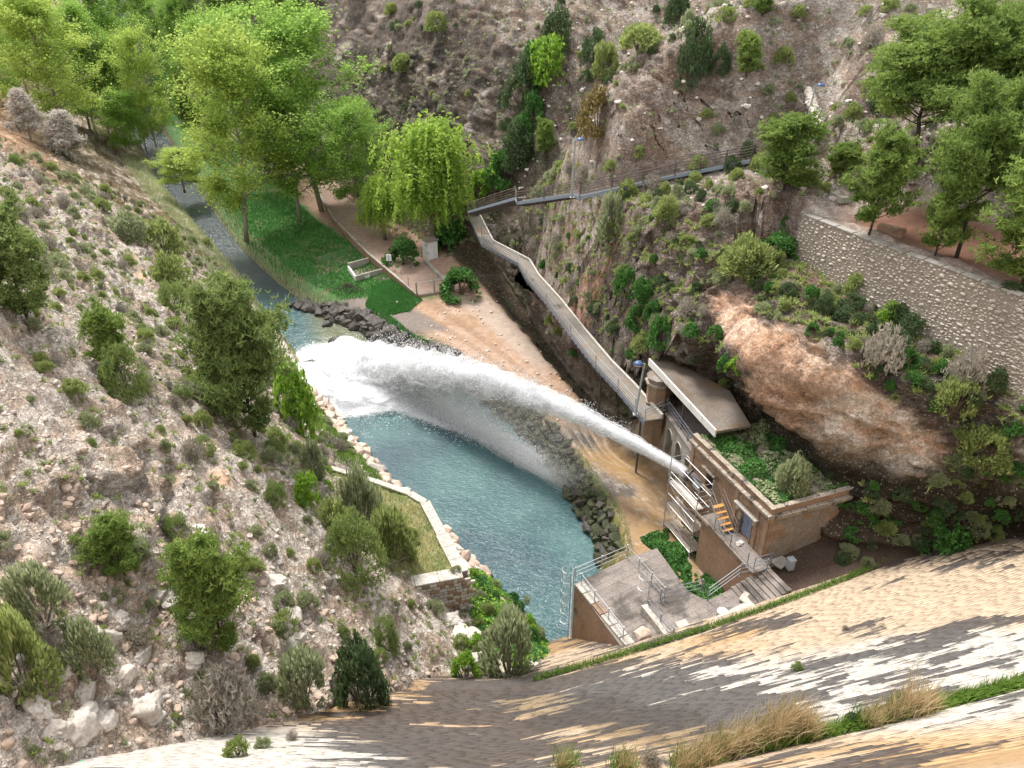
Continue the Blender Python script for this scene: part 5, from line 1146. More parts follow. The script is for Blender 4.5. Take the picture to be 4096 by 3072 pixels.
# return of the wall at its corner
ca, cb = Vector((22.0, 57.2, 24.35)) - ro, Vector((23.6, 60.0, 24.35)) - ro
MB().beam(ca - UP * 1.5 + Vector((.2, 0, 0)), cb - UP * 1.5, .5, 3).obj('return_wall', M['mortar'], rw); MB().beam(ca + UP * .04 + Vector((.2, .2, 0)), cb + UP * .04, .6, .12).obj('coping_stone', M['concrete'], rw, bevel=.02)
sp_ = []; taken = []
for i in range(9000):
    f, zf = R.random(), R.uniform(.01, .95); u_, v_ = f * 20.5, zf * 7.0; s = R.choice((R.uniform(.08, .2), R.uniform(.12, .3), R.uniform(.16, .42)))
    if any(abs(u_ - a[0]) < (s + a[2]) * .52 and abs(v_ - a[1]) < (s + a[2]) * .36 for a in taken): continue
    t_ = along(wt, f).lerp(along(wb, f), zf)
    if ground(t_.x + ln.x * .6, t_.y + ln.y * .6) > t_.z + .25: continue
    taken.append((u_, v_, s)); sp_.append((t_, s))
sp_.sort(key=lambda q: proj(q[0])[2] if proj(q[0])[0] < 4096 else 1e9); ang = math.atan2(ln.y, ln.x); ex_ = MB()
EU = __import__('mathutils').Euler
for i, (p, s) in enumerate(sp_):
    me = R.choice(ROCKS['wall_stone']); sc_ = (s * .6, s * R.uniform(1.0, 1.5), s * R.uniform(.7, 1.1)); rt = (R.uniform(-.25, .25), .12, ang + R.uniform(-.1, .1)); lc = p - ro - ln * s * .1
    if i < 260: link('wall_stone', me, rw, loc=lc, rot=rt, scale=sc_)
    else:
        mt = Matrix.LocRotScale(lc, EU(rt), sc_); ex_.add([mt @ v.co for v in me.vertices], [tuple(q.vertices) for q in me.polygons])
ex_.obj('small_wall_stones', M['wall_stone'], rw, kind='stuff')
# ---- terrace wall on the left bank
tw = thing('terrace_wall', 'stone terrace wall with a pale lichened coping around the grassy ledge left of the pool', 'wall', (-6, 44, 3)); to = Vector((-6, 44, 3))
tline = [P(1310, 1868, 6.0), P(1500, 1925, 6.0), P(1640, 1975, 6.0), P(1700, 2010, 6.0), P(1768, 2140, 6.0), P(1848, 2292, 6.0), P(1560, 2345, 6.0)]
for i in range(len(tline) - 1):
    a, b = tline[i], tline[i + 1]; n = max(1, round((b - a).length / 1.6)); wd = (.45, .5, .6, .75, .9, 1.0)[i]
    for k in range(n): MB().beam(a.lerp(b, k / n + .002) - to + UP * .005 * i, a.lerp(b, (k + 1) / n - .002) - to + UP * .005 * i, wd, .16).obj('coping_slab', M['concrete_pale'], tw, bevel=.02)
    MB().beam(a - to - UP * (2.0 + .006 * i), b - to - UP * (2.0 + .006 * i), wd * .9, 3.84).obj('core', M['mortar'], tw)
a, b = tline[-1], tline[-2]; dv = (b - a); dl = dv.length; dv.normalize(); on = Vector((dv.y, -dv.x, 0)); on = on if on.y < 0 else -on
cnt = 0
for r_ in range(13):
    x = R.uniform(0, .2)
    while x < dl + .3:
        L = R.uniform(.28, .6); hgt = .25
        p = a + dv * (x + L / 2) + on * .47 - UP * (.2 + r_ * .27) ; MB().box(p - to, (L / 2 - .02, .07 + R.uniform(0, .035), hgt / 2 - .018), dv, on).obj('wall_stone', R.choice([M['wall_stone'], M['wall_stone'], M['concrete_pale'], M['brown_stone']]), tw, bevel=.02); x += L; cnt += 1
for ss in (0, 1):
    a, b = tline[4 + 0], tline[5]; dv2 = (b - a).normalized(); on2 = Vector((-dv2.y, dv2.x, 0)); on2 = on2 if on2.x > 0 else -on2
for r_ in range(13):
    x = 0
    while x < (b - a).length:
        L = R.uniform(.3, .6); p = a + dv2 * (x + L / 2) + on2 * .42 - UP * (.2 + r_ * .27); MB().box(p - to, (L / 2 - .02, .06 + R.uniform(0, .03), .107), dv2, on2).obj('wall_stone', M['wall_stone'], tw, bevel=.02); x += L; cnt += 1
# grassy fill behind the terrace wall
fl = [(p.x, p.y) for p in tline] + [(tline[-1].x - 6, tline[-1].y - 1.5), (tline[0].x - 9, tline[0].y - 2)]
gmb = MB(); cx = sum(p[0] for p in fl) / len(fl)
q = N('dry_grassy_soil'); c1 = q.noise(.8, 5, .7); c2 = q.noise(6, 5, .75)
cc_ = q.mix(q.ramp(c1, [(.4, 0), (.6, 1)]), (.20, .17, .075), (.10, .13, .04)); cc_ = q.mix(q.ramp(c2, [(.5, 0), (.68, 1)]), cc_, (.36, .31, .22)); q.bump(c2, .8, .05); M['grassy'] = q.done(cc_, .95)
fv, ff = [], []
gx, gy = np.linspace(-26, -2, 70), np.linspace(35, 53, 60)
GX, GY = np.meshgrid(gx, gy); msk = np.array([[inpoly(x, y, fl) for x in gx] for y in gy]); gz_ = 5.86 + .28 * fbm(np.stack([GX.ravel(), GY.ravel(), 0 * GX.ravel()], 1), .8, 4, 6).reshape(GX.shape)
gi = np.arange(GX.size).reshape(GX.shape); fsel = np.stack([gi[:-1, :-1], gi[:-1, 1:], gi[1:, 1:], gi[1:, :-1]], -1)[(msk[:-1, :-1] & msk[1:, 1:] & msk[:-1, 1:] & msk[1:, :-1])]
link('terrace_ground', np_mesh('terrace_ground', np.stack([GX, GY, gz_], -1).reshape(-1, 3), fsel, M['grassy'], True), kind='structure')
# ------------------------------------------------------------------ plants: builders
def leaves(c, size, rs, elong=1.6, dirs=None, flat=.0, tint=None):
    """one small folded leaf (two triangles) per centre"""
    n = len(c); a = rs.normal(size=(n, 3)) if dirs is None else dirs + rs.normal(size=(n, 3)) * .35
    a /= np.linalg.norm(a, axis=1, keepdims=True) + 1e-9; b = np.cross(a, rs.normal(size=(n, 3)) + np.array([0, 0, flat])); b /= np.linalg.norm(b, axis=1, keepdims=True) + 1e-9
    nn = np.cross(a, b); s = (size * (.6 + .8 * rs.rand(n)))[:, None]
    v = np.stack([c - a * s * elong * .5, c + b * s * .5 + nn * s * .15, c + a * s * elong * .5, c - b * s * .5 + nn * s * .15], 1).reshape(-1, 3)
    i = np.arange(n)[:, None] * 4; f = (i + np.array([[0, 1, 2, 3]]))
    t = rs.rand(n) if tint is None else tint; return v, f, np.repeat(t, 4)
def needles(c, size, rs, k=5, up=.5):
    """tufts: k thin triangles fanning out from each centre"""
    n = len(c); C = np.repeat(c, k, 0); a = rs.normal(size=(n * k, 3)); a[:, 2] += up; a /= np.linalg.norm(a, axis=1, keepdims=True)
    b = np.cross(a, rs.normal(size=(n * k, 3))); b /= np.linalg.norm(b, axis=1, keepdims=True); s = (size * (.7 + .6 * rs.rand(n * k)))[:, None]
    v = np.stack([C - b * s * .16, C + b * s * .16, C + a * s + b * s * .05, C + a * s - b * s * .05], 1).reshape(-1, 3); i = np.arange(n * k)[:, None] * 4
    return v, i + np.array([[0, 1, 2, 3]]), np.repeat(np.repeat(rs.rand(n), k) * .7 + .3 * rs.rand(n * k), 4)
def join(parts):
    v, f, t, o = [], [], [], 0
    for p in parts: v.append(p[0]); f.append(p[1] + o); t.append(p[2]); o += len(p[0])
    return np.concatenate(v), np.concatenate(f), np.concatenate(t)
def crown_mesh(name, parts, mat):
    v, f, t = join(parts); return np_mesh(name, v, f, M[mat], False, {'tint': t})
def grow(rd, H, first, nb, blen, up, taper, lean=(0, 0), sub=5, wob=.03, r0=None, top_len=.35, env=None):
    """trunk and limbs; returns tubes and tip points"""
    mb = MB(); r0 = r0 or H * .016; tr = []; n = 9; x = y = 0
    for i in range(n + 1):
        f = i / n; tr.append(Vector((lean[0] * f * H + x, lean[1] * f * H + y, f * H))); x += rd.gauss(0, wob * H * .2); y += rd.gauss(0, wob * H * .2)
    tr[0] = Vector((0, 0, -.3)); mb.tube(tr, [r0 * (1 - .88 * i / n) for i in range(n + 1)], 7)
    tips = []
    for b in range(nb):
        f = first + (1 - first) * (b + rd.random()) / nb * .97; q = f * n; i = min(int(q), n - 1); p = tr[i].lerp(tr[i + 1], q - i)
        e = env(f) if env else (1 - ((f - first) / (1 - first)) * (1 - top_len)); L = blen * H * e * rd.uniform(.75, 1.15); az = b * 2.4 + rd.uniform(-.5, .5)
        u = up + rd.uniform(-.15, .2) + .5 * f; d = Vector((math.cos(az) * math.cos(u), math.sin(az) * math.cos(u), math.sin(u))); pts = [p]; k = 4
        for j in range(k): d = (d + Vector((rd.gauss(0, .12), rd.gauss(0, .12), .10))).normalized(); pts.append(pts[-1] + d * L / k)
        rb = r0 * (1 - .88 * f) * .5; mb.tube(pts, [rb * (1 - .8 * j / k) for j in range(k + 1)], 5)
        tips += pts[2:]
        for s in range(sub):
            g = rd.uniform(.3, .98) * k; j = min(int(g), k - 1); sp = pts[j].lerp(pts[j + 1], g - j); d2 = (d + Vector((rd.gauss(0, .7), rd.gauss(0, .7), rd.gauss(.1, .5)))).normalized(); l2 = L * rd.uniform(.25, .5)
            ep = sp + d2 * l2; mb.tube([sp, sp.lerp(ep, .5) + Vector((0, 0, .04 * l2)), ep], [rb * .4, rb * .28, rb * .12], 4); tips += [ep, sp.lerp(ep, .6)]
    tips.append(tr[-1]); return mb, np.array([tuple(t) for t in tips])
KIND = {}
def reg(kind, wood_mesh, crown, h, w_, wood_name='trunk', crown_name='crown'): KIND.setdefault(kind, []).append((wood_mesh, crown, h, w_, wood_name, crown_name))
def measured(tips): return tips[:, 2].max() * 1.02, max(np.ptp(tips[:, 0]), np.ptp(tips[:, 1]))
def cloud(tips, per, spread, rs, sq=(1, 1, .8), lump=None, cut=-.15):
    c = np.repeat(tips, per, 0) + rs.normal(size=(len(tips) * per, 3)) * spread * np.array(sq)
    if lump: c = c[fbm(c, lump, 3, rs.randint(1000)) > cut]
    return c
for v in range(3):
    rd = random.Random(50 + v); rs = np.random.RandomState(50 + v)
    env = lambda f: (.45 + .8 * math.sin(min(1, max(0, (f - .05) / .95)) * math.pi) ** .8) * rd.choice([.65, .9, 1.1, 1.25])
    mb, tips = grow(rd, 24, .15, 38, .22, .40, .9, lean=((-.06, .02), (.02, .0), (-.02, .03))[v], sub=7, env=env, r0=.27)
    c = cloud(tips, 92, .72, rs, lump=.6, cut=-.02); lf = leaves(c, .20, rs, 1.35)
    h, w_ = measured(c)
    for km, lm in (('poplar', 'leaf_poplar'), ('yellow_poplar', 'leaf_poplar_yellow')):
        reg(km, mb.mesh('trunk', M['bark_pale'], True), crown_mesh('crown', [lf], lm), h, w_)
# willow: limbs with hanging strands
for v in range(2):
    rd = random.Random(70 + v); rs = np.random.RandomState(70 + v)
    mb, tips = grow(rd, 13, .25, 22, .36, .5, .9, sub=7, r0=.32, top_len=.55, lean=(-.03, 0)); tp = tips[tips[:, 2] > 3.5]; parts = []
    sel = tp[rs.randint(len(tp), size=760)] + rs.normal(size=(760, 3)) * [.75, .75, .35]; L = 1.2 + 3.0 * rs.rand(760) ** 1.3; L = np.clip(L, .4, np.maximum(sel[:, 2] - 3.0, .4))
    k = 26; f = np.tile(np.linspace(0, 1, k), 760); c = np.repeat(sel, k, 0); c[:, 2] -= f * np.repeat(L, k); out = c[:, :2] / (np.linalg.norm(c[:, :2], axis=1, keepdims=True) + .1); c[:, :2] += out * (f * .35)[:, None]; c += rs.normal(size=c.shape) * .07
    dn = np.tile([[0, 0, -1.0]], (len(c), 1)); tint = np.clip(np.repeat(rs.rand(760), k) * .6 + .4 * (1 - f) , 0, 1)
    parts.append(leaves(c, .13, rs, 2.4, dirs=dn, tint=tint)); c2 = cloud(tp, 16, .5, rs); parts.append(leaves(c2, .16, rs, 2.0)); h, w_ = measured(c)
    reg('willow', mb.mesh('trunk', M['bark'], True), crown_mesh('crown', parts, 'leaf_willow'), h, w_)
# pines
def pine(kind, mats, seed, H, first, nb, blen, up, env, per, spread, sz, bark='bark_dark', r0=None, k=5, cut=-.25, sub=6):
    rd = random.Random(seed); rs = np.random.RandomState(seed); mb, tips = grow(rd, H, first, nb, blen, up, .9, sub=sub, env=env, r0=r0, wob=.035)
    c = cloud(tips, per, spread, rs, sq=(1, 1, .55), lump=.8 * 10 / H, cut=cut); nd = needles(c, sz, rs, k, .9); h, w_ = measured(c)
    for km, lm in mats: reg(km, mb.mesh('trunk', M[bark], True), crown_mesh('crown', [nd], lm), h, w_)
dome_env = lambda f: .35 + .9 * math.sqrt(max(0, 1 - ((f - .55) / .5) ** 2)) if f < 1.04 else .3
cone_env = lambda f: 1.15 - .95 * f
for v in range(2): pine('tall_pine', [('tall_pine', 'leaf_pine')], 90 + v, 11, .36, 36, .32, .15, dome_env, 30, .40, .25, r0=.2)
for v in range(2): pine('young_pine', [('young_pine', 'leaf_pine'), ('dull_pine', 'leaf_pine_dull')], 95 + v, 6.5, .08, 32, .36, .30, lambda f: (.5 + .6 * math.sin(math.pi * min(1, .12 + f * .85))) * random.Random(int(f * 997)).choice([.6, .85, 1.1, 1.3]), 24, .28, .22, r0=.10, cut=-.12)
for v in range(2): pine('cedar', [('dense_pine', 'leaf_pine_dull')], 98 + v, 10, .08, 40, .32, .15, lambda f: (1.05 - .75 * f) * random.Random(int(f * 997)).choice([.6, .85, 1.1, 1.3]), 30, .42, .22, r0=.2, cut=-.1)
rd = random.Random(5); 
for v in range(2):
    rs = np.random.RandomState(130 + v); mb, tips = grow(random.Random(130 + v), 5, .12, 26, .30, .35, .9, sub=7, env=cone_env, r0=.08); c = cloud(tips, 14, .2, rs); reg('dead_tree', mb.mesh('trunk', M['bark_pale'], True), crown_mesh('twigs', [needles(c, .22, rs, 3, .6)], 'leaf_white_twig'), *measured(c), 'trunk', 'twigs')
# shrubs (unit about 1 m): one mesh, twigs and leaves
def shrub(kind, mat, seed, n, size, spiky=0, squash=.8, lump=1.6, cut=-.1, twig=14, wood='bark', needle=False, shell=.5):
    rs = np.random.RandomState(seed); rd = random.Random(seed); a = rs.normal(size=(n, 3)); a /= np.linalg.norm(a, axis=1, keepdims=True); a[:, 2] = np.abs(a[:, 2]) * 1.05 - .18; r = (shell + (1 - shell) * rs.rand(n)) ** .7
    bumpy = 1 + .38 * fbm(a, 1.7, 3, seed + 3); c = a * (r * bumpy * .5)[:, None]; c[:, 2] = c[:, 2] * squash * 1.6 + .08; c = c[(fbm(c, lump * 2.2, 3, seed + 9) > cut) & (c[:, 2] > -.05)]
    dirs = c / (np.linalg.norm(c, axis=1, keepdims=True) + .01) * 1.2 + np.array([0, 0, spiky])
    lf = needles(c, size * 1.5, rs, 3, .6 + spiky) if needle else leaves(c, size, rs, 1.7 + spiky, dirs=dirs if spiky else None); v, f, t = lf
    mb = MB()
    for i in range(twig):
        e = c[rs.randint(len(c))]; mb.tube([(0, 0, -.08), tuple(e * .5 + rs.normal(size=3) * .03), tuple(e * 1.02)], [.018, .011, .004], 4)
    n0 = len(v); tv_ = np.array(mb.v); 
    tf = [q for q in mb.f if len(q) == 4]; v2 = np.concatenate([v, tv_]); f2 = np.concatenate([f, np.array(tf) + n0]); me = np_mesh(kind, v2, f2, M[mat], False, {'tint': np.concatenate([t, np.full(len(tv_), .5)])}); me.materials.append(M[wood])
    mi = np.zeros(len(f2), np.int32); mi[len(f):] = 1; me.polygons.foreach_set('material_index', mi); reg(kind, None, me, c[:, 2].max(), np.ptp(c[:, 0]))
for v in range(3):
    shrub('sage_shrub', 'leaf_sage', 200 + v, 4200, .034, spiky=.45, squash=.7, twig=20, wood='bark_pale')
    shrub('olive_shrub', 'leaf_olive', 210 + v, 4200, .034, spiky=.35, squash=.7, twig=16)
    shrub('juniper_shrub', 'leaf_pine_dull', 220 + v, 3000, .034, spiky=.25, squash=.85, needle=True)
    shrub('dark_shrub', 'leaf_dark', 230 + v, 4200, .036, squash=.85)
    shrub('leafy_shrub', 'leaf_bright', 240 + v, 2800, .05, squash=.8, cut=0)
    shrub('ivy_bush', 'leaf_ivy', 250 + v, 3400, .045, squash=.7, twig=6)
    shrub('twiggy_shrub', 'leaf_grey', 260 + v, 700, .05, spiky=1.5, squash=.8, needle=True, twig=60, wood='bark_pale', shell=.2, cut=-.5)
    shrub('bronze_shrub', 'leaf_brown', 270 + v, 5000, .034, squash=.9)
# grass clumps
def blades(n, h, spread, lean, rs, w_=.02):
    b = rs.normal(size=(n, 3)) * [spread, spread, 0]; az = rs.rand(n) * 6.283; hh = h * (.5 + .7 * rs.rand(n)); le = lean * (.3 + rs.rand(n)); d = np.stack([np.cos(az) * le, np.sin(az) * le, np.ones(n)], 1) * hh[:, None]
    s = np.stack([-np.sin(az + .5), np.cos(az + .5), 0 * az], 1) * w_; m = b + d * [.4, .4, .55]; v = np.stack([b - s, b + s, m + s * .8, m - s * .8, m + s * .8, m - s * .8, b + d - s * .15, b + d + s * .15], 1).reshape(-1, 3); i = np.arange(n)[:, None] * 8
    f = np.concatenate([i + np.array([[0, 1, 2, 3]]), i + np.array([[5, 4, 7, 6]])], 0); return v, f, np.repeat(rs.rand(n), 8)
for v in range(3):
    rs = np.random.RandomState(300 + v); me = crown_mesh('dry_grass_clump', [blades(330, 1.0, .16, .45, rs, .006)], 'leaf_dry'); reg('dry_grass_clump', None, me, 1.0, .9)
    me = crown_mesh('grass_clump', [blades(240, .5, .17, .5, rs, .012)], 'leaf_grass'); reg('grass_clump', None, me, .5, .6)
NAME = {'poplar': 'poplar_tree', 'yellow_poplar': 'poplar_tree', 'willow': 'willow_tree', 'tall_pine': 'pine_tree', 'young_pine': 'pine_tree', 'dull_pine': 'pine_tree', 'dense_pine': 'pine_tree', 'dead_tree': 'dead_tree'}
def plant_at(kind, p, h, w_, label, cat=None, group=None, rz=None, n=None, sink=.0):
    wood, crown, h0, w0, wn, cn = KIND[kind][n % len(KIND[kind]) if n is not None else R.randrange(len(KIND[kind]))]; nm = NAME.get(kind, kind); rz = R.uniform(0, 6.28) if rz is None else rz
    sc_ = (w_ / w0, w_ / w0, h / h0); cat = cat or ('tree' if wood else 'grass' if 'grass' in kind else 'shrub')
    p = Vector(p) - UP * sink
    if wood:
        t = link(nm, None, None, loc=p, rot=(0, 0, rz), scale=sc_, label=label, cat=cat, group=group); link(wn, wood, t); link(cn, crown, t); return t
    return link(nm, crown, None, loc=p, rot=(0, 0, rz), scale=sc_, label=label, cat=cat, group=group)
def plant(kind, bx, by, hpx, wpx, label, group=None, z=None, y=None, **k):
    p, nrm_ = (P(bx, by, z), None) if z is not None else (PY(bx, by, y), None) if y is not None else hit(bx, by)
    if p is None: return None
    Z = proj(p)[2]; vv = (by - 1536) / FPX; fac = CP - (vv - hpx / 2 / FPX) * SP
    return plant_at(kind, p, hpx * Z / (FPX * fac), wpx * Z / FPX * (1.22 if 'poplar' in kind else 1.15 if 'pine' in kind else 1.0), label, group=group, **k)
# ------------------------------------------------------------------ yard: path, walls, fences, hut
px_l = [P(1230, 700, 4.2), P(1338, 882, 4.0), P(1468, 1013, 3.6), P(1607, 1131, 3.0), P(1668, 1182, 2.75)]; px_r = [P(1345, 700, 4.2), P(1444, 862, 4.0), P(1620, 985, 3.6), P(1760, 1100, 3.0), P(1815, 1160, 2.75)]
v = px_l + px_r[::-1]; 
q = N('trodden_brown_path'); a = q.noise(1.2, 6, .7); b = q.noise(8, 5, .75); c = q.mix(q.ramp(a, [(.4, 0), (.62, 1)]), (.27, .19, .15), (.34, .25, .20)); c = q.mix(q.ramp(b, [(.5, 0), (.7, 1)]), c, (.19, .13, .10)); q.bump(b, .4, .03); M['path'] = q.done(c, .95)
mb = MB(); n = len(px_l)
mb.v = [tuple(p) for p in px_l] + [tuple(p) for p in px_r] + [(p.x, p.y, 0) for p in px_l] + [(p.x, p.y, 0) for p in px_r]
for i in range(n - 1): mb.f += [(i, i + 1, n + i + 1, n + i), (i, 2 * n + i, 2 * n + i + 1, i + 1), (n + i, n + i + 1, 3 * n + i + 1, 3 * n + i)]
mb.f += [(n - 1, 3 * n - 1, 4 * n - 1, 2 * n - 1)]; mb.obj('path', M['path'], kind='structure')
pw = thing('path_wall', 'long low brown retaining wall along the left side of the path through the yard', 'wall', tuple(px_l[2]))
for i, (a, b) in enumerate(zip(px_l[:-1], px_l[1:])):
    a = a + UP * .005 * i; b = b + UP * .005 * i
    MB().beam(a - px_l[2] - UP * .75, b - px_l[2] - UP * .75, .3, 1.9).obj('wall', M['brown_plaster'], pw); MB().beam(a - px_l[2] + UP * .22, b - px_l[2] + UP * .22, .36, .08).obj('coping', M['concrete'], pw)
kb = thing('kerb_wall', 'low concrete wall running from the white hut towards the double gate', 'wall', tuple(P(1705, 1050, 3.3)))
a, b = P(1700, 1046, 3.4), P(1812, 1155, 2.9); MB().beam(a - kb.location, b - kb.location, .45, .7).obj('wall', M['concrete'], kb, bevel=.02)
hp = P(1722, 1030, 3.4); hut = thing('white_hut', 'small white plastered hut overgrown with ivy under the willow', 'hut', (hp.x, hp.y, 3.3), rz=.5)
MB().box((0, 0, 1.3), (.85, .8, 1.45)).obj('walls', M['white_paint'], hut, bevel=.03); MB().box((0, 0, 2.83), (1.02, .98, .07)).obj('roof', M['mortar'], hut, bevel=.02)
MB().box((-.2, -.815, 1.0), (.32, .03, .85)).obj('door', M['white_plastic'], hut); MB().tube([(.75, -.87, 0), (.75, -.87, 2.5)], .04, 6).obj('drainpipe', M['white_plastic'], hut)
def fence(pts, h, label, mat='mesh_wire', step=2.2, grid=.28, name='wire_fence', frame=True):
    t = thing(name, label, 'fence', tuple(pts[0])); o = Vector(pts[0]); pl = [Vector(p) - o for p in pts]
    for a, b in zip(pl[:-1], pl[1:]):
        n = max(1, round((b - a).length / step)); pm = MB().tube([(0, 0, -.2), (0, 0, h)], .035, 6).mesh('post', M[mat])
        for k in range(n + 1):
            if k < n or b is pl[-1]: link('post', pm, t, loc=a.lerp(b, k / n))
        w = MB(); L = (b - a).length
        for z in np.arange(.08, h, grid): w.tube([a + UP * z, b + UP * z], .006, 3, cap=False)
        for k in range(int(L / grid)): p = a.lerp(b, k * grid / L); w.tube([p + UP * .05, p + UP * (h - .03)], .006, 3, cap=False)
        w.obj('wire_mesh', M[mat], t)
        if frame: MB().tube([a + UP * h, b + UP * h], .025, 5).obj('top_rail', M[mat], t)
    return t
f0, f1, f2 = P(1668, 1182, 2.7), P(1738, 1170, 2.7), P(1812, 1158, 2.7)
gg = thing('double_gate', 'galvanised double gate of wire panels closing the path above the muddy yard', 'gate', tuple(f0))
for k, (a, b) in enumerate(((f0, f1), (f1, f2))):
    a, b = a - f0, b - f0; g = b - a; a = a + g * .03; b = b - g * .03; m_ = MB(); m_.tube([a + UP * .1, b + UP * .1, b + UP * 1.7, a + UP * 1.7, a + UP * .1], .045, 6).obj('leaf_frame', M['steel'], gg)
    w = MB(); [w.tube([a + UP * z, b + UP * z], .006, 3, cap=False) for z in np.arange(.25, 1.7, .2)]; [w.tube([a.lerp(b, f) + UP * .1, a.lerp(b, f) + UP * 1.7], .006, 3, cap=False) for f in np.linspace(.1, .9, 10)]; w.obj('wire_panel', M['mesh_wire'], gg)
for p in (f0, f1, f2): MB().tube([p - f0 - UP * .2, p - f0 + UP * 1.9], .06, 8).obj('gate_post', M['steel'], gg)
fence([P(1818, 1157, 2.7), P(1935, 1150, 2.6), P(2040, 1140, 2.4)], 1.7, 'wire mesh fence on a low concrete footing right of the double gate')
MB().beam((0, 0, .1), P(2045, 1145, 2.4) - P(1825, 1160, 2.6), .3, .35).obj('footing', M['concrete'], None, label='low concrete footing under the wire fence right of the double gate', cat='footing').location = P(1825, 1162, 2.55)
fence([P(1565, 1075, 3.0), P(1606, 1125, 3.0), P(1665, 1178, 2.9)], 1.6, 'wire mesh fence on the low wall beside the path, left of the double gate', frame=False)
fence([P(1198, 1172, 1.9), P(1330, 1135, 2.0)], 2.0, 'low dark framed fence panel between the lawn and the bare ground', mat='steel_dark')
fence([P(1270, 1085, 2.0), P(1370, 1058, 2.2), P(1445, 1018, 2.4)], 2.0, 'thin wire fence across the weedy plot beside the basin', grid=.35)
# concrete basin with buckets
bp = P(1470, 1100, 2.3); bs_ = thing('concrete_basin', 'open concrete basin with low walls beside the path', 'basin', tuple(bp))
k1, k2, k3, k4 = [P(a, b, 2.3) - bp for a, b in ((1425, 1125), (1560, 1088), (1540, 1042), (1395, 1082))]
for a, b, hh, mm in ((k1, k2, .8, 'concrete'), (k4, k4.lerp(k3, .55), 1.1, 'concrete'), (k4, k1, .7, 'white_paint'), (k4.lerp(k3, .75), k3, 1.2, 'concrete')): MB().beam(a + UP * hh / 2, b + UP * hh / 2, .25, hh).obj('wall', M[mm], bs_, bevel=.02)
MB().add([tuple(p + UP * .06) for p in (k1, k2, k3, k4)], [(0, 1, 2, 3)]).obj('floor', M['concrete_stained'], bs_)
for i, (a, b) in enumerate(((1452, 1108), (1463, 1113), (1474, 1112))):
    bk = thing('bucket', ('white bucket standing at the left in the concrete basin', 'white bucket standing in the middle of the three in the basin', 'white bucket standing at the right in the concrete basin')[i], 'bucket', tuple(P(a, b, 2.4)), 'white buckets in the basin')
    n = 12; ring = lambda r, z: [(r * math.cos(2 * math.pi * k / n), r * math.sin(2 * math.pi * k / n), z) for k in range(n)]
    mb = MB(); mb.v = ring(.17, 0) + ring(.23, .42) + ring(.205, .41) + ring(.15, .03); mb.f = [(j * n + k, j * n + (k + 1) % n, (j + 1) * n + (k + 1) % n, (j + 1) * n + k) for j in range(3) for k in range(n)] + [tuple(range(3 * n, 4 * n))]; mb.obj('bucket_body', M['white_plastic'], bk); MB().tube([(.22 * math.cos(a_), 0.02, .42 + .2 * math.sin(a_)) for a_ in np.linspace(0, math.pi, 8)], .01, 4).obj('handle', M['steel'], bk)
mt = thing('meter_box', 'pair of small white meter boxes on a post beside the path fence', 'meter box', tuple(P(1560, 1085, 2.9)))
MB().tube([(0, 0, -.2), (0, 0, 2.4)], .04, 6).obj('post', M['steel'], mt)
for s in (-.2, .2): MB().box((s, -.08, 2.0), (.15, .08, .45)).obj('box', M['white_plastic'], mt, bevel=.01)
bpile = MB(); c0 = P(1395, 1165, 2.2)
for k in range(150):
    a = R.uniform(0, 6.28); r = abs(R.gauss(0, 1.0)); p = Vector((r * math.cos(a) * 1.5, r * math.sin(a) * .9, max(.05, .9 - r * .5 + R.uniform(-.3, .2)))); d = Vector((R.gauss(0, 1), R.gauss(0, 1), R.gauss(0, .35))).normalized() * R.uniform(.4, 1.3); m_ = p + d * .5 + Vector((0, 0, R.uniform(-.1, .25))); bpile.tube([p, m_, p + d], [.03, .022, .008], 4)
bpile.obj('branch_pile', M['bark_dark'], None, label='heap of cut dark branches lying on the bare ground beside the basin', cat='branch pile').location = c0
# the path and steps on the ledge, upper right
lp_ = [P(a, b, 24.3) for a, b in ((3205, 735), (3290, 755), (3360, 800), (3420, 850), (3350, 850), (3275, 800), (3215, 765))]
mb = MB(); zz = [max(ground(p.x, p.y), 23.0) for p in lp_]; zt_ = sorted(zz)[-3] + .08
mb.prism([(p.x, p.y) for p in lp_][::-1], zt_ - .45, zt_); mb.obj('ledge_path', M['concrete'], kind='structure')
cs_ = thing('concrete_steps', 'flight of pale concrete steps with a rail beside the pines at the upper right', 'steps', tuple(P(3290, 620, 25.6))); a, b = P(3275, 615, 25.6) , P(3400, 560, 27.8)
fd = Vector((b.x - a.x, b.y - a.y, 0)); fl_ = fd.length; fd.normalize(); sdv = Vector((-fd.y, fd.x, 0))
for k in range(8): MB().box(fd * (fl_ * (k + .5) / 8) + UP * ((b.z - a.z) * (k + .5) / 8 - .35) + a - cs_.location, (fl_ / 16, .7, .5), fd, sdv).obj('step', M['concrete'], cs_, bevel=.02)
MB().box(fd * fl_ * .3 + sdv * 1.4 + UP * .6 + a - cs_.location, (fl_ * .5, .15, .75), fd, sdv).obj('side_wall', M['brown_plaster'], cs_); MB().box(fd * fl_ * .3 + sdv * 1.4 + UP * 1.42 + a - cs_.location, (fl_ * .53, .3, .06), fd, sdv).obj('coping', M['concrete_pale'], cs_, bevel=.02)
railing('step_railing', [a + UP * .2 - sdv * .6, b + UP * .2 - sdv * .6], 1.05, 3, M['rail_brown'], 'brown railing on the outer side of the concrete steps', step=1.8)
cbx = link('stone_bench', MB().box((0, 0, .3), (.9, .35, .32)).mesh('stone_bench', M['brown_plaster']), None, loc=hit(3560, 940)[0], rot=(0, 0, -.8), label='low brown block on the reddish soil under the pines behind the retaining wall', cat='bench', bevel=.03)
cnr = thing('stone_cairn', 'narrow dry stone pillar wall on the pale slope beside the upper lamp', 'wall', tuple(hit(3275, 510)[0])); a, b = hit(3278, 515)[0], hit(3235, 375)[0]
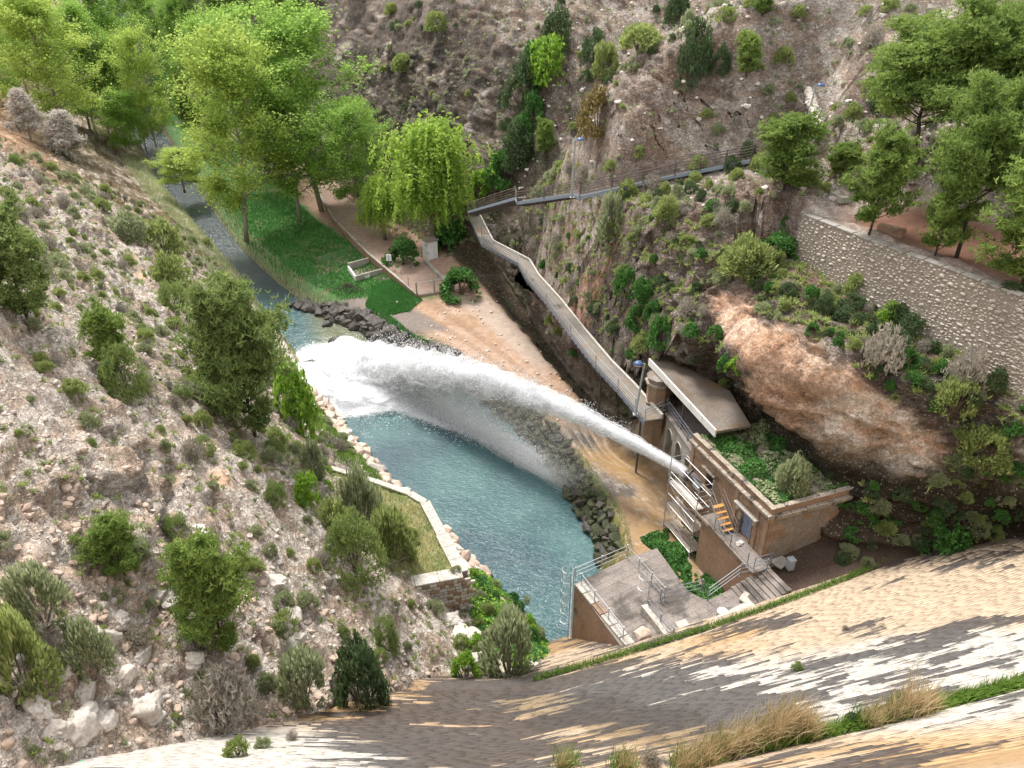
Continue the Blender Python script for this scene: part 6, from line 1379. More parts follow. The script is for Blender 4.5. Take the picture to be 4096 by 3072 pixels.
for k in range(22):
    p = a.lerp(b, k / 21) + Vector((R.uniform(-.15, .15), R.uniform(-.15, .15), .25)); link('stone', R.choice(ROCKS['rock_pale']), cnr, loc=p - cnr.location, rot=(R.uniform(-.3, .3), .2, R.uniform(0, 6)), scale=(.9, .8, .9))

# ------------------------------------------------------------------ trees
TR = [
 ('poplar', 1290, 850, 860, 600, 'tallest poplar with dense mid green crown standing right of the lawn, its pale trunk showing', dict(z=3.0, rz=.3, n=0)),
 ('yellow_poplar', 985, 958, 880, 520, 'leaning poplar with yellow-green crown and bare lower trunk rooted in the lawn', dict(z=1.6, rz=3.0, n=0)),
 ('yellow_poplar', 275, 560, 640, 440, 'pale yellow-green poplar at the far left behind the dead grey trees', dict(y=150, rz=2)),
 ('poplar', 505, 560, 640, 330, 'dark-shaded poplar between the two yellow-green ones left of the stream', dict(y=185, rz=1)),
 ('poplar', 20, 470, 470, 260, 'bluish green tree cut by the left edge of the picture', dict(y=160, rz=4)),
 ('poplar', 515, 640, 300, 240, 'small bright green tree leaning over the far end of the stream', dict(y=165, rz=4)),
 ('poplar', 880, 640, 620, 330, 'poplar behind the leaning one, its top reaching the upper edge', dict(y=175, rz=5)),
 ('poplar', 1080, 720, 700, 420, 'poplar crown filling the gap behind the tallest poplar', dict(y=150, rz=2.2)),
 ('poplar', 1440, 780, 420, 240, 'shorter poplar at the right end of the row above the path', dict(y=135, rz=2.5)),
 ('poplar', 1200, 880, 600, 430, 'poplar with low spreading branches just left of the tallest one', dict(y=122, rz=2.2, n=2)),
 ('poplar', 1440, 880, 500, 330, 'poplar with branches sweeping low over the path right of the tallest one', dict(y=118, rz=3.2, n=1)),
 ('yellow_poplar', 640, 640, 560, 240, 'narrow yellow-green poplar closing the view up the stream', dict(y=172, rz=3.2, n=1)),
 ('poplar', 390, 560, 560, 300, 'green poplar squeezed behind the grey conifers', dict(y=172, rz=.2, n=2)),
 ('yellow_poplar', 740, 770, 190, 260, 'low yellow-green tree arching over the right bank of the stream', dict(y=140, rz=1.2)),
 ('willow', 1740, 1000, 540, 500, 'weeping willow with hanging yellow-green strands over the white hut', dict(z=3.4, rz=.5, n=0)),
 ('willow', 1540, 960, 260, 260, 'low trailing willow growth hanging over the path left of the white hut', dict(z=3.6, rz=2.5, n=1)),
 ('dead_tree', 125, 560, 210, 160, 'left of the two dead grey conifers on the orange slope', dict(rz=1)),
 ('dead_tree', 290, 645, 210, 190, 'right of the two dead grey conifers, above the stream bank', dict(rz=2)),
 ('dull_pine', 120, 1290, 520, 330, 'drooping dull green pine at the left edge of the slope', dict(rz=1)),
 ('young_pine', 465, 1490, 300, 190, 'slim yellow-green pine above the round juniper on the left slope', dict(rz=2)),
 ('dull_pine', 1020, 1745, 650, 430, 'big dark pine leaning over the left shore of the pool', dict(rz=3)),
 ('young_pine', 900, 2600, 470, 350, 'bright yellow-green young pine on the lower left slope', dict(rz=3)),
 ('young_pine', 500, 2300, 250, 250, 'small spreading pine on the pale rocks of the left slope', dict(rz=4)),
 ('tall_pine', 3640, 670, 640, 560, 'tallest pine with broad rounded crown at the upper right', dict(rz=0, n=0)),
 ('tall_pine', 3800, 640, 680, 440, 'broad pine right of the tallest one, reaching the upper edge', dict(rz=2, n=1)),
 ('young_pine', 3480, 925, 440, 290, 'bright conical pine in front of the tallest pine beside the grey path', dict(rz=1, n=0)),
 ('young_pine', 3135, 755, 340, 290, 'round green pine hiding the top of the climbing walkway', dict(rz=5, n=1)),
 ('tall_pine', 3825, 1030, 740, 420, 'slender pine with a bare dark trunk standing on the reddish ledge', dict(rz=4, n=1)),
 ('young_pine', 4085, 1150, 620, 430, 'pine cut by the right edge above the retaining wall', dict(rz=2, n=1)),
 ('tall_pine', 4060, 700, 640, 430, 'pine behind at the right edge of the picture', dict(rz=5, n=0)),
 ('young_pine', 3740, 1020, 330, 230, 'low thin pine between the trunks on the reddish ledge', dict(rz=0)),
 ('young_pine', 3370, 700, 150, 150, 'small bushy pine beside the foot of the concrete steps', dict(rz=0)),
 ('young_pine', 2985, 300, 190, 115, 'small conical pine alone on the upper rocky slope', dict(rz=3)),
 ('young_pine', 2178, 615, 160, 90, 'tiny conical pine on the edge of the green gully', dict(rz=3)),
 ('young_pine', 3050, 60, 120, 110, 'small pine at the very top of the rocky slope', dict(rz=1)),
]
for k_, bx, by, h, w_, lab, kw in TR: plant(k_, bx, by, h, w_, lab, **kw)
# wood at the head of the valley
wl_ = ['dark green poplar among the wood at the head of the valley']
for i in range(44):
    y = R.uniform(175, 245); xs_ = -.55 * y + R.uniform(-60, 75); z = ground(xs_, y); plant_at(R.choice(['poplar', 'poplar', 'tall_pine']), (xs_, y, z - .5), R.uniform(17, 27), R.uniform(10, 15), ('tall ' if i % 2 else 'lower ') + 'tree in the wood at the head of the valley, ' + ('nearer rank' if y < 205 else 'farther rank') + (', left part' if xs_ < -120 else ', right part'), group='trees in the wood at the head of the valley')
for (bx, by, h, w_, y) in ((760, 150, 300, 220, 215), (950, 190, 300, 220, 200), (1180, 240, 320, 200, 190), (620, 230, 300, 200, 225), (1120, 600, 360, 240, 165)):
    plant('tall_pine' if bx > 800 and by < 250 else 'poplar', bx, by, h, w_, 'tree with mid green crown in the wood filling the head of the valley', 'trees in the wood at the head of the valley', y=y)
# ------------------------------------------------------------------ named shrubs
SH = [
 ('bronze_shrub', 2390, 530, 195, 170, 'round bronze-green bush on the rocky spur above the walkway lamp', {}),
 ('dark_shrub', 2765, 335, 270, 140, 'tall dark juniper clinging to the upper cliff', {}),
 ('dark_shrub', 2880, 290, 130, 90, 'dark juniper right of the tall one on the upper cliff', {}),
 ('dark_shrub', 2090, 420, 220, 170, 'dark bush at the left of the green gully', {}),
 ('leafy_shrub', 2190, 320, 180, 160, 'bright yellow-green leafy bush at the top of the gully', {}),
 ('ivy_bush', 2130, 340, 180, 130, 'ivy covered bush beside the bright one in the gully', {}),
 ('dark_shrub', 2225, 200, 190, 150, 'dark pointed bush above the bright one in the gully', {}),
 ('dark_shrub', 2370, 255, 150, 100, 'dark bush right of the gully top', {}),
 ('olive_shrub', 2420, 310, 150, 115, 'olive green bush right of the gully top, lower one', {}),
 ('olive_shrub', 2560, 200, 110, 190, 'wide olive bush on the slope below the top edge', {}),
 ('dark_shrub', 2710, 90, 130, 130, 'dark bush near the top edge above the tall juniper', {}),
 ('ivy_bush', 2130, 500, 140, 110, 'bright ivy patch half way down the gully', {}),
 ('ivy_bush', 2090, 580, 130, 120, 'ivy clump in the middle of the gully', {}),
 ('dark_shrub', 2070, 660, 190, 160, 'dark bush in the lower gully', {}),
 ('ivy_bush', 2000, 740, 140, 150, 'green ivy clump just above the climbing walkway', {}),
 ('leafy_shrub', 1930, 780, 110, 120, 'light green leafy clump at the foot of the gully', {}),
 ('olive_shrub', 1750, 120, 80, 100, 'lonely green bush on the far pale rocks', {}),
 ('olive_shrub', 1610, 280, 70, 90, 'small bush on the far hillside above the poplar', {}),
 ('sage_shrub', 2445, 950, 190, 120, 'blue-green upright bush on the cliff below the upper walkway', {}),
 ('olive_shrub', 2980, 1080, 150, 200, 'green thicket left of the retaining wall corner', {}),
 ('ivy_bush', 3110, 1020, 90, 190, 'green thicket touching the retaining wall corner', {}),
 ('ivy_bush', 2575, 1200, 100, 110, 'bright ivy clump hanging on the dark cliff', {}),
 ('ivy_bush', 2540, 1310, 90, 90, 'lower ivy clump hanging on the dark cliff', {}),
 ('ivy_bush', 2610, 1270, 80, 80, 'ivy clump right of the hanging ones on the dark cliff', {}),
 ('ivy_bush', 2500, 1170, 120, 100, 'dull ivy clump left of the hanging ones on the dark cliff', {}),
 ('ivy_bush', 2640, 1380, 130, 110, 'ivy spilling down the cliff above the canopy', {}),
 ('leafy_shrub', 2935, 1480, 60, 80, 'broad leaved plant at the left edge of the pink rock', {}),
 ('olive_shrub', 3810, 1640, 130, 160, 'light green bush at the right end of the pink rock', {}),
 ('olive_shrub', 3930, 1840, 130, 190, 'olive bush below the light green one at the right', {}),
 ('leafy_shrub', 3550, 1290, 90, 95, 'small green bush at the foot of the retaining wall', {}),
 ('twiggy_shrub', 3850, 1540, 150, 170, 'grey leafless bush at the right above the pink rock', {}),
 ('twiggy_shrub', 3520, 1460, 160, 190, 'grey twiggy bush on the ledge above the pink rock', {}),
 ('ivy_bush', 3770, 2210, 130, 190, 'bright green bush where the dam meets the right cliff', {}),
 ('sage_shrub', 3160, 1960, 150, 150, 'grey spiky bush growing on the near end of the house roof', {'z': 10.8}),
 ('sage_shrub', 1450, 2130, 280, 190, 'tall grey-green olive bush on the terrace', {'z': 6}),
 ('juniper_shrub', 1420, 2290, 230, 250, 'dark rounded juniper at the near end of the terrace', {}),
 ('olive_shrub', 1570, 2240, 210, 190, 'yellow-green bush on the terrace beside its coping', {'z': 6}),
 ('olive_shrub', 1350, 2160, 170, 150, 'olive bush at the back of the terrace', {}),
 ('leafy_shrub', 1235, 2020, 130, 110, 'bright green bush on the brow of the slope above the terrace', {}),
 ('sage_shrub', 1250, 1900, 140, 120, 'grey-green bush on the brow above the terrace coping', {}),
 ('leafy_shrub', 1190, 1720, 260, 190, 'light green leafy sapling right of the big dark pine', {}),
 ('juniper_shrub', 880, 1630, 190, 210, 'rounded blue-green juniper left of the big dark pine', {}),
 ('juniper_shrub', 505, 1570, 190, 200, 'rounded juniper below the slim pine', {}),
 ('dark_shrub', 1450, 2840, 280, 250, 'large dark juniper just above the dam face', {}),
 ('sage_shrub', 1220, 2800, 220, 220, 'large grey-green bush left of the large dark juniper', {}),
 ('leafy_shrub', 1865, 2740, 130, 130, 'bright yellow-green bush at the edge of the dam face', {}),
 ('sage_shrub', 2040, 2700, 280, 240, 'large grey-green bush below the terrace wall', {}),
 ('juniper_shrub', 1550, 2600, 130, 110, 'small dark round bush on the rocks below the terrace', {}),
 ('twiggy_shrub', 900, 2870, 180, 270, 'bare grey twiggy bush lying above the dam face', {}),
 ('olive_shrub', 100, 2760, 330, 260, 'large green bush near the lower left corner', {}),
 ('sage_shrub', 370, 2660, 200, 200, 'grey-green bush among pale boulders at the lower left', {}),
 ('sage_shrub', 170, 2480, 230, 240, 'wide grey-green bush at the left edge above the boulders', {}),
 ('olive_shrub', 650, 1010, 140, 180, 'olive bush near the stream on the far left slope', {}),
 ('olive_shrub', 690, 1150, 150, 150, 'dark olive bush on the brow above the stream', {}),
 ('juniper_shrub', 700, 1240, 120, 120, 'dark bush on the pale rocks left of the big pine', {}),
 ('sage_shrub', 520, 960, 130, 160, 'grey-green bush below the red rock on the far left slope', {}),
 ('ivy_bush', 1840, 1180, 110, 190, 'bright green bush grown through the fence right of the double gate', {'z': 2.6}),
 ('ivy_bush', 1610, 1055, 110, 150, 'dark ivy mound beside the white hut', {'z': 3.4}),
 ('ivy_bush', 1800, 1000, 130, 150, 'ivy mound right of the white hut', {'z': 3.6}),
]
for k_, bx, by, h, w_, lab, kw in SH: plant(k_, bx, by, h, w_, lab, sink=.05, **kw)
# ------------------------------------------------------------------ shrubs scattered over the slopes
LMK = [(70, 60, 'the yellow-green tree at the far left'), (130, 480, 'the dead grey conifers'), (480, 520, 'the far end of the stream'), (120, 1000, 'the drooping pine at the left edge'), (465, 1340, 'the slim pine on the left slope'), (505, 1500, 'the round juniper under the slim pine'), (1000, 1350, 'the big dark pine by the pool'), (880, 1560, 'the round juniper left of the big pine'), (500, 760, 'the red rock outcrop on the far left slope'), (720, 960, 'the brow above the stream'), (900, 2350, 'the bright young pine'), (500, 2180, 'the small spreading pine'), (1440, 2100, 'the bushes on the terrace'), (1700, 2400, 'the terrace wall corner'), (1450, 2700, 'the large dark juniper above the dam'), (1220, 2700, 'the big grey bush above the dam'), (900, 2800, 'the bare twiggy bush'), (300, 2850, 'the lower left boulders'), (100, 2600, 'the lower left corner bush'), (60, 1750, 'the left picture edge at mid height'), (60, 2150, 'the left picture edge below mid height'), (700, 1900, 'the pale middle of the left slope'), (1100, 1960, 'the brow above the terrace'), (1100, 2300, 'the rocks behind the terrace'),
 (2200, 2300, 'the caged ladder of the platform'), (2000, 2500, 'the green bank by the platform'), (1700, 2650, 'the pale outcrop under the terrace'), (2390, 430, 'the bronze bush'), (2280, 650, 'the lamp of the climbing walkway'), (2180, 250, 'the bright bush of the gully'), (2765, 200, 'the tall juniper on the upper cliff'), (2980, 200, 'the lone conical pine'), (3210, 420, 'the upper right lamp'), (3130, 580, 'the round pine over the walkway'), (1500, 100, 'the tallest poplar top'), (1900, 150, 'the middle of the far hillside'), (1750, 400, 'the foot of the far hillside'), (3400, 150, 'the top of the tallest pine'), (2500, 60, 'the upper picture edge'), (2650, 600, 'the climbing walkway'), (2200, 900, 'the red rock'), (2450, 900, 'the blue-green bush on the cliff'), (2570, 1200, 'the hanging ivy on the dark cliff'), (2750, 950, 'the scrubby ledge'), (3000, 950, 'the leafy thicket by the retaining wall'), (3250, 900, 'the corner of the retaining wall'), (3600, 1300, 'the foot of the retaining wall'), (3950, 1450, 'the right end of the retaining wall'), (2850, 1350, 'the top of the pink rock'), (3350, 1500, 'the middle of the pink rock'), (3810, 1600, 'the light green bush at the right'), (3920, 1800, 'the olive bush at the right edge'), (3100, 1800, 'the back of the house roof'), (3400, 1950, 'the mossy cliff behind the house'), (3770, 2100, 'the bush where dam and cliff meet'), (2700, 1500, 'the canopy'), (3500, 2150, 'the dark hollow beside the house'), (4050, 2000, 'the right picture edge above the dam')]
def zone(a, b):
    d, i = min(((a - l[0]) ** 2 + (b - l[1]) ** 2, k) for k, l in enumerate(LMK)); x, y, nm = LMK[i]; dx, dy = a - x, b - y
    if math.hypot(dx, dy) < 70: return 'close beside ' + nm
    return ('left of ' if dx < 0 else 'right of ') + nm if abs(dx) > 1.6 * abs(dy) else ('above ' if dy < 0 else 'below ') + nm if abs(dy) > 1.6 * abs(dx) else ('up-' if dy < 0 else 'down-') + ('left of ' if dx < 0 else 'right of ') + nm
zone_l = zone_r = zone
SIDE = lambda a: 'on the left slope' if a < 2340 else 'on the right hand rocks'
def sz_word(s): return 'tiny ' if s < .75 else 'small ' if s < 1.15 else 'mid-sized ' if s < 1.6 else 'large '
ADJ = {'sage_shrub': 'grey-green spiky shrub', 'olive_shrub': 'olive green shrub', 'juniper_shrub': 'dark needle-leaved shrub', 'twiggy_shrub': 'dry grey twiggy shrub', 'leafy_shrub': 'bright leafy shrub', 'dark_shrub': 'dark shrub', 'ivy_bush': 'low ivy clump', 'grass_clump': 'green grass clump'}
placed = []
def scatter(n, xr, yr, kinds, smin, smax, ok, zone, seed, mind=.9, sc=1.0):
    rd = random.Random(seed); c = 0; tries = 0
    while c < n and tries < n * 40:
        tries += 1; x, y = rd.uniform(*xr), rd.uniform(*yr); r = BV.ray_cast(Vector((x, y, 200)), Vector((0, 0, -1)), 400)
        if r[0] is None: continue
        p = r[0]; a, b, Z = proj(p)
        if not (-60 < a < 4160 and -60 < b < 3120) or Z < 5 or not ok(p, a, b, r[1]): continue
        h0 = BV.ray_cast(CAM, (p + UP * .4 - CAM).normalized(), (p - CAM).length - 1.5)
        if h0[0] is not None: continue
        if p.y < float(dam_y(p.x, p.z)) + .6: continue
        s = smin + (smax - smin) * rd.random() ** 1.8
        if any((p.x - q[0]) ** 2 + (p.y - q[1]) ** 2 < (mind * (s + q[2]) * .5) ** 2 for q in placed): continue
        placed.append((p.x, p.y, s)); k_ = rd.choice(kinds); zn = zone(a, b); lab = sz_word(s) + ADJ[k_] + ' ' + zn
        o = plant_at(k_, p, s * rd.uniform(.65, 1.0), s * rd.uniform(.9, 1.3), lab, group=ADJ[k_] + 's ' + SIDE(a), sink=.06); c += 1
    return c
kl = ['sage_shrub'] * 5 + ['olive_shrub'] * 4 + ['juniper_shrub'] + ['twiggy_shrub'] * 3
okl = lambda p, a, b, nr_: p.x < float(np.ravel(XE(p.y))[0]) - 2.5 and nr_.z > .25 and not (1300 < a < 1900 and 1850 < b < 2400)
scatter(560, (-62, 4), (16, 118), kl, .4, 1.6, okl, zone_l, 1)
okb = lambda p, a, b, nr_: p.x < float(np.ravel(XE(p.y))[0]) - 1.0 and 16 < p.y
scatter(45, (-6, 6), (28, 43), ['ivy_bush', 'leafy_shrub', 'ivy_bush', 'sage_shrub'], .6, 1.5, lambda p, a, b, n_: 1850 < a < 2330 and 2230 < b < 2680, zone, 2, .5)
PKP = [(2800, 1150), (2960, 1120), (3060, 1270), (3200, 1300), (3330, 1410), (3480, 1530), (3640, 1650), (3790, 1730), (3750, 1900), (3560, 1950), (3360, 1900), (3130, 1790), (3000, 1720), (2950, 1600), (2960, 1480), (2850, 1330)]
kr = ['sage_shrub'] * 2 + ['olive_shrub'] * 4 + ['dark_shrub'] * 2 + ['twiggy_shrub'] * 2
scatter(150, (-2, 62), (60, 100), kr, .6, 2.0, lambda p, a, b, n_: b < 800 and a > 2050 and n_.z > .2, zone_r, 3)
scatter(70, (-32, 30), (104, 160), kr, .8, 2.4, lambda p, a, b, n_: b < 640 and a > 1380, zone_r, 4)
scatter(150, (2, 40), (36, 100), ['sage_shrub', 'olive_shrub', 'dark_shrub', 'ivy_bush', 'twiggy_shrub', 'dark_shrub'], .6, 1.9, lambda p, a, b, n_: 1950 < a and 780 < b < 2250 and p.z > 9.6 and not (a < 2800 and b > 1600) and not (a > 3150 and b < 1150) and not inpoly(a, b, PKP), zone_r, 5, .7)
# plants hanging on the steep faces, found by looking outwards across the gorge
rd = random.Random(11); cc_n = 0
for i in range(900):
    a, b = rd.uniform(2000, 4096), rd.uniform(820, 2260); h_ = hit(a, b)
    if h_[0] is None or h_[1] is None: continue
    p = h_[0]
    if p.z < 3.5 or p.x < 0 or p.y < float(dam_y(p.x, p.z)) + .4: continue
    pinkz = inpoly(a, b, PKP)
    wallz = a > 3150 and b < 1150 + (a - 3150) * .42
    if pinkz or wallz or (2300 < a < 2700 and 1330 < b < 1700 and p.z < 9.5): continue
    if 2740 < a < 3330 and 1650 < b < 2250 and p.z < 9.2: continue
    if a < 2800 and b > 1600: continue
    if rd.random() > (.75 if b > 1850 else .42): continue
    if any((p - Vector(q)).length < .8 for q in placed if len(q) == 3 and q[2] > 3): pass
    s = rd.uniform(.45, 1.35); k_ = rd.choice(['ivy_bush', 'dark_shrub', 'olive_shrub', 'sage_shrub', 'ivy_bush'] if b > 1300 else ['sage_shrub', 'olive_shrub', 'dark_shrub', 'twiggy_shrub', 'sage_shrub'])
    zn = zone_r(a, b); plant_at(k_, p, s * .75, s * 1.2, sz_word(s) + ADJ[k_] + ' hanging ' + zn, group='hanging ' + ADJ[k_] + 's on the cliff', sink=.1); cc_n += 1
    if cc_n > 230: break
# low ivy carpets: pit beside the house, house roof (nobody could count the leaves)
def carpet(name, poly_, zf, n, size, mat, label, cat, seed, thick=.35, kind='stuff'):
    rs = np.random.RandomState(seed); xs_, ys_ = [p[0] for p in poly_], [p[1] for p in poly_]; c = []
    while len(c) < n:
        x, y = rs.uniform(min(xs_), max(xs_)), rs.uniform(min(ys_), max(ys_))
        if inpoly(x, y, poly_): c.append((x, y, 0))
    c = np.array(c); m = fbm(c, .9, 3, seed); keep = m > -.28; c = c[keep]; m = m[keep]; c[:, 2] = [zf(x, y) for x, y, _ in c]; c[:, 2] += (m + .35) * thick * rs.rand(len(c)) ** .5 + .03
    v, f, t = leaves(c, size, rs, 1.5, flat=2.0); link(name, np_mesh(name, v, f, M[mat], False, {'tint': np.clip(.65 * t + .5 * np.repeat(m, 4) + .1, 0, 1)}), label=label, cat=cat, kind=kind)
pit = [(A_.x, A_.y) for A_ in (P(2560, 2160, 2.5), P(2690, 2100, 2.5), P(2800, 2180, 2.5), P(2930, 2300, 2.5), P(2870, 2420, 2.5), P(2740, 2400, 2.5), P(2640, 2230, 2.5))]
carpet('ivy', pit, lambda x, y: max(2.5, ground(x, y, 6)) if ground(x, y) < 5 else 2.5, 15000, .15, 'leaf_ivy', 'deep green ivy filling the sunken pit between platform and house', 'ivy', 1, .7)
rfp = [tuple((hw + H(s, o, 0))[:2]) for s, o in ((.4, -.4), (9.1, -.4), (9.1, -6.4), (.4, -6.4))]
carpet('roof_ivy', rfp, lambda x, y: ZT + .55, 15000, .12, 'leaf_ivy', 'ivy and creepers spread over the flat roof of the house', 'ivy', 2, .55)
carpet('roof_scrub', rfp, lambda x, y: ZT + .6, 6500, .12, 'leaf_sage', 'dry grey scrub tangled in the ivy on the house roof', 'scrub', 3, .6)
bankp = [(p.x, p.y) for p in (P(1860, 2250, 3), P(1960, 2260, 1), P(2120, 2400, .5), P(2290, 2480, .5), P(2320, 2600, 1), P(2080, 2690, 5), P(1960, 2560, 5), P(1880, 2420, 4))]
carpet('ground_ivy', bankp, ground, 15000, .12, 'leaf_ivy', 'ivy and weeds covering the bank between terrace wall and platform', 'ivy', 4, .5)
carpet('bank_weeds', bankp, ground, 6000, .12, 'leaf_bright', 'bright green weeds over the ivy on the bank by the platform', 'weeds', 5, .6)
# grass: lawn, yard edge, terrace, stream banks, dam ledges
def grass(name, mat, n, sel, h, label, seed, xr, yr, w_=.015, per=1, zf=None):
    rs = np.random.RandomState(seed); pts = []; tries = 0
    while len(pts) < n and tries < n * 12:
        tries += 1; x, y = rs.uniform(*xr), rs.uniform(*yr)
        if not sel(x, y): continue
        pts.append((x, y, zf(x, y) if zf else ground(x, y)))
    c = np.array(pts); v, f, t = blades(len(c), h, 0, .6, rs, w_); v = v + np.repeat(c, 8, 0); m = np.clip(fbm(c, .35, 3, seed) * .5 + .5, 0, 1)
    link(name, np_mesh(name, v, f, M[mat], False, {'tint': np.clip(.5 * t + .6 * np.repeat(m, 8), 0, 1)}), label=label, cat='grass', kind='stuff')
def between(fa, fb): return lambda x, y: float(np.ravel(fa(y))[0]) < x < float(np.ravel(fb(y))[0])
grass('lawn_grass', 'leaf_lawn', 22000, lambda x, y: float(np.ravel(P8(y))[0]) - .3 < x < float(np.ravel(P8(y))[0]) * .42 + float(np.ravel(P7(y))[0]) * .58, .35, 'short green grass of the lawn beside the stream', 21, (-60, -10), (93, 140), .05)
yp = [(p.x, p.y) for p in (P(1490, 1150, 2.3), P(1570, 1120, 2.3), P(1690, 1200, 2.4), P(1640, 1240, 2.4), P(1560, 1260, 2.3), P(1650, 1320, 2.4), P(1850, 1420, 2.4), P(1800, 1415, 2.3), P(1640, 1335, 2.3), P(1520, 1290, 2.2), P(1460, 1220, 2.2))]
grass('yard_grass', 'leaf_lawn', 12000, lambda x, y: inpoly(x, y, yp), .3, 'vivid green grass patch between branch pile and muddy yard', 22, (-22, -3), (76, 102), .045)
tg = [(p.x, p.y) for p in tline]; tg += [(tg[-1][0] - 4, tg[-1][1]), (tg[0][0] - 5, tg[0][1] - 1)]
grass('terrace_grass', 'leaf_olive', 9000, lambda x, y: inpoly(x, y, tg), .28, 'sparse dry grass growing on the terrace', 23, (-22, -2), (35, 53), .02, zf=lambda x, y: max(ground(x, y), 5.86))
grass('bank_grass', 'leaf_grass', 14000, lambda x, y: .8 < float(np.ravel(XE(y))[0]) - x < 5.5, .4, 'rough green grass on the left bank above the boulders', 24, (-28, -3), (46, 72), .025)
grass('stream_bank_grass', 'leaf_sage', 12000, lambda x, y: 0 < float(np.ravel(XE(y))[0]) - x < 6 or 0 < x - float(np.ravel(XR(y))[0]) < 2.5, .7, 'tall dull grass and reeds along both banks of the stream', 25, (-82, -22), (84, 170), .04)
grass('right_bank_weeds', 'leaf_olive', 4500, lambda x, y: 0 < x - float(np.ravel(XR(y))[0]) < 2.2 and y < 60, .30, 'dry weeds on the bank between the pool and the wet apron', 26, (3, 12), (40, 58), .02)
for z0, xr_, n, lab in ((7.0, (-3, 34), 9000, 'strip of green grass growing along the lower ledge of the dam face'), (19.0, (8, 30), 12000, 'strip of green grass growing along the upper ledge of the dam face')):
    rs = np.random.RandomState(int(z0)); x = rs.uniform(*xr_, n); dens = fbm(np.stack([x, 0 * x, 0 * x], 1), .5, 3, 3); x = x[dens > (-.2 if z0 < 10 else -.45)]; c = np.stack([x, dam_y(x, z0 + .02) + .22 + rs.normal(size=len(x)) * .12, np.full(len(x), z0)], 1)
    v, f, t = blades(len(c), .26 if z0 < 10 else .34, 0, .7, rs, .014); v = v + np.repeat(c, 8, 0); link('ledge_grass', np_mesh('ledge_grass', v, f, M['leaf_grass'], False, {'tint': t}), label=lab, cat='grass', kind='stuff')
def dam_hit(px, py):
    d = ray(px, py); t = 5.0
    while t < 80:
        p = CAM + d * t
        if p.y < -10 or p.y > 60: break
        if float(dam_y(p.x, p.z)) > p.y: break
        t += .05
    # marching outwards: the face is met where the ray falls behind it
    return p
def dam_pt(px, py):
    d = ray(px, py); best = None
    for t in np.arange(12, 75, .05):
        p = CAM + d * t
        if p.y > 1 and float(dam_y(p.x, p.z)) >= p.y: return p
    return CAM + d * 30
DG = [(2820, 3060, 1.15), (2900, 3010, 1.1), (2980, 2985, 1.2), (3060, 2960, 1.1), (3110, 2940, 1.35), (3170, 2915, 1.3), (3230, 2935, 1.1), (3480, 2900, .95), (3560, 2875, .9), (3640, 2850, 1.5), (3700, 2840, .9), (2740, 3075, 1.0), (2500, 3080, .8), (2250, 3075, .7)]
for i, (a, b, s) in enumerate(DG):
    p = dam_pt(a, b); plant_at('dry_grass_clump', p, s, s * 1.0, 'straw coloured grass clump on the dam ledge, ' + ('tallest of all' if s == 1.5 else 'at the right end of the row' if a > 3450 else 'in the thick middle of the row' if a > 3000 else 'left part of the row' if a > 2700 else 'at the bottom edge of the picture'), group='tall dry grass clumps on the dam ledge', rz=R.uniform(0, 6))
    plant_at('grass_clump', p + Vector((R.uniform(-.2, .2), .1, 0)), .55, .75, 'green grass clump ' + ('at the right end' if a > 3600 else 'right of the middle' if a > 3400 else 'in the thick middle' if a > 3150 else 'left of the middle' if a > 2950 else 'near the left end' if a > 2700 else 'at the bottom edge') + ' of the dry grass row on the dam', group='green grass clumps on the dam ledge')
for a, b, s, k_, lab in ((3190, 2680, .6, 'juniper_shrub', 'single small green bush growing out of the dam face'), (950, 3020, 1.0, 'olive_shrub', 'low green bush growing on the pale dam face at the lower left'), (1050, 2990, .7, 'sage_shrub', 'grey-green bush right of the low one on the pale dam face'), (1170, 2960, .6, 'twiggy_shrub', 'dry twiggy bush on the pale dam face at the lower left'), (3380, 2520, .35, 'twiggy_shrub', 'tiny dry plant on the ochre part of the dam face'), (3400, 2885, .5, 'dark_shrub', 'tiny dark plant among the white streaks of the dam face'), (2600, 3050, .7, 'twiggy_shrub', 'grey twiggy plant at the bottom edge on the dam face')):
    plant_at(k_, dam_pt(a, b), s * .8, s, lab)
# ------------------------------------------------------------------ boulders and loose stones on the left slope
BO = [(560, 2625, 1.0), (690, 2560, .6), (760, 2650, 1.25), (300, 2900, 1.9), (330, 2780, 1.1), (560, 2830, 1.7), (260, 2690, .9), (330, 2730, .8), (500, 2700, 1.0), (610, 2870, 1.0), (150, 2840, 1.3), (680, 2400, 1.3), (650, 2370, 1.0), (410, 2540, 1.3), (480, 2480, 1.0), (60, 2650, .8), (220, 2920, 1.1), (420, 2880, 1.0), (1140, 2480, 1.8), (1180, 2560, 1.3), (1110, 2330, 1.2), (800, 2130, 1.4), (1000, 1830, .8), (780, 1640, .9), (1850, 2550, 2.4), (1800, 2480, 1.6), (1900, 2640, 1.8), (2030, 2380, .8), (2170, 2460, .7), (2230, 2520, .7)]
for i, (a, b, s) in enumerate(BO):
    s *= .78
    h_ = hit(a, b)
    if h_[0] is None: continue
    h_ = (h_[0] - UP * s * .22, h_[1])
    zn = 'among the rubble at the lower left above the dam' if b > 2600 else 'on the slope left of the terrace' if a < 1300 else 'on the bank below the terrace wall'
    link('boulder', BIG[i % 4], None, loc=h_[0] + UP * s * .1, rot=(R.uniform(-.6, .6), R.uniform(-.6, .6), R.uniform(0, 6)), scale=(s, s * .9, s * .9), label=('large ' if s > 1.25 else 'small ') + 'angular pale grey boulder ' + zone(a, b), cat='boulder', group='pale boulders ' + zn)
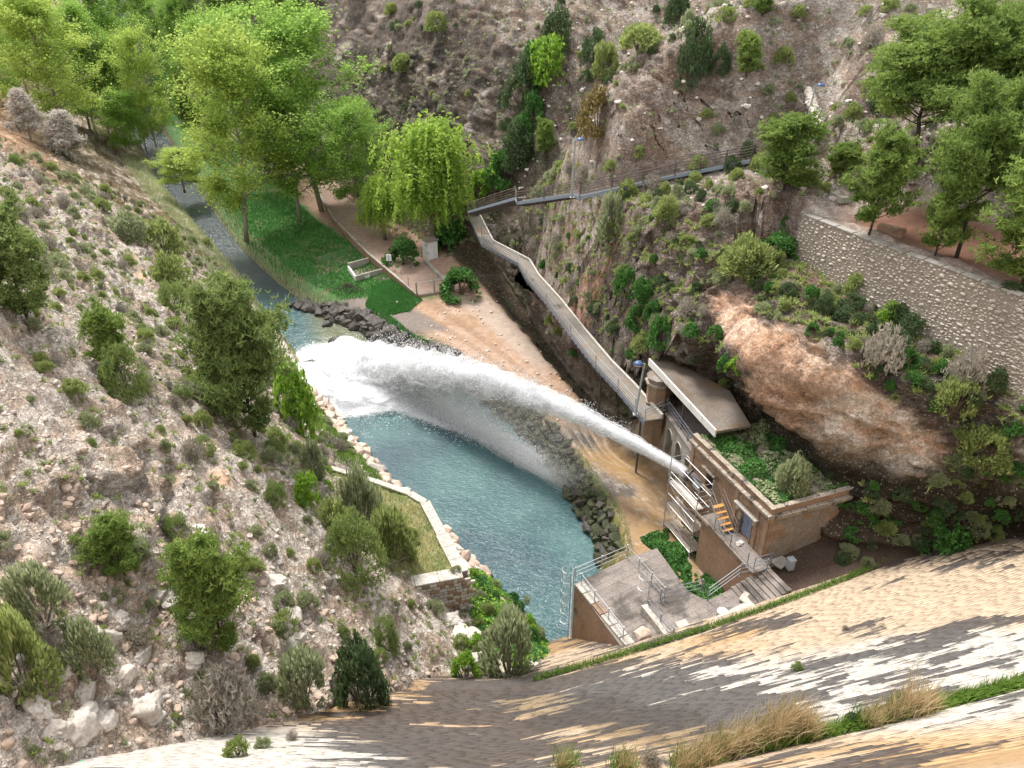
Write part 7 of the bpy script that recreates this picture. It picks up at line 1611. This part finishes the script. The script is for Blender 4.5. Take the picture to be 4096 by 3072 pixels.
def litter(name, n, sel, smin, smax, label, mat, seed, xr, yr):
    rs = np.random.RandomState(seed); V_, F_ = [], []; base = [np.array([v.co for v in m.vertices]) for m in ROCKS[mat][:3]]; fb_ = [[tuple(p.vertices) for p in m.polygons] for m in ROCKS[mat][:3]]; k = 0; o = 0; tries = 0
    while k < n and tries < n * 8:
        tries += 1; x, y = rs.uniform(*xr), rs.uniform(*yr); r = BV.ray_cast(Vector((x, y, 200)), Vector((0, 0, -1)), 400)
        if r[0] is None or not sel(r[0]): continue
        i = rs.randint(3); s = smin + (smax - smin) * rs.rand() ** 3; a = rs.rand() * 6.28; ca_, sa_ = math.cos(a), math.sin(a); b = base[i] * s * (.8 + .5 * rs.rand(3)); b = np.stack([b[:, 0] * ca_ - b[:, 1] * sa_, b[:, 0] * sa_ + b[:, 1] * ca_, b[:, 2]], 1) + np.array(r[0]) + [0, 0, s * .12]
        V_.append(b); F_ += [tuple(q + o for q in f) for f in fb_[i]]; o += len(b); k += 1
    me = bpy.data.meshes.new(name); me.from_pydata(np.concatenate(V_).tolist(), [], F_); me.materials.append(M[mat]); link(name, me, label=label, cat='stones', kind='stuff')
litter('loose_stones', 6500, lambda p: p.x < float(np.ravel(XE(p.y))[0]) - 2.2 and p.y > float(dam_y(p.x, p.z)) + .2, 0.05, .30, 'loose pale stones littering the left hillside', 'rock_pale', 31, (-48, 4), (15, 90))
litter('rubble_stones', 900, lambda p: p.z > 4 and p.y > float(dam_y(p.x, p.z)) + .1 and p.y < 31, .08, .42, 'rubble of pinkish stones above the lower left part of the dam', 'rock_pink', 32, (-24, -2), (15, 31))
litter('slope_stones', 3500, lambda p: p.z > 22.5 and p.y > 58 or p.y > 104, .10, .6, 'loose grey stones on the right hand rocky slopes', 'rock_pale', 33, (0, 55), (56, 130))
litter('yard_gravel', 240, lambda p: p.z < 3.2 and float(np.ravel(P8(p.y))[0]) < p.x < float(np.ravel(P6(p.y))[0]), .06, .4, 'scattered gravel and small stones on the muddy yard', 'rock_pink', 34, (-16, 8), (62, 93))
# dry tufts over the rock
def tufts(name, n, sel, s, label, mat, seed, xr, yr):
    rs = np.random.RandomState(seed); pts = []; tries = 0
    while len(pts) < n and tries < n * 6:
        tries += 1; x, y = rs.uniform(*xr), rs.uniform(*yr); r = BV.ray_cast(Vector((x, y, 200)), Vector((0, 0, -1)), 400)
        if r[0] is not None and sel(r[0]): pts.append(tuple(r[0]))
    c = np.array(pts); C = np.repeat(c, 5, 0) + rs.normal(size=(len(c) * 5, 3)) * [s * .4, s * .4, 0]; v, f, t = needles(C, s, rs, 5, 1.0); link(name, np_mesh(name, v, f, M[mat], False, {'tint': t}), label=label, cat='dry tufts', kind='stuff')
tufts('green_tufts', 2400, lambda p: p.x < float(np.ravel(XE(p.y))[0]) - 2.2 and p.y > float(dam_y(p.x, p.z)) + .2 and fbm(np.array([p]), .25, 3, 7)[0] > -.05, .20, 'low green tufts between the stones of the left hillside', 'leaf_olive', 44, (-60, 4), (15, 110))
tufts('dry_tufts', 2600, lambda p: p.x < float(np.ravel(XE(p.y))[0]) - 2.2 and p.y > float(dam_y(p.x, p.z)) + .2, .22, 'dry grey-green tufts between the stones of the left hillside', 'leaf_sage', 41, (-60, 4), (15, 110))
tufts('hill_tufts', 3200, lambda p: (p.z > 21 and p.y > 58) or p.y > 104, .30, 'dry tufts between the rocks of the right hand slopes', 'leaf_sage', 42, (-30, 55), (56, 140))
tufts('cliff_tufts', 1500, lambda p: 10 < p.z < 22 and not inpoly(*proj(p)[:2], PKP), .30, 'dull scrub clinging to the ledges of the cliff', 'leaf_olive', 43, (2, 36), (36, 100))
link('bottle', MB().tube([(0, 0, 0), (0, 0, .22)], .05, 8).tube([(0, 0, .22), (0, 0, .32)], .02, 6).mesh('bottle', M['green_paint']), None, loc=dam_pt(325, 3045), rot=(1.5, 0, .5), label='green plastic bottle lying where the pale dam face meets the left slope', cat='bottle')

rd = random.Random(77); xs_, ys_ = [p[0] for p in tg], [p[1] for p in tg]; k = 0
while k < 26:
    x, y = rd.uniform(min(xs_), max(xs_)), rd.uniform(min(ys_), max(ys_))
    if not inpoly(x, y, tg): continue
    p = Vector((x, y, max(ground(x, y), 5.86))); a, b, Z = proj(p); s_ = rd.uniform(.3, .95); k_ = rd.choice(['olive_shrub', 'sage_shrub', 'leafy_shrub', 'grass_clump', 'sage_shrub']); k += 1
    plant_at(k_, p, s_ * .7, s_ * 1.1, sz_word(s_) + ADJ[k_] + ' on the terrace, ' + zone(a, b).replace('the round juniper left of the big pine', 'the round juniper'), group=ADJ[k_] + 's on the terrace grass')
